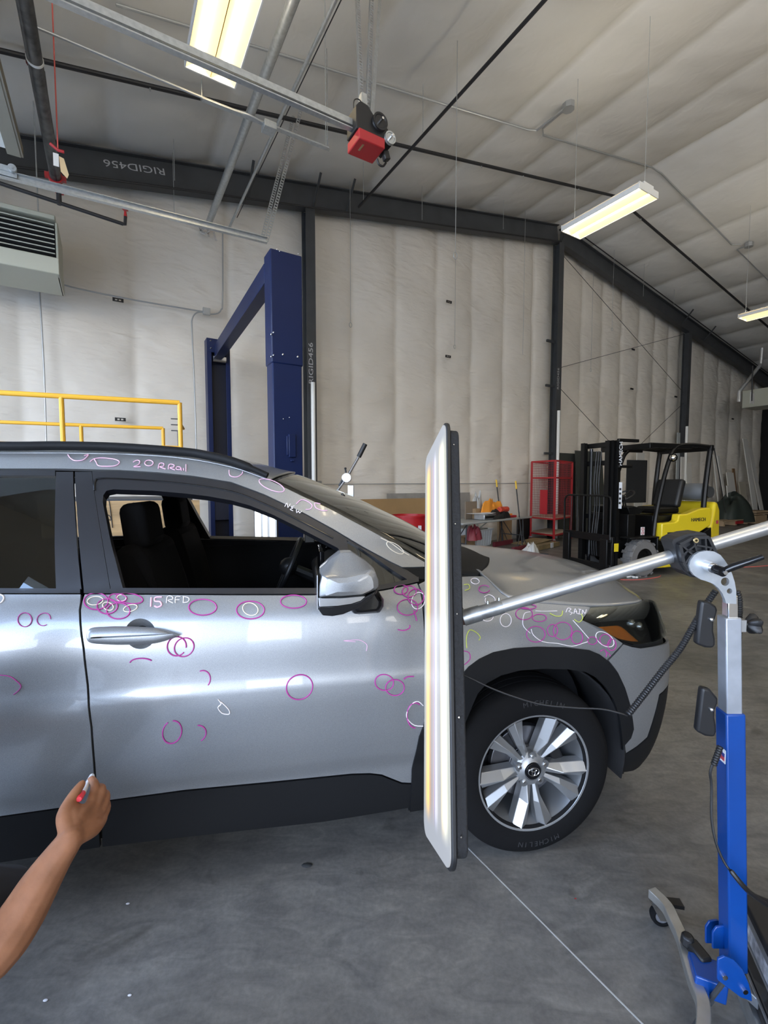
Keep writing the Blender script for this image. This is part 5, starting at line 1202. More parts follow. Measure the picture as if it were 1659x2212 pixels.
b = MB(); b.tube([bm_, A0_ - ad_ * 0.01], 0.012, 12); b.box(bm_, (0.07, 0.07, 0.012), (BA, BB, BC)); b.build('board_mount', M_black, sd)
# clamp block, bracket, lever: planar parts facing the viewer
PX_ = Vector((math.cos(R(-6)), math.sin(R(-6)), 0)); PN = Vector((0, 0, 1)).cross(PX_).normalized()      # PN points away from viewer
if PN.y < 0: PN = -PN
ZC = 1.10
org = C(1525, 1227, ZC)
def PL2(x, y, d=0.0): return on_plane(1340 + x / 4.097, 1120 + y / 4.097, org, PN) + PN * d
def plate(name, pts, holes, m, parent, d0, th, bevel=0.0):
    o0 = PL2(760, 440)
    def to2(x, y): v = PL2(x, y) - o0; return (v.dot(PX_), v.z)
    poly = [to2(*p) for p in pts]; hs = [[to2(cx + r * math.cos(2 * math.pi * i / 20), cy + r * math.sin(2 * math.pi * i / 20)) for i in range(20)] for cx, cy, r in holes]
    return panel(name, poly, m, parent, th=th, st=0.05 if not hs else 0.02, holes=hs, fn=lambda u, z: o0 + PX_ * u + CZ * z + PN * d0, nfn=lambda u, z: -PN, inner=m)
br = [(610, 420), (622, 370), (655, 325), (700, 297), (765, 285), (830, 292), (885, 322), (925, 370), (960, 425), (990, 490), (1012, 560), (1026, 640), (1028, 757), (936, 752), (928, 720), (905, 665), (870, 618), (825, 580), (770, 558), (710, 540), (655, 505), (622, 465)]
plate('curved_bracket', br, [(928, 560, 37), (967, 643, 24)], mat('raw_aluminium_plate', (0.50, 0.53, 0.56), 0.38, 0.7, noise=0.2, nscale=20), sd, 0.0, 0.010)
blk = [(500, 222), (512, 196), (560, 172), (650, 143), (762, 130), (806, 142), (828, 175), (892, 335), (920, 400), (760, 545), (660, 530), (600, 480), (555, 400), (530, 300)]
plate('clamp_block', blk, [], M_black, sd, 0.022, 0.058)
b = MB()
def rib(x0, y0, x1, y1, w=0.006): b.bar(PL2(x0, y0, 0.016), PL2(x1, y1, 0.016), w, 0.020, PN)
rl_ = [(545, 235), (660, 175), (800, 170), (870, 320), (905, 395), (620, 470), (575, 390), (545, 235)]
for i in range(len(rl_) - 1): rib(*rl_[i], *rl_[i + 1], 0.007)
for a_ in ((560, 240, 660, 330), (660, 175, 690, 290), (770, 172, 775, 285), (840, 240, 800, 300), (560, 330, 680, 240), (690, 240, 860, 270), (590, 400, 640, 330)): rib(*a_, 0.004)
b.build('clamp_ribs', M_black, sd)
b = MB(); b.lathe(PL2(670, 195, 0.012), PN, [(-0.012, 0.0065), (-0.014, 0.0055), (-0.014, 0.003), (0.0, 0.003)], 18); b.build('brass_insert', mat('brass', (0.70, 0.55, 0.28), 0.3, 0.9), sd)
b = MB(); b.cyl(PL2(765, 420, -0.026), PL2(765, 420, 0.0), 0.0125, n=20); b.build('pivot_spacer', M_chrome, sd)
b = MB(); b.cyl(PL2(800, 440, -0.048), PL2(785, 430, -0.022), 0.0115, n=20); b.tube([PL2(815, 440, -0.040), PL2(880, 400, -0.046), PL2(1095, 303, -0.062)], [0.007, 0.0085, 0.0062], 14); lv = b.build('clamp_lever', M_gloss, sd)
b = MB(); b.cyl(PL2(812, 446, -0.052), PL2(812, 446, -0.046), 0.005, n=6); b.build('lever_bolt', M_chrome, sd)
# pole: inner telescoping tube, collar, blue outer tube
def zat(y, P=POLE): return atY(1580, y, P.y).z
T1, T2, T3, T4 = zat(1300), zat(1335), zat(1533), 0.16
PAX = (PX_, PN, CZ)
def pole_x(y, x): return atY(x, y, POLE.y).x
def pa(x, y): return atY(x, y, POLE.y)
b = MB(); b.bar(pa(1577, 1285), pa(1577, 1350), 0.026, 0.026, PN); b.build('inner_tube', M_chrome, sd, bevel=0.003)
b = MB(); b.bar(pa(1575, 1331), pa(1577.5, 1600), 0.038, 0.038, PN); b.build('middle_tube', mat('raw_aluminium_tube', (0.46, 0.49, 0.54), 0.4, 0.6, noise=0.18, nscale=18), sd, bevel=0.003)
cx_ = pole_x(2000, 1583); b = MB(); b.bar(pa(1577.5, 1534), pa(1584, 2085), 0.047, 0.047, PN); b.build('outer_tube', M_blue, sd, bevel=0.004)
PXX = cx_
b = MB(); yk = zat(1348); b.box((pole_x(1348, 1597), POLE.y, yk), (0.012, 0.035, 0.030), PAX); b.build('knob_boss', M_alu, sd)
b = MB(); k0p = Vector((pole_x(1348, 1600), POLE.y, yk)); b.cyl(k0p, k0p + PX_ * 0.018, 0.004); b.build('knob_stem', M_chrome, sd)
b = MB(); n_ = 30; ring0 = []
for h, s_ in ((0.012, 0.4), (0.016, 0.62), (0.026, 0.98), (0.036, 1.0), (0.041, 0.8)):
    for i in range(n_):
        a = 2 * math.pi * i / n_; r = (0.0235 + 0.0045 * math.cos(5 * a)) * s_; ring0.append(k0p + PX_ * h + (PN * math.cos(a) + CZ * math.sin(a)) * r)
b.add(ring0, [(j * n_ + i, j * n_ + (i + 1) % n_, (j + 1) * n_ + (i + 1) % n_, (j + 1) * n_ + i) for j in range(4) for i in range(n_)] + [tuple(range(n_)), tuple(range(4 * n_, 5 * n_))]); b.build('star_knob', M_black, sd)
def holder(pts, sy):
    b = MB(); q = [PL2(*p, 0.035) for p in pts]; b.prism(q, PN * 0.022); o = b.build('tool_holder', M_black, sd, bevel=0.006, seg=3)
    c = MB(); p = PL2(880, sy, 0.033); c.ball(p, 0.0055, 10); c.build('holder_bolt', M_chrome, sd)
holder([(800, 762), (880, 778), (935, 812), (945, 850), (935, 900), (912, 960), (910, 1040), (925, 1110), (925, 1165), (905, 1197), (830, 1192), (750, 1160), (765, 1000), (790, 810)], 930)
holder([(805, 1555), (880, 1575), (950, 1655), (948, 1700), (922, 1760), (918, 1830), (932, 1900), (935, 1960), (915, 2010), (830, 2000), (752, 1960), (775, 1770), (795, 1600)], 1750)
# corrugated hose and cables
M_hose = mat('corrugated_hose', (0.013, 0.013, 0.014), 0.4)
def hose(pts, r, name='cable_hose'):
    P = smoothpath(pts, 40); out = []; rr = []; acc = 0; last = P[0]; step = 0.0021; dist = 0
    L = [0]
    for i in range(1, len(P)): L.append(L[-1] + (P[i] - P[i - 1]).length)
    n = int(L[-1] / step); j = 0
    for i in range(n):
        s = i * step
        while j < len(L) - 2 and L[j + 1] < s: j += 1
        out.append(P[j].lerp(P[j + 1], (s - L[j]) / max(1e-9, L[j + 1] - L[j]))); rr.append(r if i % 3 else r * 0.80)
    b = MB(); b.tube(out, rr, 12); return b.build(name, M_hose, sd)
hose([C(1546, 1276, 1.17), C(1528, 1302, 1.17), C(1500, 1348, 1.16), C(1470, 1400, 1.15), C(1430, 1450, 1.14), C(1390, 1502, 1.14), C(1355, 1546, 1.14)], 0.0080)
hose([C(1592, 1276, 1.20), C(1597, 1300, 1.20), C(1596, 1350, 1.21), C(1594, 1405, 1.22), C(1590, 1430, 1.23)], 0.0078)
hose([C(1556, 1612, 1.16), C(1549, 1632, 1.16), C(1541, 1654, 1.16)], 0.0075)
b = MB(); b.tube(smoothpath([C(1355, 1546, 1.14), C(1340, 1541, 1.14), C(1300, 1532, 1.15), C(1240, 1529, 1.16), C(1170, 1522, 1.17), C(1110, 1505, 1.18), C(1060, 1486, 1.19), C(1020, 1467, 1.20), C(996, 1457, 1.21)], 6), 0.0022, 8); b.build('cable', M_black, sd)
b = MB(); b.tube(smoothpath([C(1539, 1652, 1.16), C(1534, 1670, 1.16), C(1537, 1700, 1.16), C(1537, 1765, 1.15), C(1545, 1815, 1.14), C(1562, 1858, 1.13), C(1580, 1884, 1.12), C(1604, 1912, 1.11), C(1625, 1930, 1.14), C(1668, 1948, 1.2)], 6), 0.003, 8); b.build('cable', M_black, sd)
b = MB(); b.tube(smoothpath([C(1578, 1880, 1.115), C(1604, 1912, 1.105), C(1625, 1932, 1.13), C(1668, 1962, 1.2)], 6), [0.004] + [0.006] * 17 + [0.005], 8); b.build('cable_sleeve', M_black, sd)
# flag sticker on the side of the outer tube
M_flagr = mat('flag_red', (0.45, 0.05, 0.07), 0.5); M_flagb = mat('flag_blue', (0.03, 0.04, 0.20), 0.5); M_label = mat('label_white', (0.75, 0.75, 0.75), 0.5)
sx0 = pa(1578, 1628).x - 0.0245; zs = zat(1628)
b = MB(); b.box(Vector((sx0, POLE.y - 0.004, zs)), (0.001, 0.026, 0.036), PAX); b.build('flag_sticker', M_label, sd)
b = MB(); b.box(Vector((sx0 - .001, POLE.y - 0.004, zs - .003)), (0.001, 0.020, 0.018), PAX); b.build('flag_sticker', M_flagr, sd)
b = MB(); b.box(Vector((sx0 - .0016, POLE.y - 0.009, zs + .003)), (0.001, 0.010, 0.009), PAX); b.build('flag_sticker', M_flagb, sd)
# base: bent aluminium leg with casters, blue cross tube and hinge plates
FZ_ = lambda x, y, z: atZ(x, y, z)
leg = [FZ_(1408, 1918, .125), FZ_(1440, 1950, .125), FZ_(1458, 1985, .125), FZ_(1474, 2020, .125), FZ_(1487, 2065, .125), FZ_(1503, 2118, .12), FZ_(1519, 2160, .12), FZ_(1519, 2220, .12), FZ_(1508, 2330, .12)]
LG = smoothpath(leg, 5); b = MB(); vs = []
for i, p in enumerate(LG):
    d = (LG[min(i + 1, len(LG) - 1)] - LG[max(i - 1, 0)]).normalized(); s = d.cross(CZ).normalized()
    vs += [p - s * .016, p + s * .016, p + s * .016 - CZ * .030, p - s * .016 - CZ * .030]
n = len(LG); b.add(vs, [(i * 4 + k, i * 4 + (k + 1) % 4, (i + 1) * 4 + (k + 1) % 4, (i + 1) * 4 + k) for i in range(n - 1) for k in range(4)] + [(0, 1, 2, 3), (n * 4 - 4, n * 4 - 3, n * 4 - 2, n * 4 - 1)])
b.build('leg', mat('leg_aluminium', (0.52, 0.51, 0.48), 0.35, 0.8, noise=0.2, nscale=15), sd, bevel=0.002)
def caster(top, d):
    d = Vector(d).normalized(); s = d.cross(CZ); r = 0.036; c = Vector((top.x, top.y, r)) + d * 0.02
    b = MB(); b.tube([top, Vector((top.x, top.y, 0.085))], 0.010, 12); b.box(Vector((top.x, top.y, 0.082)) + d * 0.008, (0.05, 0.034, 0.006), (d, s, CZ))
    for q in (-1, 1): b.prism([Vector((top.x, top.y, 0.08)) + s * q * .016 - d * .016, Vector((top.x, top.y, 0.08)) + s * q * .016 + d * .026, c + s * q * .016 + d * .012 - CZ * 0.006, c + s * q * .016 - d * .01 - CZ * 0.006], s * q * 0.002)
    b.build('caster_fork', M_chrome, sd)
    b = MB(); b.lathe(c, s, [(-0.010, 0.022), (-0.012, 0.026), (-0.010, r - .002), (0, r), (0.010, r - .002), (0.012, 0.026), (0.010, 0.022)], 28); b.build('caster_wheel', M_rubber, sd)
    b = MB(); b.lathe(c, s, [(-0.012, 0.0), (-0.012, 0.010), (-0.008, 0.014), (-0.008, 0.023), (0.008, 0.023), (0.008, 0.014), (0.012, 0.010), (0.012, 0)], 28); b.build('caster_hub', mat('grey_hub', (0.16, 0.16, 0.17), 0.5), sd)
    b = MB(); b.prism([Vector((top.x, top.y, .078)) + d * .02 - s * .013, Vector((top.x, top.y, .078)) + d * .02 + s * .013, Vector((top.x, top.y, .075)) + d * .085 + s * .016, Vector((top.x, top.y, .075)) + d * .085 - s * .016], CZ * .012); b.build('brake_pedal', M_black, sd)
caster(FZ_(1416, 1936, .10), (0.85, -0.1, 0)); caster(FZ_(1508, 2330, .10), (0.7, -0.25, 0))
b = MB(); k = FZ_(1485, 2040, .13); b.cyl(k + CZ * 0.0, k + CZ * 0.030, 0.020, 0.016, 10); b.box(k + Vector((.012, -.03, .005)), (0.035, 0.06, 0.03), (BA.cross(CZ).normalized(), CZ.cross(BA.cross(CZ)).normalized(), CZ)); b.build('rubber_knob', M_black, sd, bevel=0.006)
c0 = FZ_(1492, 2095, .12); c1 = Vector((PXX - 0.02, POLE.y, .115)); b = MB(); c1 = FZ_(1562, 2120, .115)
b.bar(c0 - CZ * .005, c1 - CZ * .005, 0.075, 0.055); b.build('cross_tube', M_blue, sd, bevel=0.004)
def hinge(pts, z, off):
    b = MB(); b.prism([atY(x, y, POLE.y - 0.075 + off) for x, y in pts], Vector((0, 0.006, 0))); b.build('hinge_plate', M_blue, sd, bevel=0.0015)
hp1 = [(1551, 2085), (1552, 2072), (1565, 2066), (1585, 2073), (1605, 2096), (1618, 2125), (1624, 2150), (1625, 2164), (1600, 2155), (1551, 2118)]
hinge(hp1, 0, 0.0); hinge(hp1, 0, 0.055)
hp0 = [(1525, 2038), (1525, 2003), (1533, 1991), (1550, 1988), (1565, 1996), (1573, 2015), (1578, 2040)]
hinge(hp0, 0, 0.12); hinge([(x + 15, y + 12) for x, y in hp0[:-1]] + [(1590, 2050)], 0, 0.075)
for x, y in ((1567, 2113), (1611, 2144)): b = MB(); p = atY(x, y, POLE.y - 0.082); b.cyl(p, p + Vector((0, .008, 0)), 0.0065, n=16); b.build('hinge_bolt', M_chrome, sd)
b = MB(); b.bar(FZ_(1600, 2120, .09), FZ_(1720, 2230, .09), 0.045, 0.03); b.build('rear_leg', M_alu, sd, bevel=0.003)
b = MB(); b.tube([atY(1562, 2122, POLE.y - .06), FZ_(1530, 2165, .05), FZ_(1495, 2225, .02)], 0.006, 8); b.tube([FZ_(1536, 2158, .055), FZ_(1530, 2166, .05)], 0.0095, 8); b.build('foot_rod', M_darksteel, sd)

# battery box standing beside the pole
bo = FZ_(1612, 1925, 0.30); bx = thing('battery_box', 'black battery box with white label behind the blue stand pole, cut by the right edge', 'battery', Vector((bo.x + .14, bo.y - .17, 0)))
e0 = FZ_(1604, 1928, 0.30); e1_ = FZ_(1668, 2060, 0.30); dv = (e1_ - e0).normalized(); rv = dv.cross(CZ).normalized(); rv = rv if rv.x > 0 else -rv
cc = e0 + dv * 0.17 + rv * 0.13
b = MB(); b.box(Vector((cc.x, cc.y, 0.165)), (0.34, 0.26, 0.21), (dv, rv, CZ)); b.build('case', M_gloss, bx, bevel=0.006)
b = MB(); b.box(Vector((cc.x, cc.y, 0.283)), (0.35, 0.27, 0.03), (dv, rv, CZ)); b.build('lid', M_black, bx, bevel=0.006)
for z in (0.270, 0.20, 0.115):
    b = MB(); p = e0 + dv * .17 - rv * 0.004; b.box(Vector((p.x, p.y, z)), (0.33, 0.004, 0.008 if z < .25 else 0.02), (dv, rv, CZ)); b.build('metal_strip', M_alu, bx)
b = MB(); p = e0 + dv * .17 - rv * 0.002; b.box(Vector((p.x, p.y, 0.235)), (0.31, 0.004, 0.055), (dv, rv, CZ)); b.build('label', mat('grey_label', (0.45, 0.45, 0.47), 0.5, noise=0.6, nscale=60), bx)
b = MB(); b.box(Vector((cc.x, cc.y, 0.312)) + dv * .02, (0.10, 0.07, 0.03), (dv, rv, CZ)); b.build('terminal_cover', M_black, bx, bevel=0.008)
b = MB(); b.tube(smoothpath([Vector((cc.x, cc.y, .31)) - dv * .05 - rv * .05, Vector((cc.x, cc.y, .335)) - dv * .02 - rv * .03, Vector((cc.x, cc.y, .31)) + dv * .03 + rv * .05], 5), 0.005, 8); b.build('red_lead', mat('red_lead', (0.5, 0.03, 0.06), 0.5), bx)
b = MB(); b.box(Vector((cc.x, cc.y, 0.03)), (0.36, 0.28, 0.06), (dv, rv, CZ)); b.build('tray', M_alu, bx)

# ---------------------------------------------------------------- person: right arm reaching to the door with a marker
M_skin = mat('skin', (0.30, 0.135, 0.07), 0.62, spec=0.25, noise=0.2, nscale=25, bump=0.05, bscale=200)
M_skin.node_tree.nodes['Principled BSDF'].inputs['Subsurface Weight'].default_value = 0.05
M_shirt = mat('black_cloth', (0.012, 0.012, 0.014), 0.9, bump=0.2, bscale=60); M_jean = mat('dark_trousers', (0.02, 0.022, 0.03), 0.9); M_hair = mat('dark_hair', (0.012, 0.009, 0.007), 0.6)
M_shoe = mat('dark_shoe', (0.03, 0.03, 0.032), 0.6)
SH = Vector((-1.02, 0.78, 0.86)); EL = C(-28, 2075, 0.90)
HIP = Vector((-1.42, 0.62, 0.42)); NECK = Vector((-1.24, 0.80, 0.98)); HEAD = Vector((-1.20, 0.88, 1.13))
def chain(b, pts, rs, n=14):
    P = smoothpath(pts, 4); N = len(pts) - 1; rr = []
    for i in range(len(P)):
        t = i / (len(P) - 1) * N; k = min(int(t), N - 1); f_ = t - k; rr.append(rs[k] + (rs[k + 1] - rs[k]) * f_)
    b.tube(P, rr, n); b.ball(P[0], rr[0], 12); b.ball(P[-1], rr[-1], 12)
b = MB()
wr = C(153, 1812, 1.0)
chain(b, [SH, SH.lerp(EL, .5) + Vector((-.01, -.01, 0)), EL], [0.062, 0.053, 0.045])
chain(b, [EL, C(12, 2028, 0.92), C(50, 1972, 0.945), C(84, 1914, 0.965), C(120, 1858, 0.985), wr], [0.046, 0.0475, 0.045, 0.0405, 0.033, 0.0265])
# palm: five metacarpal rays so the back of the hand is broad and flat
heel = C(158, 1805, 1.005)
kn = [C(193, 1742, 1.075), C(206, 1748, 1.082), C(216, 1758, 1.088), C(221, 1770, 1.09)]
st_ = [C(146, 1800, 1.01), C(156, 1800, 1.01), C(166, 1802, 1.012), C(174, 1806, 1.015)]
for k in range(4): chain(b, [wr, st_[k], st_[k].lerp(kn[k], .55) - ray(900, 1106) * 0.0, kn[k]], [0.024, 0.0165, 0.0160, 0.0125 - 0.0006 * k])
chain(b, [st_[0], C(168, 1768, 1.035), kn[0]], [0.018, 0.018, 0.013]); chain(b, [st_[3], C(202, 1790, 1.05), kn[3]], [0.017, 0.017, 0.0115])
# fingers (each three phalanges, bent towards the door)
chain(b, [kn[0], C(203, 1712, 1.105), C(205, 1696, 1.115), C(198, 1684, 1.140), C(193, 1688, 1.152)], [0.0118, 0.0105, 0.0100, 0.0088, 0.0075])
chain(b, [kn[1], C(218, 1718, 1.110), C(220, 1703, 1.125), C(211, 1700, 1.148), C(203, 1704, 1.155)], [0.0115, 0.0104, 0.0098, 0.0088, 0.0075])
chain(b, [kn[2], C(228, 1731, 1.115), C(229, 1716, 1.130), C(221, 1712, 1.150), C(212, 1716, 1.155)], [0.0108, 0.0098, 0.0093, 0.0083, 0.0070])
chain(b, [kn[3], C(231, 1748, 1.112), C(231, 1735, 1.127), C(224, 1730, 1.142), C(217, 1733, 1.148)], [0.0095, 0.0085, 0.0080, 0.0072, 0.0062])
# thumb leaves the side of the palm
chain(b, [C(146, 1790, 1.01), C(140, 1762, 1.025), C(151, 1732, 1.05), C(166, 1708, 1.07), C(177, 1693, 1.085)], [0.019, 0.0175, 0.0135, 0.0112, 0.0088])
chain(b, [C(160, 1782, 1.02), C(158, 1758, 1.035), C(166, 1742, 1.055)], [0.017, 0.015, 0.009])
# torso, other arm, legs, neck, head
chain(b, [HIP, HIP.lerp(NECK, .35), HIP.lerp(NECK, .7), NECK], [0.145, 0.14, 0.15, 0.07], 20)
LS = NECK + (NECK - SH) * Vector((1, 1, 1)).length * 0 + Vector((-0.20, 0.10, -0.08))
chain(b, [SH, NECK - Vector((0, 0, .06)), LS], [0.062, 0.09, 0.062], 16)
LE = LS + Vector((0.06, 0.14, -0.26)); LH = LE + Vector((0.20, 0.02, -0.04)); chain(b, [LS, LE, LH, LH + Vector((.09, .0, -.01))], [0.055, 0.044, 0.028, 0.03])
for k in range(4): chain(b, [LH + Vector((.08, .03 - .02 * k, 0)), LH + Vector((.12, .03 - .02 * k, -.01)), LH + Vector((.14, .03 - .02 * k, -.04))], [0.010, 0.009, 0.007], 8)
chain(b, [LH + Vector((.03, -.02, 0)), LH + Vector((.07, -.055, .0)), LH + Vector((.10, -.06, -.01))], [0.013, 0.011, 0.008], 8)
chain(b, [NECK, NECK.lerp(HEAD, .5)], [0.055, 0.052]); b.ball(HEAD + Vector((0, 0, 0.03)), 0.1, 20, (0.78, 0.95, 1.1)); b.ball(HEAD + Vector((.0, .030, -.050)), 0.066, 16, (0.86, .88, 1.0)); b.ball(HEAD + Vector((.0, .070, -.090)), 0.022, 12); b.ball(HEAD + Vector((0, .088, -.058)), 0.014, 10, (1.6, .6, .6))
nose = HEAD + Vector((.0, .098, -.022)); chain(b, [nose + Vector((0, -.010, .040)), nose], [0.007, 0.011], 8)
for s_ in (-1, 1): b.ball(HEAD + Vector((s_ * 0.078, -0.01, -0.005)), 0.02, 10, (0.4, .8, 1.3))
legs = []
for s_, hipo in ((1, Vector((.05, -.09, 0))), (-1, Vector((-.04, .10, 0)))):
    h = HIP + hipo; kn_ = h + Vector((0.36, 0.16 * (1 if s_ < 0 else -.2), 0.10)); kn_ = C(-54, 1948, 1.0) if s_ > 0 else kn_; an_ = Vector((kn_.x - 0.20, kn_.y + .02, 0.09)); legs.append((h, kn_, an_))
    chain(b, [h, kn_, kn_.lerp(an_, .45), an_], [0.095, 0.065, 0.058, 0.038], 14); chain(b, [an_, an_ + Vector((.14, .0, -.045))], [0.038, 0.03], 12)
pers = b.build('person', M_skin, origin=HIP, smooth=0)
for p_ in pers.data.polygons: p_.use_smooth = True
md = pers.modifiers.new('skin_union', 'REMESH'); md.mode = 'VOXEL'; md.voxel_size = 0.0032; md.use_smooth_shade = True
md = pers.modifiers.new('soften', 'SMOOTH'); md.iterations = 5; md.factor = 0.6
tag(pers, 'person crouching at the left edge, bare brown arm reaching out with a marker', 'person')
def cloth(name, m, fn, vox=0.008):
    b = MB(); fn(b); o = b.build(name, m, pers, smooth=0)
    md = o.modifiers.new('u', 'REMESH'); md.mode = 'VOXEL'; md.voxel_size = vox; md.use_smooth_shade = True; md = o.modifiers.new('s', 'SMOOTH'); md.iterations = 4
def shirt(b):
    chain(b, [HIP, HIP.lerp(NECK, .35), HIP.lerp(NECK, .7), NECK - Vector((0, 0, .03))], [0.165, 0.158, 0.165, 0.085], 20)
    chain(b, [SH, NECK - Vector((0, 0, .06)), LS], [0.078, 0.105, 0.078], 16); chain(b, [SH, SH.lerp(EL, .52)], [0.078, 0.070]); chain(b, [LS, LS.lerp(LE, .55)], [0.072, 0.064])
cloth('tee_shirt', M_shirt, shirt)
def trous(b):
    for h, k_, a_ in legs: chain(b, [h, k_, k_.lerp(a_, .45), a_], [0.108, 0.078, 0.070, 0.055], 14)
    b.ball(HIP, 0.165, 18)
cloth('trousers', M_jean, trous)
for h, k_, a_ in legs:
    cloth('shoe', M_shoe, lambda b, a_=a_: chain(b, [a_ + Vector((-.03, 0, -.04)), a_ + Vector((.06, 0, -.045)), a_ + Vector((.16, 0, -.055))], [0.048, 0.044, 0.035], 14), 0.006)
for s_ in (-1, 1):
    e_ = MB(); e_.ball(HEAD + Vector((s_ * .032, .080, .012)), 0.012, 12, (1.2, .7, .7)); e_.build('eye', M_white, pers)
    e_ = MB(); e_.ball(HEAD + Vector((s_ * .032, .0875, .012)), 0.0055, 10); e_.build('eye', M_black, pers)
cloth('hair', M_hair, lambda b: (b.ball(HEAD + Vector((-.005, -.018, 0.048)), 0.103, 20, (0.80, 0.92, 1.02))), 0.006)
# the marker in the hand
p0 = C(170.5, 1727, 1.055); p1 = C(195, 1683, 1.155); dm = (p1 - p0).normalized()
mk = thing('paint_marker', 'paint marker with a red end held between thumb and fingers', 'marker', p0)
b = MB(); b.tube([p0, p0 + dm * 0.004, p0 + dm * 0.030], [0.0055, 0.0072, 0.0072], 16); b.build('end_cap', mat('marker_red', (0.75, 0.04, 0.06), 0.35), mk)
b = MB(); b.tube([p0 + dm * 0.030, p0 + dm * 0.046, p0 + dm * 0.125], [0.0074, 0.0068, 0.0062], 16); b.build('barrel', mat('marker_white', (0.75, 0.78, 0.85), 0.35), mk)
b = MB(); b.tube([p0 + dm * 0.125, p0 + dm * 0.138], [0.005, 0.002], 12); b.build('tip', M_black, mk)
# ---------------------------------------------------------------- two-post car lift
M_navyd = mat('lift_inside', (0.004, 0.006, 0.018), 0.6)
nc1 = atY(620, 700, 4.78); nc2 = atY(473, 800, 7.55)
a1, n1 = an(nc1); a2, n2 = an(nc2)
lt = thing('car_lift', 'tall navy blue two-post car lift with an overhead beam, behind the car', 'car lift', bw(a1, n1, 0))
ztop = atY(620, 545, nc1.y).z
b = MB(); b.box(bw(a1, n1 + .10, ztop * .5 - .55), (0.315, 0.20, ztop - 1.1), (WW, WN, CZ)); b.build('column', M_navy, lt, bevel=0.012)
b = MB(); b.box(bw(a1, n1 + .10, ztop - .56), (0.335, 0.22, 1.12), (WW, WN, CZ)); b.build('column_extension', M_navy, lt, bevel=0.012)
b = MB(); b.box(bw(a1, n1 + .10, 0.012), (0.5, 0.4, 0.024), (WW, WN, CZ)); b.build('base_plate', M_navy, lt)
for x, y in ((611, 766), (643, 771), (598, 539), (604, 543), (644, 549), (612, 905), (625, 902)):
    p = on_n(x, y, n1 - 0.012); b = MB(); b.ball(p, 0.012 if y in (766, 771) else 0.006, 10); b.build('bolt', M_chrome, lt)
for x, y in ((586, 722), (591, 718), (586, 770), (591, 767)):
    p = on_a(x, y, a1 - .172); b = MB(); b.ball(p, 0.010, 8); b.build('bolt', M_chrome, lt)
b = MB(); p = on_n(631, 963, n1 - .01); b.box(p, (0.075, 0.03, 0.24), (WW, WN, CZ)); b.box(p - WW * .045, (0.03, 0.02, 0.20), (WW, WN, CZ)); b.box(p - CZ * .155, (.04, .02, .02), (WW, WN, CZ)); b.build('lock_cover', M_navy, lt, bevel=0.006)
# far column: an open C channel facing the viewer
zf = atY(473, 733, nc2.y).z
b = MB(); w2 = 0.36
b.box(bw(a2, n2 + .2, zf / 2), (w2, 0.012, zf), (WW, WN, CZ))
for s in (-1, 1): b.box(bw(a2 + s * (w2 / 2 - .006), n2 + .1, zf / 2), (0.012, 0.20, zf), (WW, WN, CZ)); b.box(bw(a2 + s * (w2 / 2 - .035), n2 + .006, zf / 2), (0.07, 0.012, zf), (WW, WN, CZ))
b.box(bw(a2, n2 + .004, zf - .11), (w2, 0.014, 0.22), (WW, WN, CZ)); b.build('column', M_navy, lt, bevel=0.003)
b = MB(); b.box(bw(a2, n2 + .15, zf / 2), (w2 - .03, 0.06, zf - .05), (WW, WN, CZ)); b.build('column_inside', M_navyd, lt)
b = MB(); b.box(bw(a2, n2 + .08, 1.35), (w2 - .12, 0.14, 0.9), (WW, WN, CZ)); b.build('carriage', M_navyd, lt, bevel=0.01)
for dx in (-.12, .12):
    for dz in (.04, .16): b = MB(); b.ball(bw(a2 + dx, n2 - .004, zf - dz), 0.014, 8); b.build('bolt', M_chrome, lt)
bt = on_n(585, 588, n1 + .1); be_ = on_n(480, 714, n2 + .05)
pa = bw(a1 - .10, n1 + .2, bt.z + .02); pb = bw(a2 + .0, n2 - .02, bt.z - .02)
b = MB(); b.bar(pa, pb, 0.14, 0.20, CZ); b.build('overhead_beam', M_navy, lt, bevel=0.006)
b = MB(); b.box(bw(a2, n2 - .01, bt.z - .14), (0.20, 0.16, 0.05), (WW, WN, CZ)); b.cyl(bw(a2 - .1, n2 - .05, bt.z - .17), bw(a2 + .1, n2 - .05, bt.z - .17), 0.03); b.build('sheave_bracket', M_chrome, lt)

# ---------------------------------------------------------------- yellow scissor lift and plywood
lf = Vector((math.cos(R(20)), math.sin(R(20)), 0)); ls = Vector((-math.sin(R(20)), math.cos(R(20)), 0))
g1 = atY(388, 870, 4.7); zr = g1.z; O1 = Vector((g1.x, g1.y, 0))
sl = thing('scissor_lift', 'yellow guard rails of a scissor lift parked behind the car', 'lift platform', O1 - lf * 1.2)
M_yrail = M_yellow
def SLp(u, v, z): return O1 + lf * u + ls * v + CZ * z
zr2 = zr - 0.10
def railbar(pts, r=0.022): b = MB(); b.tube(pts, r, 10); b.build('guard_rail', M_yrail, sl)
railbar([SLp(-2.4, 0, zr), SLp(0, 0, zr)], 0.024)
zb0 = atY(390, 968, g1.y).z
for u in (0, -1.02, -2.3): railbar([SLp(u, 0, zr), SLp(u, 0, zb0 - .35)])
railbar([SLp(-2.4, 0, zb0), SLp(0, 0, zb0)])
g2 = atY(352, 925, 5.5); v2 = (Vector((g2.x, g2.y, 0)) - O1).dot(ls); u2 = (Vector((g2.x, g2.y, 0)) - O1).dot(lf); zz2 = g2.z
railbar([SLp(u2 - 1.68, v2, zz2), SLp(u2, v2, zz2)], 0.020)
for u in (0, -.84, -1.68): railbar([SLp(u2 + u, v2, zz2), SLp(u2 + u, v2, zb0 - .35)], 0.020)
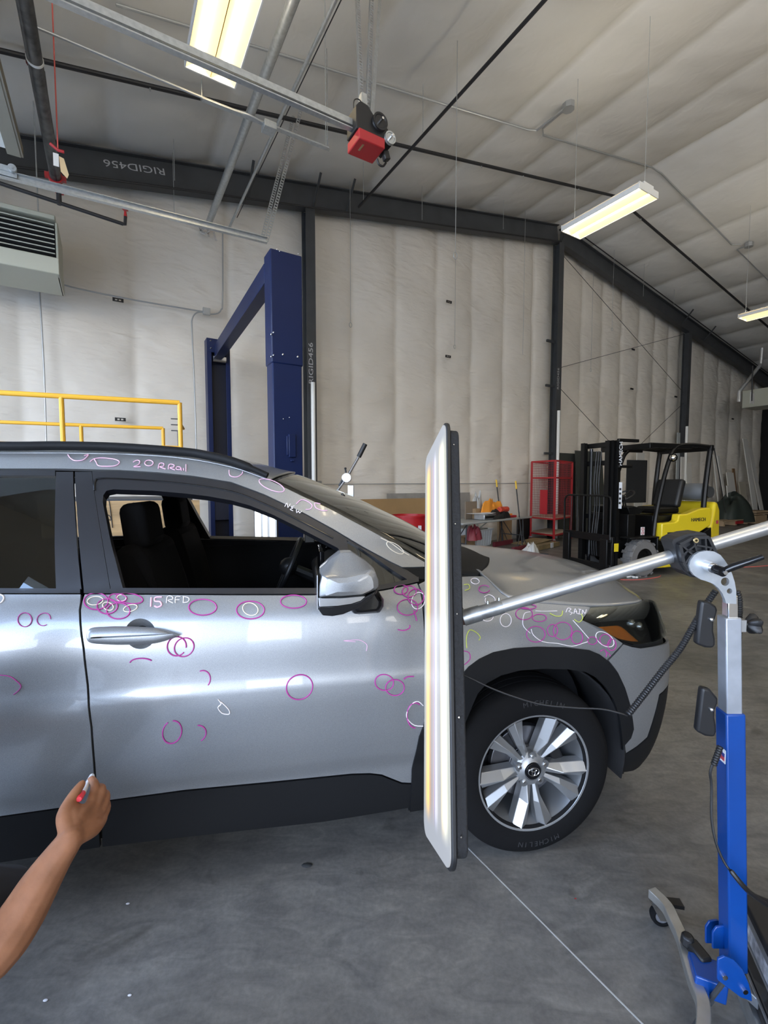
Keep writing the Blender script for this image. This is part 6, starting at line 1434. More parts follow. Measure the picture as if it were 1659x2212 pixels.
railbar([SLp(-2.3, v2, zb0 - .02), SLp(0, v2, zb0 - .02)], 0.018); railbar([SLp(0, 0, zb0), SLp(0, v2, zb0)]); railbar([SLp(0, 0, zb0 + .25), SLp(0, v2 * .5, zb0 + .25)], 0.014)
b = MB(); k = SLp(-.02, 0.05, zb0 + .30)
for z in (0, -.06, -.12): b.tube([k + CZ * z - lf * .07, k + CZ * z + lf * .02], 0.006, 6)
b.tube([k - CZ * .12, k - CZ * .30], 0.014, 8); b.build('gate_latch', M_darksteel, sl)
b = MB(); b.box(SLp(-1.15, v2 / 2, 1.32), (2.4, abs(v2) + .05, 0.07), (lf, ls, CZ)); b.build('platform', M_darksteel, sl)
b = MB(); b.box(SLp(-1.15, v2 / 2, 0.38), (2.2, abs(v2) * .9, 0.35), (lf, ls, CZ)); b.build('chassis', M_yrail, sl, bevel=0.02)
for s in (0, 1):
    for k in range(3):
        b = MB(); z0, z1 = 0.56 + k * .25, 0.56 + (k + 1) * .25
        b.bar(SLp(-2.1, .06 + s * (v2 - .12), z0), SLp(-.2, .06 + s * (v2 - .12), z1), 0.05, 0.07); b.bar(SLp(-.2, .06 + s * (v2 - .12), z0), SLp(-2.1, .06 + s * (v2 - .12), z1), 0.05, 0.07); b.build('scissor_arm', M_yrail, sl)
for u in (-.3, -2.0):
    for v in (0.02, v2 - .02): b = MB(); b.cyl(SLp(u, v - .05, .16), SLp(u, v + .05, .16), 0.16, n=24); b.build('wheel', M_rubber, sl, bevel=0.01)
M_ply = mat('plywood', (0.58, 0.37, 0.17), 0.7, noise=0.35, nscale=2.0, stretch=(1, 1, 9))
q1_ = atY(431, 1080, 4.35); ply_o = Vector((q1_.x, q1_.y, 0))
b = MB(); b.box(ply_o - lf * .70 + CZ * (q1_.z / 2) - ls * .0, (1.40, 0.018, q1_.z), (lf, ls, CZ))
pw = b.build('plywood_sheet', M_ply, origin=ply_o); tag(pw, 'plywood sheet with scribbled marks standing in front of the scissor lift, seen through the car', 'plywood')
M_ink = mat('black_ink', (0.02, 0.02, 0.02), 0.7)
for pts in ([(292, 1090), (288, 1086), (286, 1092), (294, 1094), (300, 1088)], [(232, 1112), (238, 1116), (239, 1124), (232, 1120)], [(228, 1060), (236, 1085), (243, 1140)], [(278, 1126), (274, 1121), (281, 1121)]):
    b = MB(); b.tube(smoothpath([on_plane(x, y, ply_o - ls * 0.011, ls) for x, y in pts], 4), 0.0035, 5); b.build('scribble', M_ink, pw)

# ---------------------------------------------------------------- forklift
FF = Vector((-0.942, -0.336, 0)).normalized(); FL = Vector((-FF.y, FF.x, 0)); FL = FL if FL.y < 0 else -FL
FO0 = floor_at(1392, 1247) + FF * 0.0 - FL * 0.10
def K(x, y, z): return FO0 + FF * x + FL * (y - 0.0) + CZ * z      # x forward, y towards the viewer's side (0 = near tyre face centre line), z up
AX = (FF, FL, CZ)
fk = thing('forklift', 'yellow and black forklift with overhead guard, mast raised upright, parked by the end wall', 'forklift', K(-.6, -.5, 0))
M_fy = mat('forklift_yellow', (0.78, 0.60, 0.02), 0.38, coat=0.3); M_fb = mat('forklift_black', (0.005, 0.005, 0.005), 0.38, spec=0.35); M_grey = mat('worn_tyre', (0.16, 0.155, 0.15), 0.85, bump=0.3, bscale=60)
YF = -1.0          # far side
def kb(nm, c, s, m=M_fb, bevel=0.008, par=None): b = MB(); b.box(K(*c), s, AX); return b.build(nm, m, par or fk, bevel=bevel)
def kt(nm, pts, r, m=M_fb): b = MB(); b.tube([K(*p) for p in pts], r, 10); return b.build(nm, m, fk)
# tyres
def tyre(x, y, r, w, m):
    w_ = bpy.data.objects.new('wheel', None); COL.objects.link(w_); w_.parent = fk; c = K(x, y, r); w_.location = c - parent_loc(fk)
    b = MB(); b.lathe(c, FL, [(-w / 2, r * .55), (-w / 2, r * .9), (-w / 2 + .03, r), (w / 2 - .03, r), (w / 2, r * .9), (w / 2, r * .55)], 36)
    for k in range(14):
        a = 2 * math.pi * k / 14; d = FF * math.cos(a) + CZ * math.sin(a); t_ = -FF * math.sin(a) + CZ * math.cos(a)
        for s in (-1, 1): b.box(c + d * (r - .004) + FL * (s * w * .27) + t_ * (s * .02), (0.05, w * .44, 0.030), (t_, FL, d))
    b.build('tyre', m, w_, smooth=30)
    b = MB(); b.lathe(c, FL, [(-w / 2 + .02, 0), (-w / 2 + .02, r * .56), (w / 2 - .01, r * .56), (w / 2 - .03, r * .46), (w / 2 - .06, r * .42), (w / 2 - .05, r * .2), (w / 2 - .01, r * .18), (w / 2 - .01, 0)], 28); b.build('rim', M_fb, w_, smooth=30)
tyre(0.0, 0.0, 0.30, 0.19, M_grey); tyre(0.0, YF + .10, 0.30, 0.19, M_grey); tyre(-1.42, -0.08, 0.23, 0.16, M_grey); tyre(-1.42, YF + .12, 0.23, 0.16, M_grey)
# mast
zm = atY(1345, 951, K(.35, -.1, 0).y).z
mx = 0.42
for y in (-0.13, YF + .16):
    for dx, dy in ((0, 0), (0.055, -0.05 if y > -.5 else .05), (0.10, -0.09 if y > -.5 else .09)):
        b = MB(); b.box(K(mx + dx, y + dy, zm / 2 + .05), (0.014, 0.085, zm - .1), AX); b.box(K(mx + dx - .04, y + dy, zm / 2 + .05), (0.09, 0.020, zm - .1), AX); b.build('mast_rail', M_fb, fk)
    b = MB(); b.cyl(K(mx - .02, y + (-.16 if y > -.5 else .16), .15), K(mx - .02, y + (-.16 if y > -.5 else .16), zm - .1), 0.028, n=14); b.build('lift_cylinder', M_gloss, fk)
for z in (zm - .05, zm - .35, 0.95): kb('mast_crosshead', (mx - .03, (YF + .03) / 2, z), (0.06, -YF - .3, 0.08))
kb('mast_stop', (mx - .16, -0.06, zm - 0.005), (0.42, .05, .05)); kb('mast_stop', (mx - .10, -0.05, zm - .42), (0.28, .04, .045))
for y in (-.42, -.47, -.52): b = MB(); b.tube(smoothpath([K(mx + .02, y, zm - .15), K(mx + .06, y, 1.5), K(mx + .03, y, 1.15), K(mx + .08, y, .6), K(mx + .06, y, .3)], 5), 0.011, 8); b.build('hydraulic_hose', M_black, fk)
b = MB(); b.tube([K(mx + .05, -.60, zm - .15), K(mx + .05, -.60, .3)], 0.014, 6); b.build('lift_chain', M_darksteel, fk)
# carriage and load guard
cx = 0.62
for z in (0.17, 0.62): kb('carriage_bar', (cx, (YF - .02) / 2, z), (0.04, -YF + .06, 0.10))
for y in (-.00, YF - .02): kb('carriage_plate', (cx - .03, y, 0.39), (0.05, 0.05, 0.55))
kb('carriage_plate', (cx, -0.12, 0.36), (0.06, 0.15, 0.52)); kb('carriage_plate', (cx + .03, YF + .08, 0.36), (0.06, 0.13, 0.60))
zg = atY(1290, 1070, K(cx, -.5, 0).y).z
gp = [K(cx + .02, 0.0, .62), K(cx + .02, 0.0, zg - .08), K(cx + .02, -.02, zg - .02), K(cx + .02, -.08, zg), K(cx + .02, YF + .08, zg), K(cx + .02, YF + .01, zg - .03), K(cx + .02, YF - .02, zg - .09), K(cx + .02, YF - .02, .10)]
b = MB(); b.tube(gp, 0.016, 10); b.build('load_guard', M_fb, fk)
b = MB(); b.bar(K(cx + .02, 0, .68), K(cx + .02, YF, .68), 0.02, 0.03); b.build('load_guard', M_fb, fk)
for k in range(1, 7): kt('guard_bar', [(cx + .02, YF * k / 7, .66), (cx + .02, YF * k / 7, zg)], 0.009)
# cowl, floor, body, seat
kb('front_cowl', (0.12, -.5, 0.78), (0.16, 0.86, 0.45)); kb('floor_plate', (-.15, -.5, 0.52), (0.6, 0.95, 0.08)); kb('frame', (-.35, -.5, 0.42), (1.5, 0.62, 0.30))
b = MB(); b.prism([K(0.10, -.12, 1.0), K(-.10, -.12, 1.0), K(-.22, -.12, 1.08), K(0.02, -.12, 1.14), K(.16, -.12, 1.12)], -FL * .75); b.build('dashboard', M_fb, fk, bevel=0.01)
b = MB(); c = K(-.16, -.5, 1.30); u_ = (FF * .5 + CZ * .85).normalized(); v_ = u_.cross(FL); b.tube([c + (v_ * math.cos(a) + FL * math.sin(a)) * 0.17 for a in [2 * math.pi * i / 28 for i in range(28)]], 0.015, 8, closed=True); b.tube([c, K(.02, -.5, 1.02)], 0.03, 10)
for a in (0, 2.1, 4.2): b.tube([c, c + (v_ * math.cos(a) + FL * math.sin(a)) * 0.16], 0.010, 6)
b.build('steering_wheel', M_black, fk)
kb('fender', (0.02, 0.0, 0.64), (0.62, 0.22, 0.025), bevel=0.01); kb('fender', (-.26, 0.0, 0.54), (0.03, 0.22, 0.22))
side = [(-.36, .86), (-.36, .60), (-.50, .55), (-.92, .55), (-1.50, .80), (-1.50, 1.06), (-1.46, 1.10), (-1.2, 1.08), (-.92, 1.00), (-.74, 1.00), (-.72, .90), (-.66, .87)]
for y in (0.09, YF - .09):
    b = MB(); b.prism([K(x, y, z) for x, z in side], -FL * (0.14 if y > -.5 else -0.14)); o_ = b.build('side_cover', M_fy, fk, bevel=0.02, seg=3)
kb('body_core', (-.95, -.5, 0.72), (1.15, 0.80, 0.50))
b = MB(); b.prism([K(-1.42, 0.08, .18), K(-1.55, 0.08, .18), K(-1.80, 0.02, .25), K(-1.86, 0.0, .60), K(-1.84, .0, 1.05), K(-1.72, .04, 1.20), K(-1.62, .06, 1.18), K(-1.56, .08, .95), K(-1.50, .08, .80)], -FL * 1.14); b.build('counterweight', M_fy, fk, bevel=0.05, seg=3)
b = MB(); b.prism([K(-.95, .085, .52), K(-1.52, .085, .76), K(-1.54, .085, .30), K(-1.0, .085, .34)], -FL * .1); b.build('side_panel', M_fb, fk, bevel=0.01)
b = MB(); b.prism([K(-.32, .06, .12), K(-1.15, .06, .12), K(-1.15, .06, .30), K(-.38, .06, .30)], -FL * .12); b.build('side_step', M_fy, fk, bevel=0.015)
kt('step_bar', [(-.45, .09, .42), (-1.15, .09, .44)], 0.014, M_darksteel)
kb('vent_recess', (-.56, 0.092, 0.66), (0.16, 0.012, 0.10), M_hblack)
b = MB(); b.box(K(-.86, -.42, 1.05), (0.50, 0.46, 0.12), AX); b.build('seat_cushion', M_fb, fk, bevel=0.04, seg=3)
b = MB(); c = K(-1.12, -.42, 1.34); b.box(c, (0.13, 0.50, 0.50), (FF * .97 + CZ * .24, FL, CZ * .97 - FF * .24)); b.build('seat_back', mat('seat_vinyl', (0.016, 0.016, 0.016), 0.45), fk, bevel=0.05, seg=4)
b = MB(); c = K(-1.62, -.5, 1.36); b.tube([c + FL * .44, c + FL * .40, c + FL * .34, c - FL * .34, c - FL * .40, c - FL * .44], [0.06, 0.13, 0.155, 0.155, 0.13, 0.06], 28); b.build('gas_cylinder', mat('tank_grey', (0.17, 0.18, 0.19), 0.45), fk)
b = MB(); c = K(-1.62, -.5, 1.36); b.tube([c + FL * .40, c + FL * .47], 0.10, 20); b.build('cylinder_collar', M_darksteel, fk)
# overhead guard
zq = atY(1425, 956, K(-.2, 0, 0).y).z
def post(pts, w=0.045): b = MB(); P = smoothpath([K(*p) for p in pts], 5); b.tube(P, w, 8); b.build('guard_post', M_fb, fk)
for y in (-0.02, YF + .02):
    post([(-.30, y, .55), (-.34, y, .95), (-.48, y, 1.55), (-.62, y, 1.95), (-.72, y, zq - .08), (-.85, y, zq - .03), (-1.1, y, zq - .01), (-1.50, y, zq - .03)], 0.036)
    post([(-1.44, y, .75), (-1.46, y, 1.3), (-1.52, y, 1.85), (-1.56, y, zq - .05)], 0.042)
for y in (-0.02, YF + .02): kb('guard_beam', (-.62, y, zq - .04), (0.95, .05, .08))
for k in range(7): kb('roof_bar', (-.25 - k * .19, (YF) / 2, zq - .02), (.05, -YF, .04))
kb('roof_beam', (-.16, YF / 2, zq - .05), (.06, -YF + .02, .09)); kb('roof_beam', (-1.56, YF / 2, zq - .05), (.07, -YF + .04, .10))
kt('grab_handle', [(-1.62, .0, zq - .05), (-1.75, .03, 1.6), (-1.92, .04, 1.0)], 0.008)
for y in (0.02, YF + .12):
    b = MB(); c = K(-.60 if y > -.5 else -.20, y + .03, zq - .24); b.lathe(c, FF * .9 + FL * .4, [(-.06, .02), (-.03, .055), (.0, .065), (.015, .065)], 20); b.build('work_light', M_black, fk)
    b = MB(); b.ball(c + (FF * .9 + FL * .4) * .012, 0.055, 16, (1, 1, 1)); b.build('lamp_glass', M_chrome, fk)
kb('operator_screen', (-.95, YF + .05, 1.55), (.5, .02, .8), M_hblack)
for k, (x, z) in enumerate(((.22, 1.30), (.18, 1.24), (.20, 1.18))): kt('control_lever', [(.08, -.22 - .05 * k, 1.10), (x - .06, -.20 - .05 * k, z)], 0.012)
kb('warning_label', (-.02, 0.02, .74), (.085, .004, .13), M_label); kb('warning_label', (mx + .012, -.02, 1.32), (.006, .06, .42), M_label); kb('warning_label', (cx - .07, .045, .50), (.09, .004, .13), M_fy)
for z in (1.42, 1.35, 1.27, 1.2): kb('label_print', (mx + .016, -.02, z), (.006, .04, .035), M_ink)
for z in (.77, .71): b = MB(); c = K(-.02, .025, z); b.tube([c + FF * .022 * math.cos(a) + CZ * .022 * math.sin(a) for a in [2 * math.pi * i / 16 for i in range(16)]], 0.004, 5, closed=True); b.build('label_print', M_red, fk)
kb('flag_sticker', (-1.70, .035, .84), (.11, .004, .06), M_flagr, .001); kb('flag_sticker', (-1.675, .038, .855), (.045, .004, .03), M_flagb, .001)
lettering('HAMECH', 0.085, K(-1.18, 0.098, .90), -FF, CZ, M_ink, fk, sx=1.0); lettering('HAMECH', 0.085, K(mx + .015, -.03, zm - .22), CZ, FF.cross(CZ) * 1.0, mat('decal_white', (.8, .8, .8), .5), fk, sx=1.1)

# ---------------------------------------------------------------- red wire-mesh cart
cw0 = floor_at(1196, 1169); c1_ = floor_at(1141, 1164)
ct = thing('mesh_cart', 'red steel cart with tall wire mesh sides and wooden shelves beside the forklift', 'cart', (cw0 + c1_) / 2)
ca = WW * 0.55 - WN * 0.0; 
def Ct(x, y, Y): return atY(x, y, Y)
Yf, Yn = 12.15, 11.35
cor = [Vector((Ct(1196, 1160, Yn).x, Yn, 0)), Vector((Ct(1146, 1150, Yf - .1).x, Yf - .1, 0)), Vector((Ct(1234, 1150, Yf + .1).x, Yf + .15, 0))]
cor.append(cor[1] + cor[2] - cor[0])
zt1 = atY(1196, 995, Yn).z; zs1 = atY(1196, 1122, Yn).z; zs0 = atY(1196, 1157, Yn).z
for i, c in enumerate(cor): b = MB(); b.bar(c + CZ * .1, c + CZ * zt1, 0.045, 0.045); b.build('corner_post', M_red, ct)
pass
for z in (zt1, zt1 - .42, zs1, zs0):
    for i, j in ((0, 1), (0, 2), (1, 3), (2, 3)): b = MB(); b.bar(cor[i] + CZ * z, cor[j] + CZ * z, 0.035, 0.04); b.build('cross_bar', M_red, ct) if z < zt1 - .1 and z != zt1 - .42 or i != 9 else None
M_mesh = mat('red_mesh_wire', (0.30, 0.02, 0.03), 0.5); M_wood = mat('shelf_board', (0.45, 0.36, 0.27), 0.8)
for i, j in ((0, 1), (0, 2), (2, 3)):
    b = MB(); d = cor[j] - cor[i]; n = 14
    for k in range(1, n): p = cor[i] + d * k / n; b.bar(p + CZ * (zs1 + .02), p + CZ * zt1, 0.006, 0.006)
    m_ = int((zt1 - zs1) / .06)
    for k in range(1, m_): z = zs1 + (zt1 - zs1) * k / m_; b.bar(cor[i] + CZ * z, cor[j] + CZ * z, 0.006, 0.006)
    b.build('mesh_panel', M_mesh, ct)
for z in (zs1 + .02, zs0 + .02): b = MB(); b.prism([c + CZ * z for c in (cor[0], cor[1], cor[3], cor[2])], CZ * .02); b.build('shelf', M_wood, ct)
for c in cor:
    b = MB(); b.lathe(Vector((c.x, c.y, .065)), WN, [(-.018, 0), (-.018, .06), (-.01, .065), (.01, .065), (.018, .06), (.018, 0)], 20); b.build('caster', mat('caster_red', (0.25, 0.05, 0.05), .6), ct); b = MB(); b.box(Vector((c.x, c.y, .11)), (.07, .07, .03)); b.build('caster_plate', M_steel, ct)
b = MB(); p = cor[0].lerp(cor[1], .45) + CZ * (zs1 + .42); d_ = (cor[1] - cor[0]).normalized(); b.box(p, (0.24, .015, .62), (d_, d_.cross(CZ), CZ)); b.build('red_plate', mat('plate_red', (0.5, .02, .03), .5), ct)

# ---------------------------------------------------------------- folding table with clutter
tz = 0.74; tp = [Vector((floor_at(x, 1200).x * 0, 0, 0)) for x in ()]
Tf = atZ(1150, 1110, tz); Tn = atZ(1086, 1124, tz); Tl = atZ(985, 1119, tz)
tw_ = (Tn - Tl).normalized(); TD = Tn - Vector((0, 0, tz)); 
ta = (atZ(1148, 1115, tz) - atZ(1060, 1124, tz)); ta.z = 0; ta.normalize(); td = Vector((-ta.y, ta.x, 0))
T0 = atZ(1060, 1124, tz)
def T(u, v, z=tz): p = T0 + ta * u + td * v; return Vector((p.x, p.y, z))
tb = thing('folding_table', 'grey plastic folding table loaded with tools and papers near the end wall', 'table', T(0, .35, 0))
tlen0, tlen1 = -1.0, (atZ(1150, 1115, tz) - T0).dot(ta)
b = MB(); b.box(T((tlen0 + tlen1) / 2, .36, tz - .022), (tlen1 - tlen0, 0.74, 0.044), (ta, td, CZ)); b.build('table_top', mat('table_grey', (0.36, 0.37, 0.36), .5), tb, bevel=0.015)
for u in (tlen0 + .25, tlen1 - .28):
    for v in (.08, .64): b = MB(); b.tube([T(u, v, tz - .04), T(u + (.05 if u > 0 else -.05), v, .0)], 0.016, 8); b.build('leg', M_darksteel, tb)
    b = MB(); b.tube([T(u, .08, .30), T(u, .64, .30)], 0.012, 8); b.tube([T(u, .36, .30), T(u - (.45 if u > 0 else -.45), .36, tz - .05)], 0.010, 8); b.build('leg_brace', M_darksteel, tb)
zt = tz + 0.002
def onT(x, y, h=0.0): return atZ(x, y, zt + h)
def heap(name, cx_, cy_, rx, ry, h, m, lab, cat, base=zt, seed=1, par=None):
    rnd = random.Random(seed); c = T(cx_, cy_, base); b = MB(); ph = [rnd.uniform(0, 6) for _ in range(6)]
    def fn(i, j):
        a = 2 * math.pi * i; r = 1 - j; k = 1 + .16 * math.sin(3 * a + ph[0]) + .10 * math.sin(7 * a + ph[1]); z = h * (1 - r ** 4.5) * (1 + (.30 * math.sin(a * 2 + ph[2] + r * 4) + .22 * math.sin(5 * a + ph[3] + 6 * r) + .12 * math.sin(9 * a + ph[4])) * min(1, 2.2 * r))
        return c + ta * (rx * r * k * math.cos(a)) + td * (ry * r * k * math.sin(a)) + CZ * (max(0, z) + .002)
    b.grid(fn, 36, 9); b.v += [c + CZ * 0.0]; o = b.build(name, m, origin=c, smooth=50); return tag(o, lab, cat)
M_orange = mat('orange_bag', (0.80, 0.30, 0.03), .6); M_bag = mat('grey_plastic_bag', (0.42, 0.42, 0.40), .35); M_bk = mat('black_bag', (.012, .012, .012), .6); M_paper = mat('paper', (.72, .72, .74), .7); M_card = mat('cardboard', (0.35, 0.235, 0.13), .8, noise=.15, nscale=3)
uo = lambda x: (atZ(x, 1120, tz) - T0).dot(ta)
heap('plastic_bag', uo(1050), .58, .18, .11, .42, M_bag, 'crumpled grey plastic bag standing behind the orange bag on the table', 'bag', seed=3)
heap('orange_bag', uo(1085), .37, .40, .14, .30, M_orange, 'orange tool bag slumped open in the middle of the folding table', 'bag', seed=5)
heap('black_bag', uo(1075), .12, .42, .10, .15, M_bk, 'black bag lying flat in front of the orange bag', 'bag', seed=8)
p = T(uo(1090), .10, zt + .20); b = MB(); b.cyl(p - ta * .16, p + ta * .16, 0.06, n=16); b.cyl(p + ta * .16, p + ta * .20, .035, n=12); tag(b.build('red_spool', mat('orange_red', (.7, .08, .04), .5, noise=.6, nscale=30), origin=p), 'orange-red checked roll resting on the orange bag', 'roll')
b = MB(); p = T(uo(1130), .22, zt + .025); b.box(p, (.50, .30, .05), (ta, td, CZ)); tr_ = b.build('red_tray', M_red, origin=p, bevel=.01); tag(tr_, 'shallow red tray with small parts at the right end of the table', 'tray')
for k in range(6): b = MB(); b.box(p + ta * (-.2 + .08 * k) + td * random.uniform(-.08, .08) + CZ * .04, (.05, .04, .03), (ta, td, CZ)); b.build('small_part', (M_black, M_chrome, M_orange)[k % 3], tr_)
b = MB(); p = T(uo(1012), .20, zt + .06); b.box(p, (.46, .26, .11), (ta, td, CZ)); dr = b.build('steel_case', M_alu, origin=p, bevel=.01); tag(dr, 'small silver metal case at the left of the table under papers', 'case')
b = MB(); b.box(p + td * -.132, (.4, .004, .05), (ta, td, CZ)); b.build('latch', M_black, dr)
for k, (du, dv_, rz) in enumerate(((0.0, .05, .1), (-.12, .1, -.2), (.10, .0, .3))):
    b = MB(); q = p + ta * du + td * dv_ + CZ * (.062 + .008 * k); x = ta * math.cos(rz) + td * math.sin(rz); b.box(q, (.42, .28, .004), (x, CZ.cross(x), CZ)); tag(b.build('paper_sheet', M_paper, origin=q), 'loose white sheet on the silver case, %s of the pile' % ('bottom', 'middle', 'top')[k], 'paper', 'papers on the silver case')
b = MB(); q1, q2 = onT(990, 1095), None; p = T(uo(1002), .52, zt + .19); b.box(p, (.42, .03, .38), ((ta * .99 + CZ * .0).normalized(), td, CZ)); tag(b.build('cardboard_piece', mat('brown_board', (.24, .19, .14), .8), origin=p), 'brown board standing at the back left of the table', 'cardboard')
b = MB(); p = T(uo(1032), .55, zt + .11); b.box(p, (.35, .25, .22), (ta, td, CZ)); tag(b.build('cardboard_box', M_card, origin=p, bevel=.004), 'small cardboard box behind the papers on the table', 'box')
# under and beside the table
def floor_n(x, n): p = on_n(x, 1150, n); return Vector((p.x, p.y, 0))
def tote():
    c = floor_at(1047, 1180); t = thing('storage_tote', 'translucent grey plastic tote full of odds and ends under the table', 'tote', c)
    M_t = mat('tote_plastic', (.72, .74, .74), .35)
    b = MB(); hw, hd, h = .36, .24, .40
    def ringp(s, z): return [c + ta * (sx_ * hw * s) + td * (.24 + sy_ * hd * s) + CZ * z for sx_, sy_ in ((-1, -1), (1, -1), (1, 1), (-1, 1))]
    vs = ringp(.82, 0) + ringp(1, h) + ringp(.94, h) + ringp(.77, .015)
    b.add(vs, [(0, 1, 2, 3)] + [(i, (i + 1) % 4, 4 + (i + 1) % 4, 4 + i) for i in range(4)] + [(4 + i, 4 + (i + 1) % 4, 8 + (i + 1) % 4, 8 + i) for i in range(4)] + [(8 + i, 8 + (i + 1) % 4, 12 + (i + 1) % 4, 12 + i) for i in range(4)] + [(12, 13, 14, 15)]); b.build('tub', M_t, t)
    b = MB()
    for k in range(7): p = c + ta * (hw * .85 * (-1 + k / 3)) - td * .005; b.bar(p + CZ * .02 + td * .035, p + CZ * h * .93, .02, .012, td)
    for i in range(4): v = ringp(1.05, h); b.bar(v[i], v[(i + 1) % 4], .03, .025)
    b.build('rim', M_t, t)
    b = MB(); b.box(c + td * .24 + CZ * .36 + ta * .02, (.5, .3, .12), (ta, td, CZ)); b.bar(c + td * .2 + CZ * .40, c + td * .1 + ta * .4 + CZ * .62, .03, .02); b.bar(c + td * .2 + CZ * .40, c + td * .3 + ta * .1 + CZ * .66, .03, .02); b.build('contents', mat('odds', (.30, .31, .28), .7, noise=.7, nscale=12), t)
tote()
b = MB(); c = floor_n(1090, 8.30); b.box(c + CZ * .29, (.62, .05, .58), (ta, td, CZ)); tag(b.build('cardboard_box', M_card, origin=c), 'flat brown cardboard box standing under the table', 'box')
b = MB(); c = floor_n(1132, 8.42); b.box(c + CZ * .31 - td * .0, (.75, .04, .62), (ta, td, CZ)); tag(b.build('leaning_sheet', M_bk, origin=c, bevel=.02), 'black panel standing between the table and the red cart', 'panel')
c = floor_n(1003, 8.15); b = MB(); b.box(c + CZ * .14, (.45, .3, .28), (ta, td, CZ)); tag(b.build('cardboard_box', M_card, origin=c), 'low cardboard box on the floor left of the grey tote', 'box')
heap('red_bag', uo(1003), .45, .22, .15, .24, mat('pink_bag', (.35, .06, .08), .4), 'reddish plastic bag on the low box at the left under the table', 'bag', base=.285, seed=11)
# push brooms
def broom(hx, hy, tx, ty, lab):
    base = floor_n(hx, 8.05) if hx < 1100 else floor_at(hx, hy); top_Y = base.y + .35; top = atY(tx, ty, top_Y); t = thing('push_broom', lab, 'broom', base)
    d = (top - base - CZ * .1).normalized(); h0 = base + CZ * .12
    b = MB(); b.tube([h0, top], .013, 8); b.build('broom_handle', M_black, t)
    b = MB(); b.tube([top - d * .17, top + d * .02], .02, 8); b.build('handle_tip', mat('tip_yellow', (.85, .55, .05), .5), t)
    b = MB(); b.tube([h0 + d * .35, base + ta * .22 + CZ * .08], .009, 6); b.tube([h0 + d * .35, base - ta * .22 + CZ * .08], .009, 6); b.build('brace', M_darksteel, t)
    b = MB(); b.box(base + CZ * .055, (.85, .07, .11), (ta, td, CZ)); b.build('bristle_head', mat('bristle_red', (.16, .02, .03), .8), t, bevel=.01)
broom(1087, 1168, 1072, 1038, 'left push broom with yellow handle tip leaning beside the table'); broom(1128, 1189, 1114, 1041, 'right push broom with yellow handle tip standing in front of the table')
heap('plastic_wrap', 0, 0, .24, .16, .18, mat('white_film', (.65, .64, .60), .35), 'crumpled white plastic film on the floor by the right broom', 'plastic', base=.0, seed=21).location = floor_at(1147, 1196) 
c = floor_at(1175, 1184); b = MB(); b.box(c + CZ * .06 + WN * .1, (1.05, .45, .10), (ta, td, CZ)); b.box(c + CZ * .13 + td * .3, (1.1, .5, .012), ((ta * .98 + CZ * .04), td, CZ)); fb_ = b.build('flat_carton', mat('worn_carton', (.27, .20, .10), .85, noise=.3, nscale=6), origin=c); tag(fb_, 'flattened worn carton on the floor in front of the red cart', 'cardboard')
b = MB(); b.box(c + CZ * .07 + ta * .12 - td * .14, (.13, .012, .12), (ta, td, CZ)); b.build('white_label', M_paper, fb_)
b = MB(); q = floor_at(1168, 1196); b.bar(q + CZ * .01, floor_at(1184, 1198) + CZ * .01, .03, .02); tag(b.build('scrap_bar', M_darksteel, origin=q), 'short dark rod on the floor beside the plastic film', 'rod')

# ---------------------------------------------------------------- red tub, cardboard sheets
tc_ = atY(884, 1112, 8.7); c = Vector((tc_.x, tc_.y, 0)); zt_ = tc_.z; t = thing('red_tub', 'round red plastic barrel behind the windscreen of the car', 'barrel', c); M_tub = mat('tub_red', (.48, .015, .02), .4); rr_ = .335
b = MB(); b.lathe(c, CZ, [(0, 0), (0, rr_ * .84), (zt_ * .62, rr_ * .92), (zt_ * .64, rr_ * .98), (zt_ - .03, rr_), (zt_ - .03, rr_ * 1.05), (zt_, rr_ * 1.05), (zt_, rr_ * .97), (.03, rr_ * .82), (.03, 0)], 44); b.build('shell', M_tub, t, smooth=30)
for s in (-1, 1): b = MB(); b.box(c + Vector((s * rr_ * 1.08, 0, zt_ - .14)), (.07, .16, .2)); b.build('handle', M_tub, t, bevel=.02)
b = MB(); b.box(c + Vector((.18, -rr_ * .90, zt_ - .22)), (.06, .01, .08)); b.build('white_tag', M_paper, t)
lettering('LABEX', .07, c + Vector((-.09, -rr_ * .975, zt_ - .24)), (1, 0, 0), CZ, M_ink, t)
def sheet(x0, x1, y0, n, m, lab, th=.01, tilt=.12, cat='cardboard', name='cardboard_sheet'):
    p = on_n(x0, y0, n); q = on_n(x1, y0, n); z = p.z; P0 = bw(p.dot(WW), n - .0, z); P1 = bw(q.dot(WW), n, z); b = MB()
    b.prism([P0, P1, P1 - WN * tilt * z - CZ * z, P0 - WN * tilt * z - CZ * z], WN * th); return tag(b.build(name, m, origin=Vector((P0.x, P0.y, 0)) - WN * tilt * z), lab, cat)
sheet(762, 925, 1079, 8.45, mat('tan_board', (.37, .23, .10), .8, noise=.12, nscale=2), 'large tan cardboard sheet leaning on the end wall behind the red barrel')
sheet(836, 1015, 1066, 8.68, mat('grey_board', (.30, .28, .25), .8, noise=.2, nscale=6), 'greyish board leaning on the wall behind the tan cardboard', tilt=.04)
M_dkp = mat('dark_panel', (.045, .05, .045), .55)
sheet(1206, 1243, 978, 8.66, M_dkp, 'dark green panel leaning on the wall behind the mesh cart', tilt=.03, cat='panel', name='leaning_sheet')
sheet(1242, 1300, 973, 8.5, M_dkp, 'dark green panel leaning behind the forklift mast', tilt=.10, cat='panel', name='leaning_sheet')
M_wb = mat('white_board', (.62, .60, .55), .6); M_brn = mat('brown_plank', (.20, .11, .05), .7); M_gl = mat('grey_trim_board', (.35, .37, .37), .5)
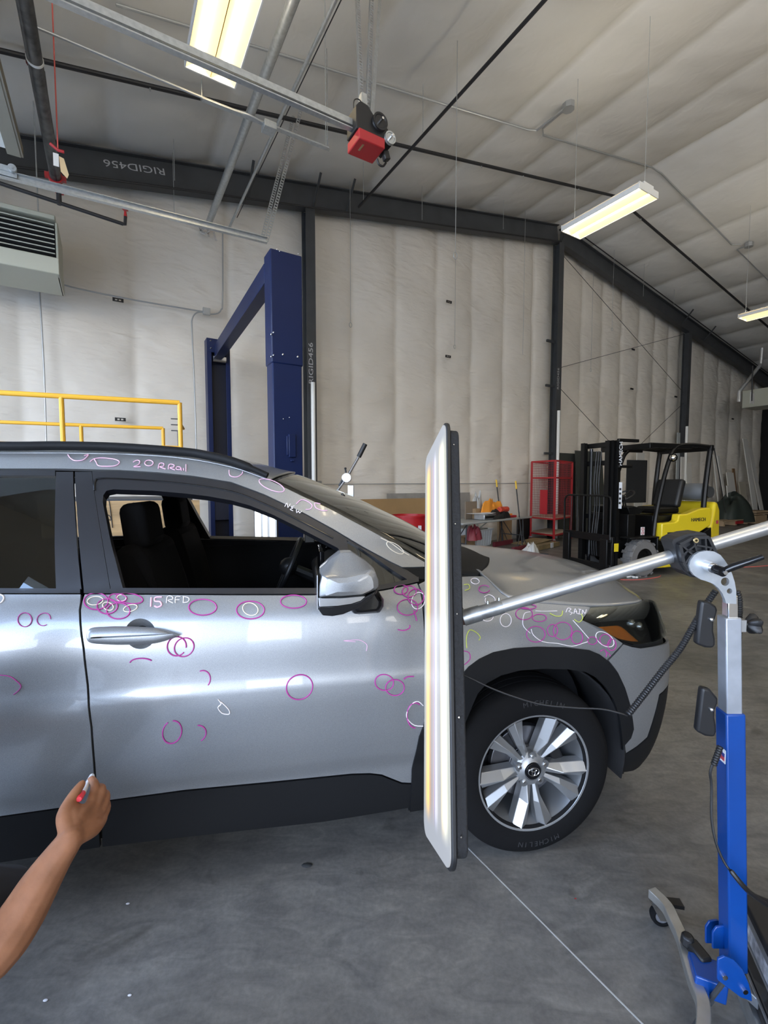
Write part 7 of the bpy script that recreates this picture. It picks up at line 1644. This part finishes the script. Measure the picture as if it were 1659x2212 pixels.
def plank(x0, y0, x1, w, n, m, lab, tilt=.09, th=.03):
    """board leaning on the end wall: top at pixel (x0,y0), foot under x1"""
    p = on_n(x0, y0, n); dn = tilt * p.z; f = on_n(x1, 1140, n - dn); foot = bw(f.dot(WW), n - dn, 0.0); d = (p - foot).normalized(); b = MB(); s = WW; b.box((p + foot) / 2, ((p - foot).length, w * 1.7, th), (d, s, d.cross(s).normalized()))
    return tag(b.build('leaning_board', m, origin=foot), lab, 'board')
plank(1609, 948, 1634, .24, 8.5, M_wb, 'tallest wide white board leaning near the far corner')
plank(1620, 968, 1648, .20, 8.6, M_wb, 'wide white board half hidden behind the tallest one near the corner', .08)
plank(1551, 985, 1574, .10, 8.5, M_wb, 'slim white board leaning right of the forklift guard', .14)
plank(1541, 982, 1556, .04, 8.6, M_wb, 'thin strip leaning beside the slim white board', .10)
plank(1576, 1021, 1590, .34, 8.4, M_wb, 'broad short white board leaning behind the tarp')
plank(1572, 1049, 1578, .12, 8.2, M_wb, 'shortest white board at the left of the leaning group')
plank(1584, 1012, 1594, .12, 8.5, M_brn, 'brown plank leaning among the white boards')
plank(1602, 1041, 1612, .30, 8.45, mat('beige_board', (.40, .36, .28), .7), 'beige board leaning right of the brown plank')
plank(1466, 935, 1460, .10, 8.45, M_gl, 'grey trim length leaning against the column behind the forklift', .06)
plank(1474, 987, 1472, .12, 8.3, M_wb, 'short white trim length behind the forklift seat', .08)
plank(1487, 1000, 1492, .20, 8.35, M_wb, 'white panel behind the forklift seat, right of the column', .10)
plank(1384, 978, 1376, .25, 8.45, mat('clear_board', (.55, .54, .50), .3), 'pale board leaning behind the forklift front guard', .10)
# tarp heap on a pallet
pc = floor_at(1590, 1136); pal = thing('pallet', 'wooden pallet with a red strap under the dark green tarp', 'pallet', pc); M_palw = mat('pallet_wood', (.38, .27, .16), .8)
for k in range(5): b = MB(); b.box(pc + WN * (.1 + k * .26) + CZ * .20, (2.0, .18, .03), (WW, WN, CZ)); b.build('deck_board', M_palw, pal)
for k in range(3): b = MB(); b.box(pc + WN * .6 + WW * (-.9 + .9 * k) + CZ * .10, (.10, 1.2, .16), (WW, WN, CZ)); b.build('stringer', M_palw, pal)
b = MB(); b.box(pc + WW * .2 - WN * .02 + CZ * .12, (.6, .02, .10), (WW, WN, CZ)); b.build('red_strap', M_red, pal)
M_tarp = mat('green_tarp', (.030, .040, .033), .55)
rnd = random.Random(4)
b = MB(); tc2 = pc + WN * .6 + CZ * .22; tcx = tc2 + WW * 1.0
def tarp(i, j):
    a = 2 * math.pi * i; r = 1 - j; k = 1 + .12 * math.sin(3 * a) + .07 * math.sin(8 * a + 1)
    z = .78 * (1 - r ** 3) * (1 + .18 * math.sin(a + .6 + 2 * r) + .10 * math.sin(4 * a + 5 * r) + .05 * math.sin(11 * a)) - (.12 if r > .95 else 0)
    return tcx + WW * (1.45 * r * k * math.cos(a)) + WN * (.62 * r * k * math.sin(a)) + CZ * max(-.15, z)
b.grid(tarp, 60, 14); tag(b.build('tarpaulin', M_tarp, origin=tcx, smooth=60), 'dark green tarpaulin heaped over goods on the pallet', 'tarpaulin')
b = MB(); c = pc + WW * 2.1 + WN * .4; b.box(c + CZ * .45, (1.2, .9, .06), (WW, WN, CZ)); b.box(c + CZ * .36 + WW * .1, (1.1, .8, .05), (WW, WN, CZ)); b.box(c + CZ * .16, (1.0, .8, .3), (WW, WN, CZ)); tag(b.build('stacked_boards', M_palw, origin=c), 'low stack of brown boards right of the tarpaulin', 'boards')

# ---------------------------------------------------------------- second inspection light behind the car
Z2 = 4.3
s2_ = thing('inspection_light_stand', 'second inspection light stand behind the car with black-gripped lever and striped board', 'light stand', (C(757, 1040, Z2).x, C(757, 1040, Z2).y, 0))
kc = C(749, 1032, Z2); vx = Vector((1, 0, 0)); vy = Vector((0, 1, 0))
b = MB(); b.cyl(kc - vy * .03, kc + vy * .03, .045, n=24); b.build('clamp_disc', M_alu, s2_, bevel=.004)
b = MB(); b.cyl(kc - vy * .045, kc - vy * .03, .018, n=16); b.build('clamp_bolt', M_chrome, s2_)
b = MB(); b.tube([C(716, 1078, Z2), kc, C(776, 985, Z2)], .013, 10); b.build('arm', M_chrome, s2_)
b = MB(); b.tube([C(775, 987, Z2), C(789, 959, Z2)], .022, 12); b.build('grip', M_black, s2_)
b = MB(); b.tube([kc, C(746, 1013, Z2)], .008, 8); b.ball(C(746, 1012, Z2), .012, 8); b.tube([kc - vx * .02, C(738, 1040, Z2), C(733, 1050, Z2)], .012, 8); b.build('lever', M_black, s2_)
pt_ = C(758, 1048, Z2); b = MB(); b.box(Vector((pt_.x, pt_.y, pt_.z - .1)), (.055, .055, .2)); b.box(Vector((pt_.x, pt_.y, pt_.z / 2 - .1)), (.065, .065, pt_.z - .2)); b.build('pole', M_alu, s2_, bevel=.004)
b = MB(); b.box((pt_.x, pt_.y, .06), (.7, .06, .05)); b.box((pt_.x, pt_.y, .06), (.06, .7, .05)); b.build('base', M_blue, s2_)
lbx = C(575, 1128, 4.4); b = MB(); b.box((lbx.x, lbx.y, .85), (.23, .03, 1.15)); b.build('light_board', M_black, s2_, bevel=.01)
for k, (dx, w_) in enumerate(((-.075, .055), (-.005, .04), (.065, .05))):
    b = MB(); b.box((lbx.x + dx, lbx.y - .018, .85), (w_, .006, 1.08)); b.build('light_strip', mat('light_strip_white', (.9, .9, .9), .4, emit=(1, .98, .92), es=1.6), s2_)
b = MB(); b.box((lbx.x, lbx.y - .016, .85), (.21, .004, 1.10)); b.build('board_face', M_white, s2_)
b = MB(); b.tube([(lbx.x, lbx.y + .02, .95), (pt_.x, pt_.y, .95)], .014, 10); b.build('cross_arm', M_alu, s2_)
# small floor litter, red cord
c = floor_at(1363, 1248); b = MB()
for k in range(7): b.ball(c + Vector((random.uniform(-.07, .07), random.uniform(-.05, .05), .015)), .028, 8, (1, .8, .6))
tag(b.build('crumpled_tissue', mat('tissue', (.72, .72, .70), .8), origin=c), 'crumpled white tissue on the floor beside the forklift tyre', 'tissue', kind=None)
b = MB(); b.tube(smoothpath([atZ(x, y, .006) for x, y in ((1340, 1252), (1380, 1252), (1420, 1247), (1427, 1243))], 5), .006, 6); b.tube(smoothpath([atZ(x, y, .006) for x, y in ((1395, 1300), (1408, 1304), (1410, 1312), (1396, 1313))], 5), .005, 6); b.tube(smoothpath([atZ(x, y, .006) for x, y in ((1560, 1222), (1600, 1225), (1659, 1222))], 5), .006, 6)
tag(b.build('red_extension_cord', M_cord, origin=atZ(1380, 1252, .006)), 'thin red cord snaking over the floor beside the forklift', 'cord')
for (x, y, r, m, lab) in ((276, 1953, .007, M_paper, 'white paint chip on the floor near the arm'), (280, 2151, .006, M_paper, 'pale chip on the floor at the bottom, right of two'), (98, 2162, .007, M_paper, 'pale chip on the floor at the bottom left'), (663, 1870, .022, M_darksteel, 'dark leaf-like scrap on the floor below the door'), (1243, 1942, .004, M_red, 'tiny red speck on the floor')):
    c = floor_at(x, y); b = MB(); b.ball(c + CZ * .002, r, 8, (1.0, .6, .12)); tag(b.build('floor_chip', m, origin=c), lab, 'scrap')
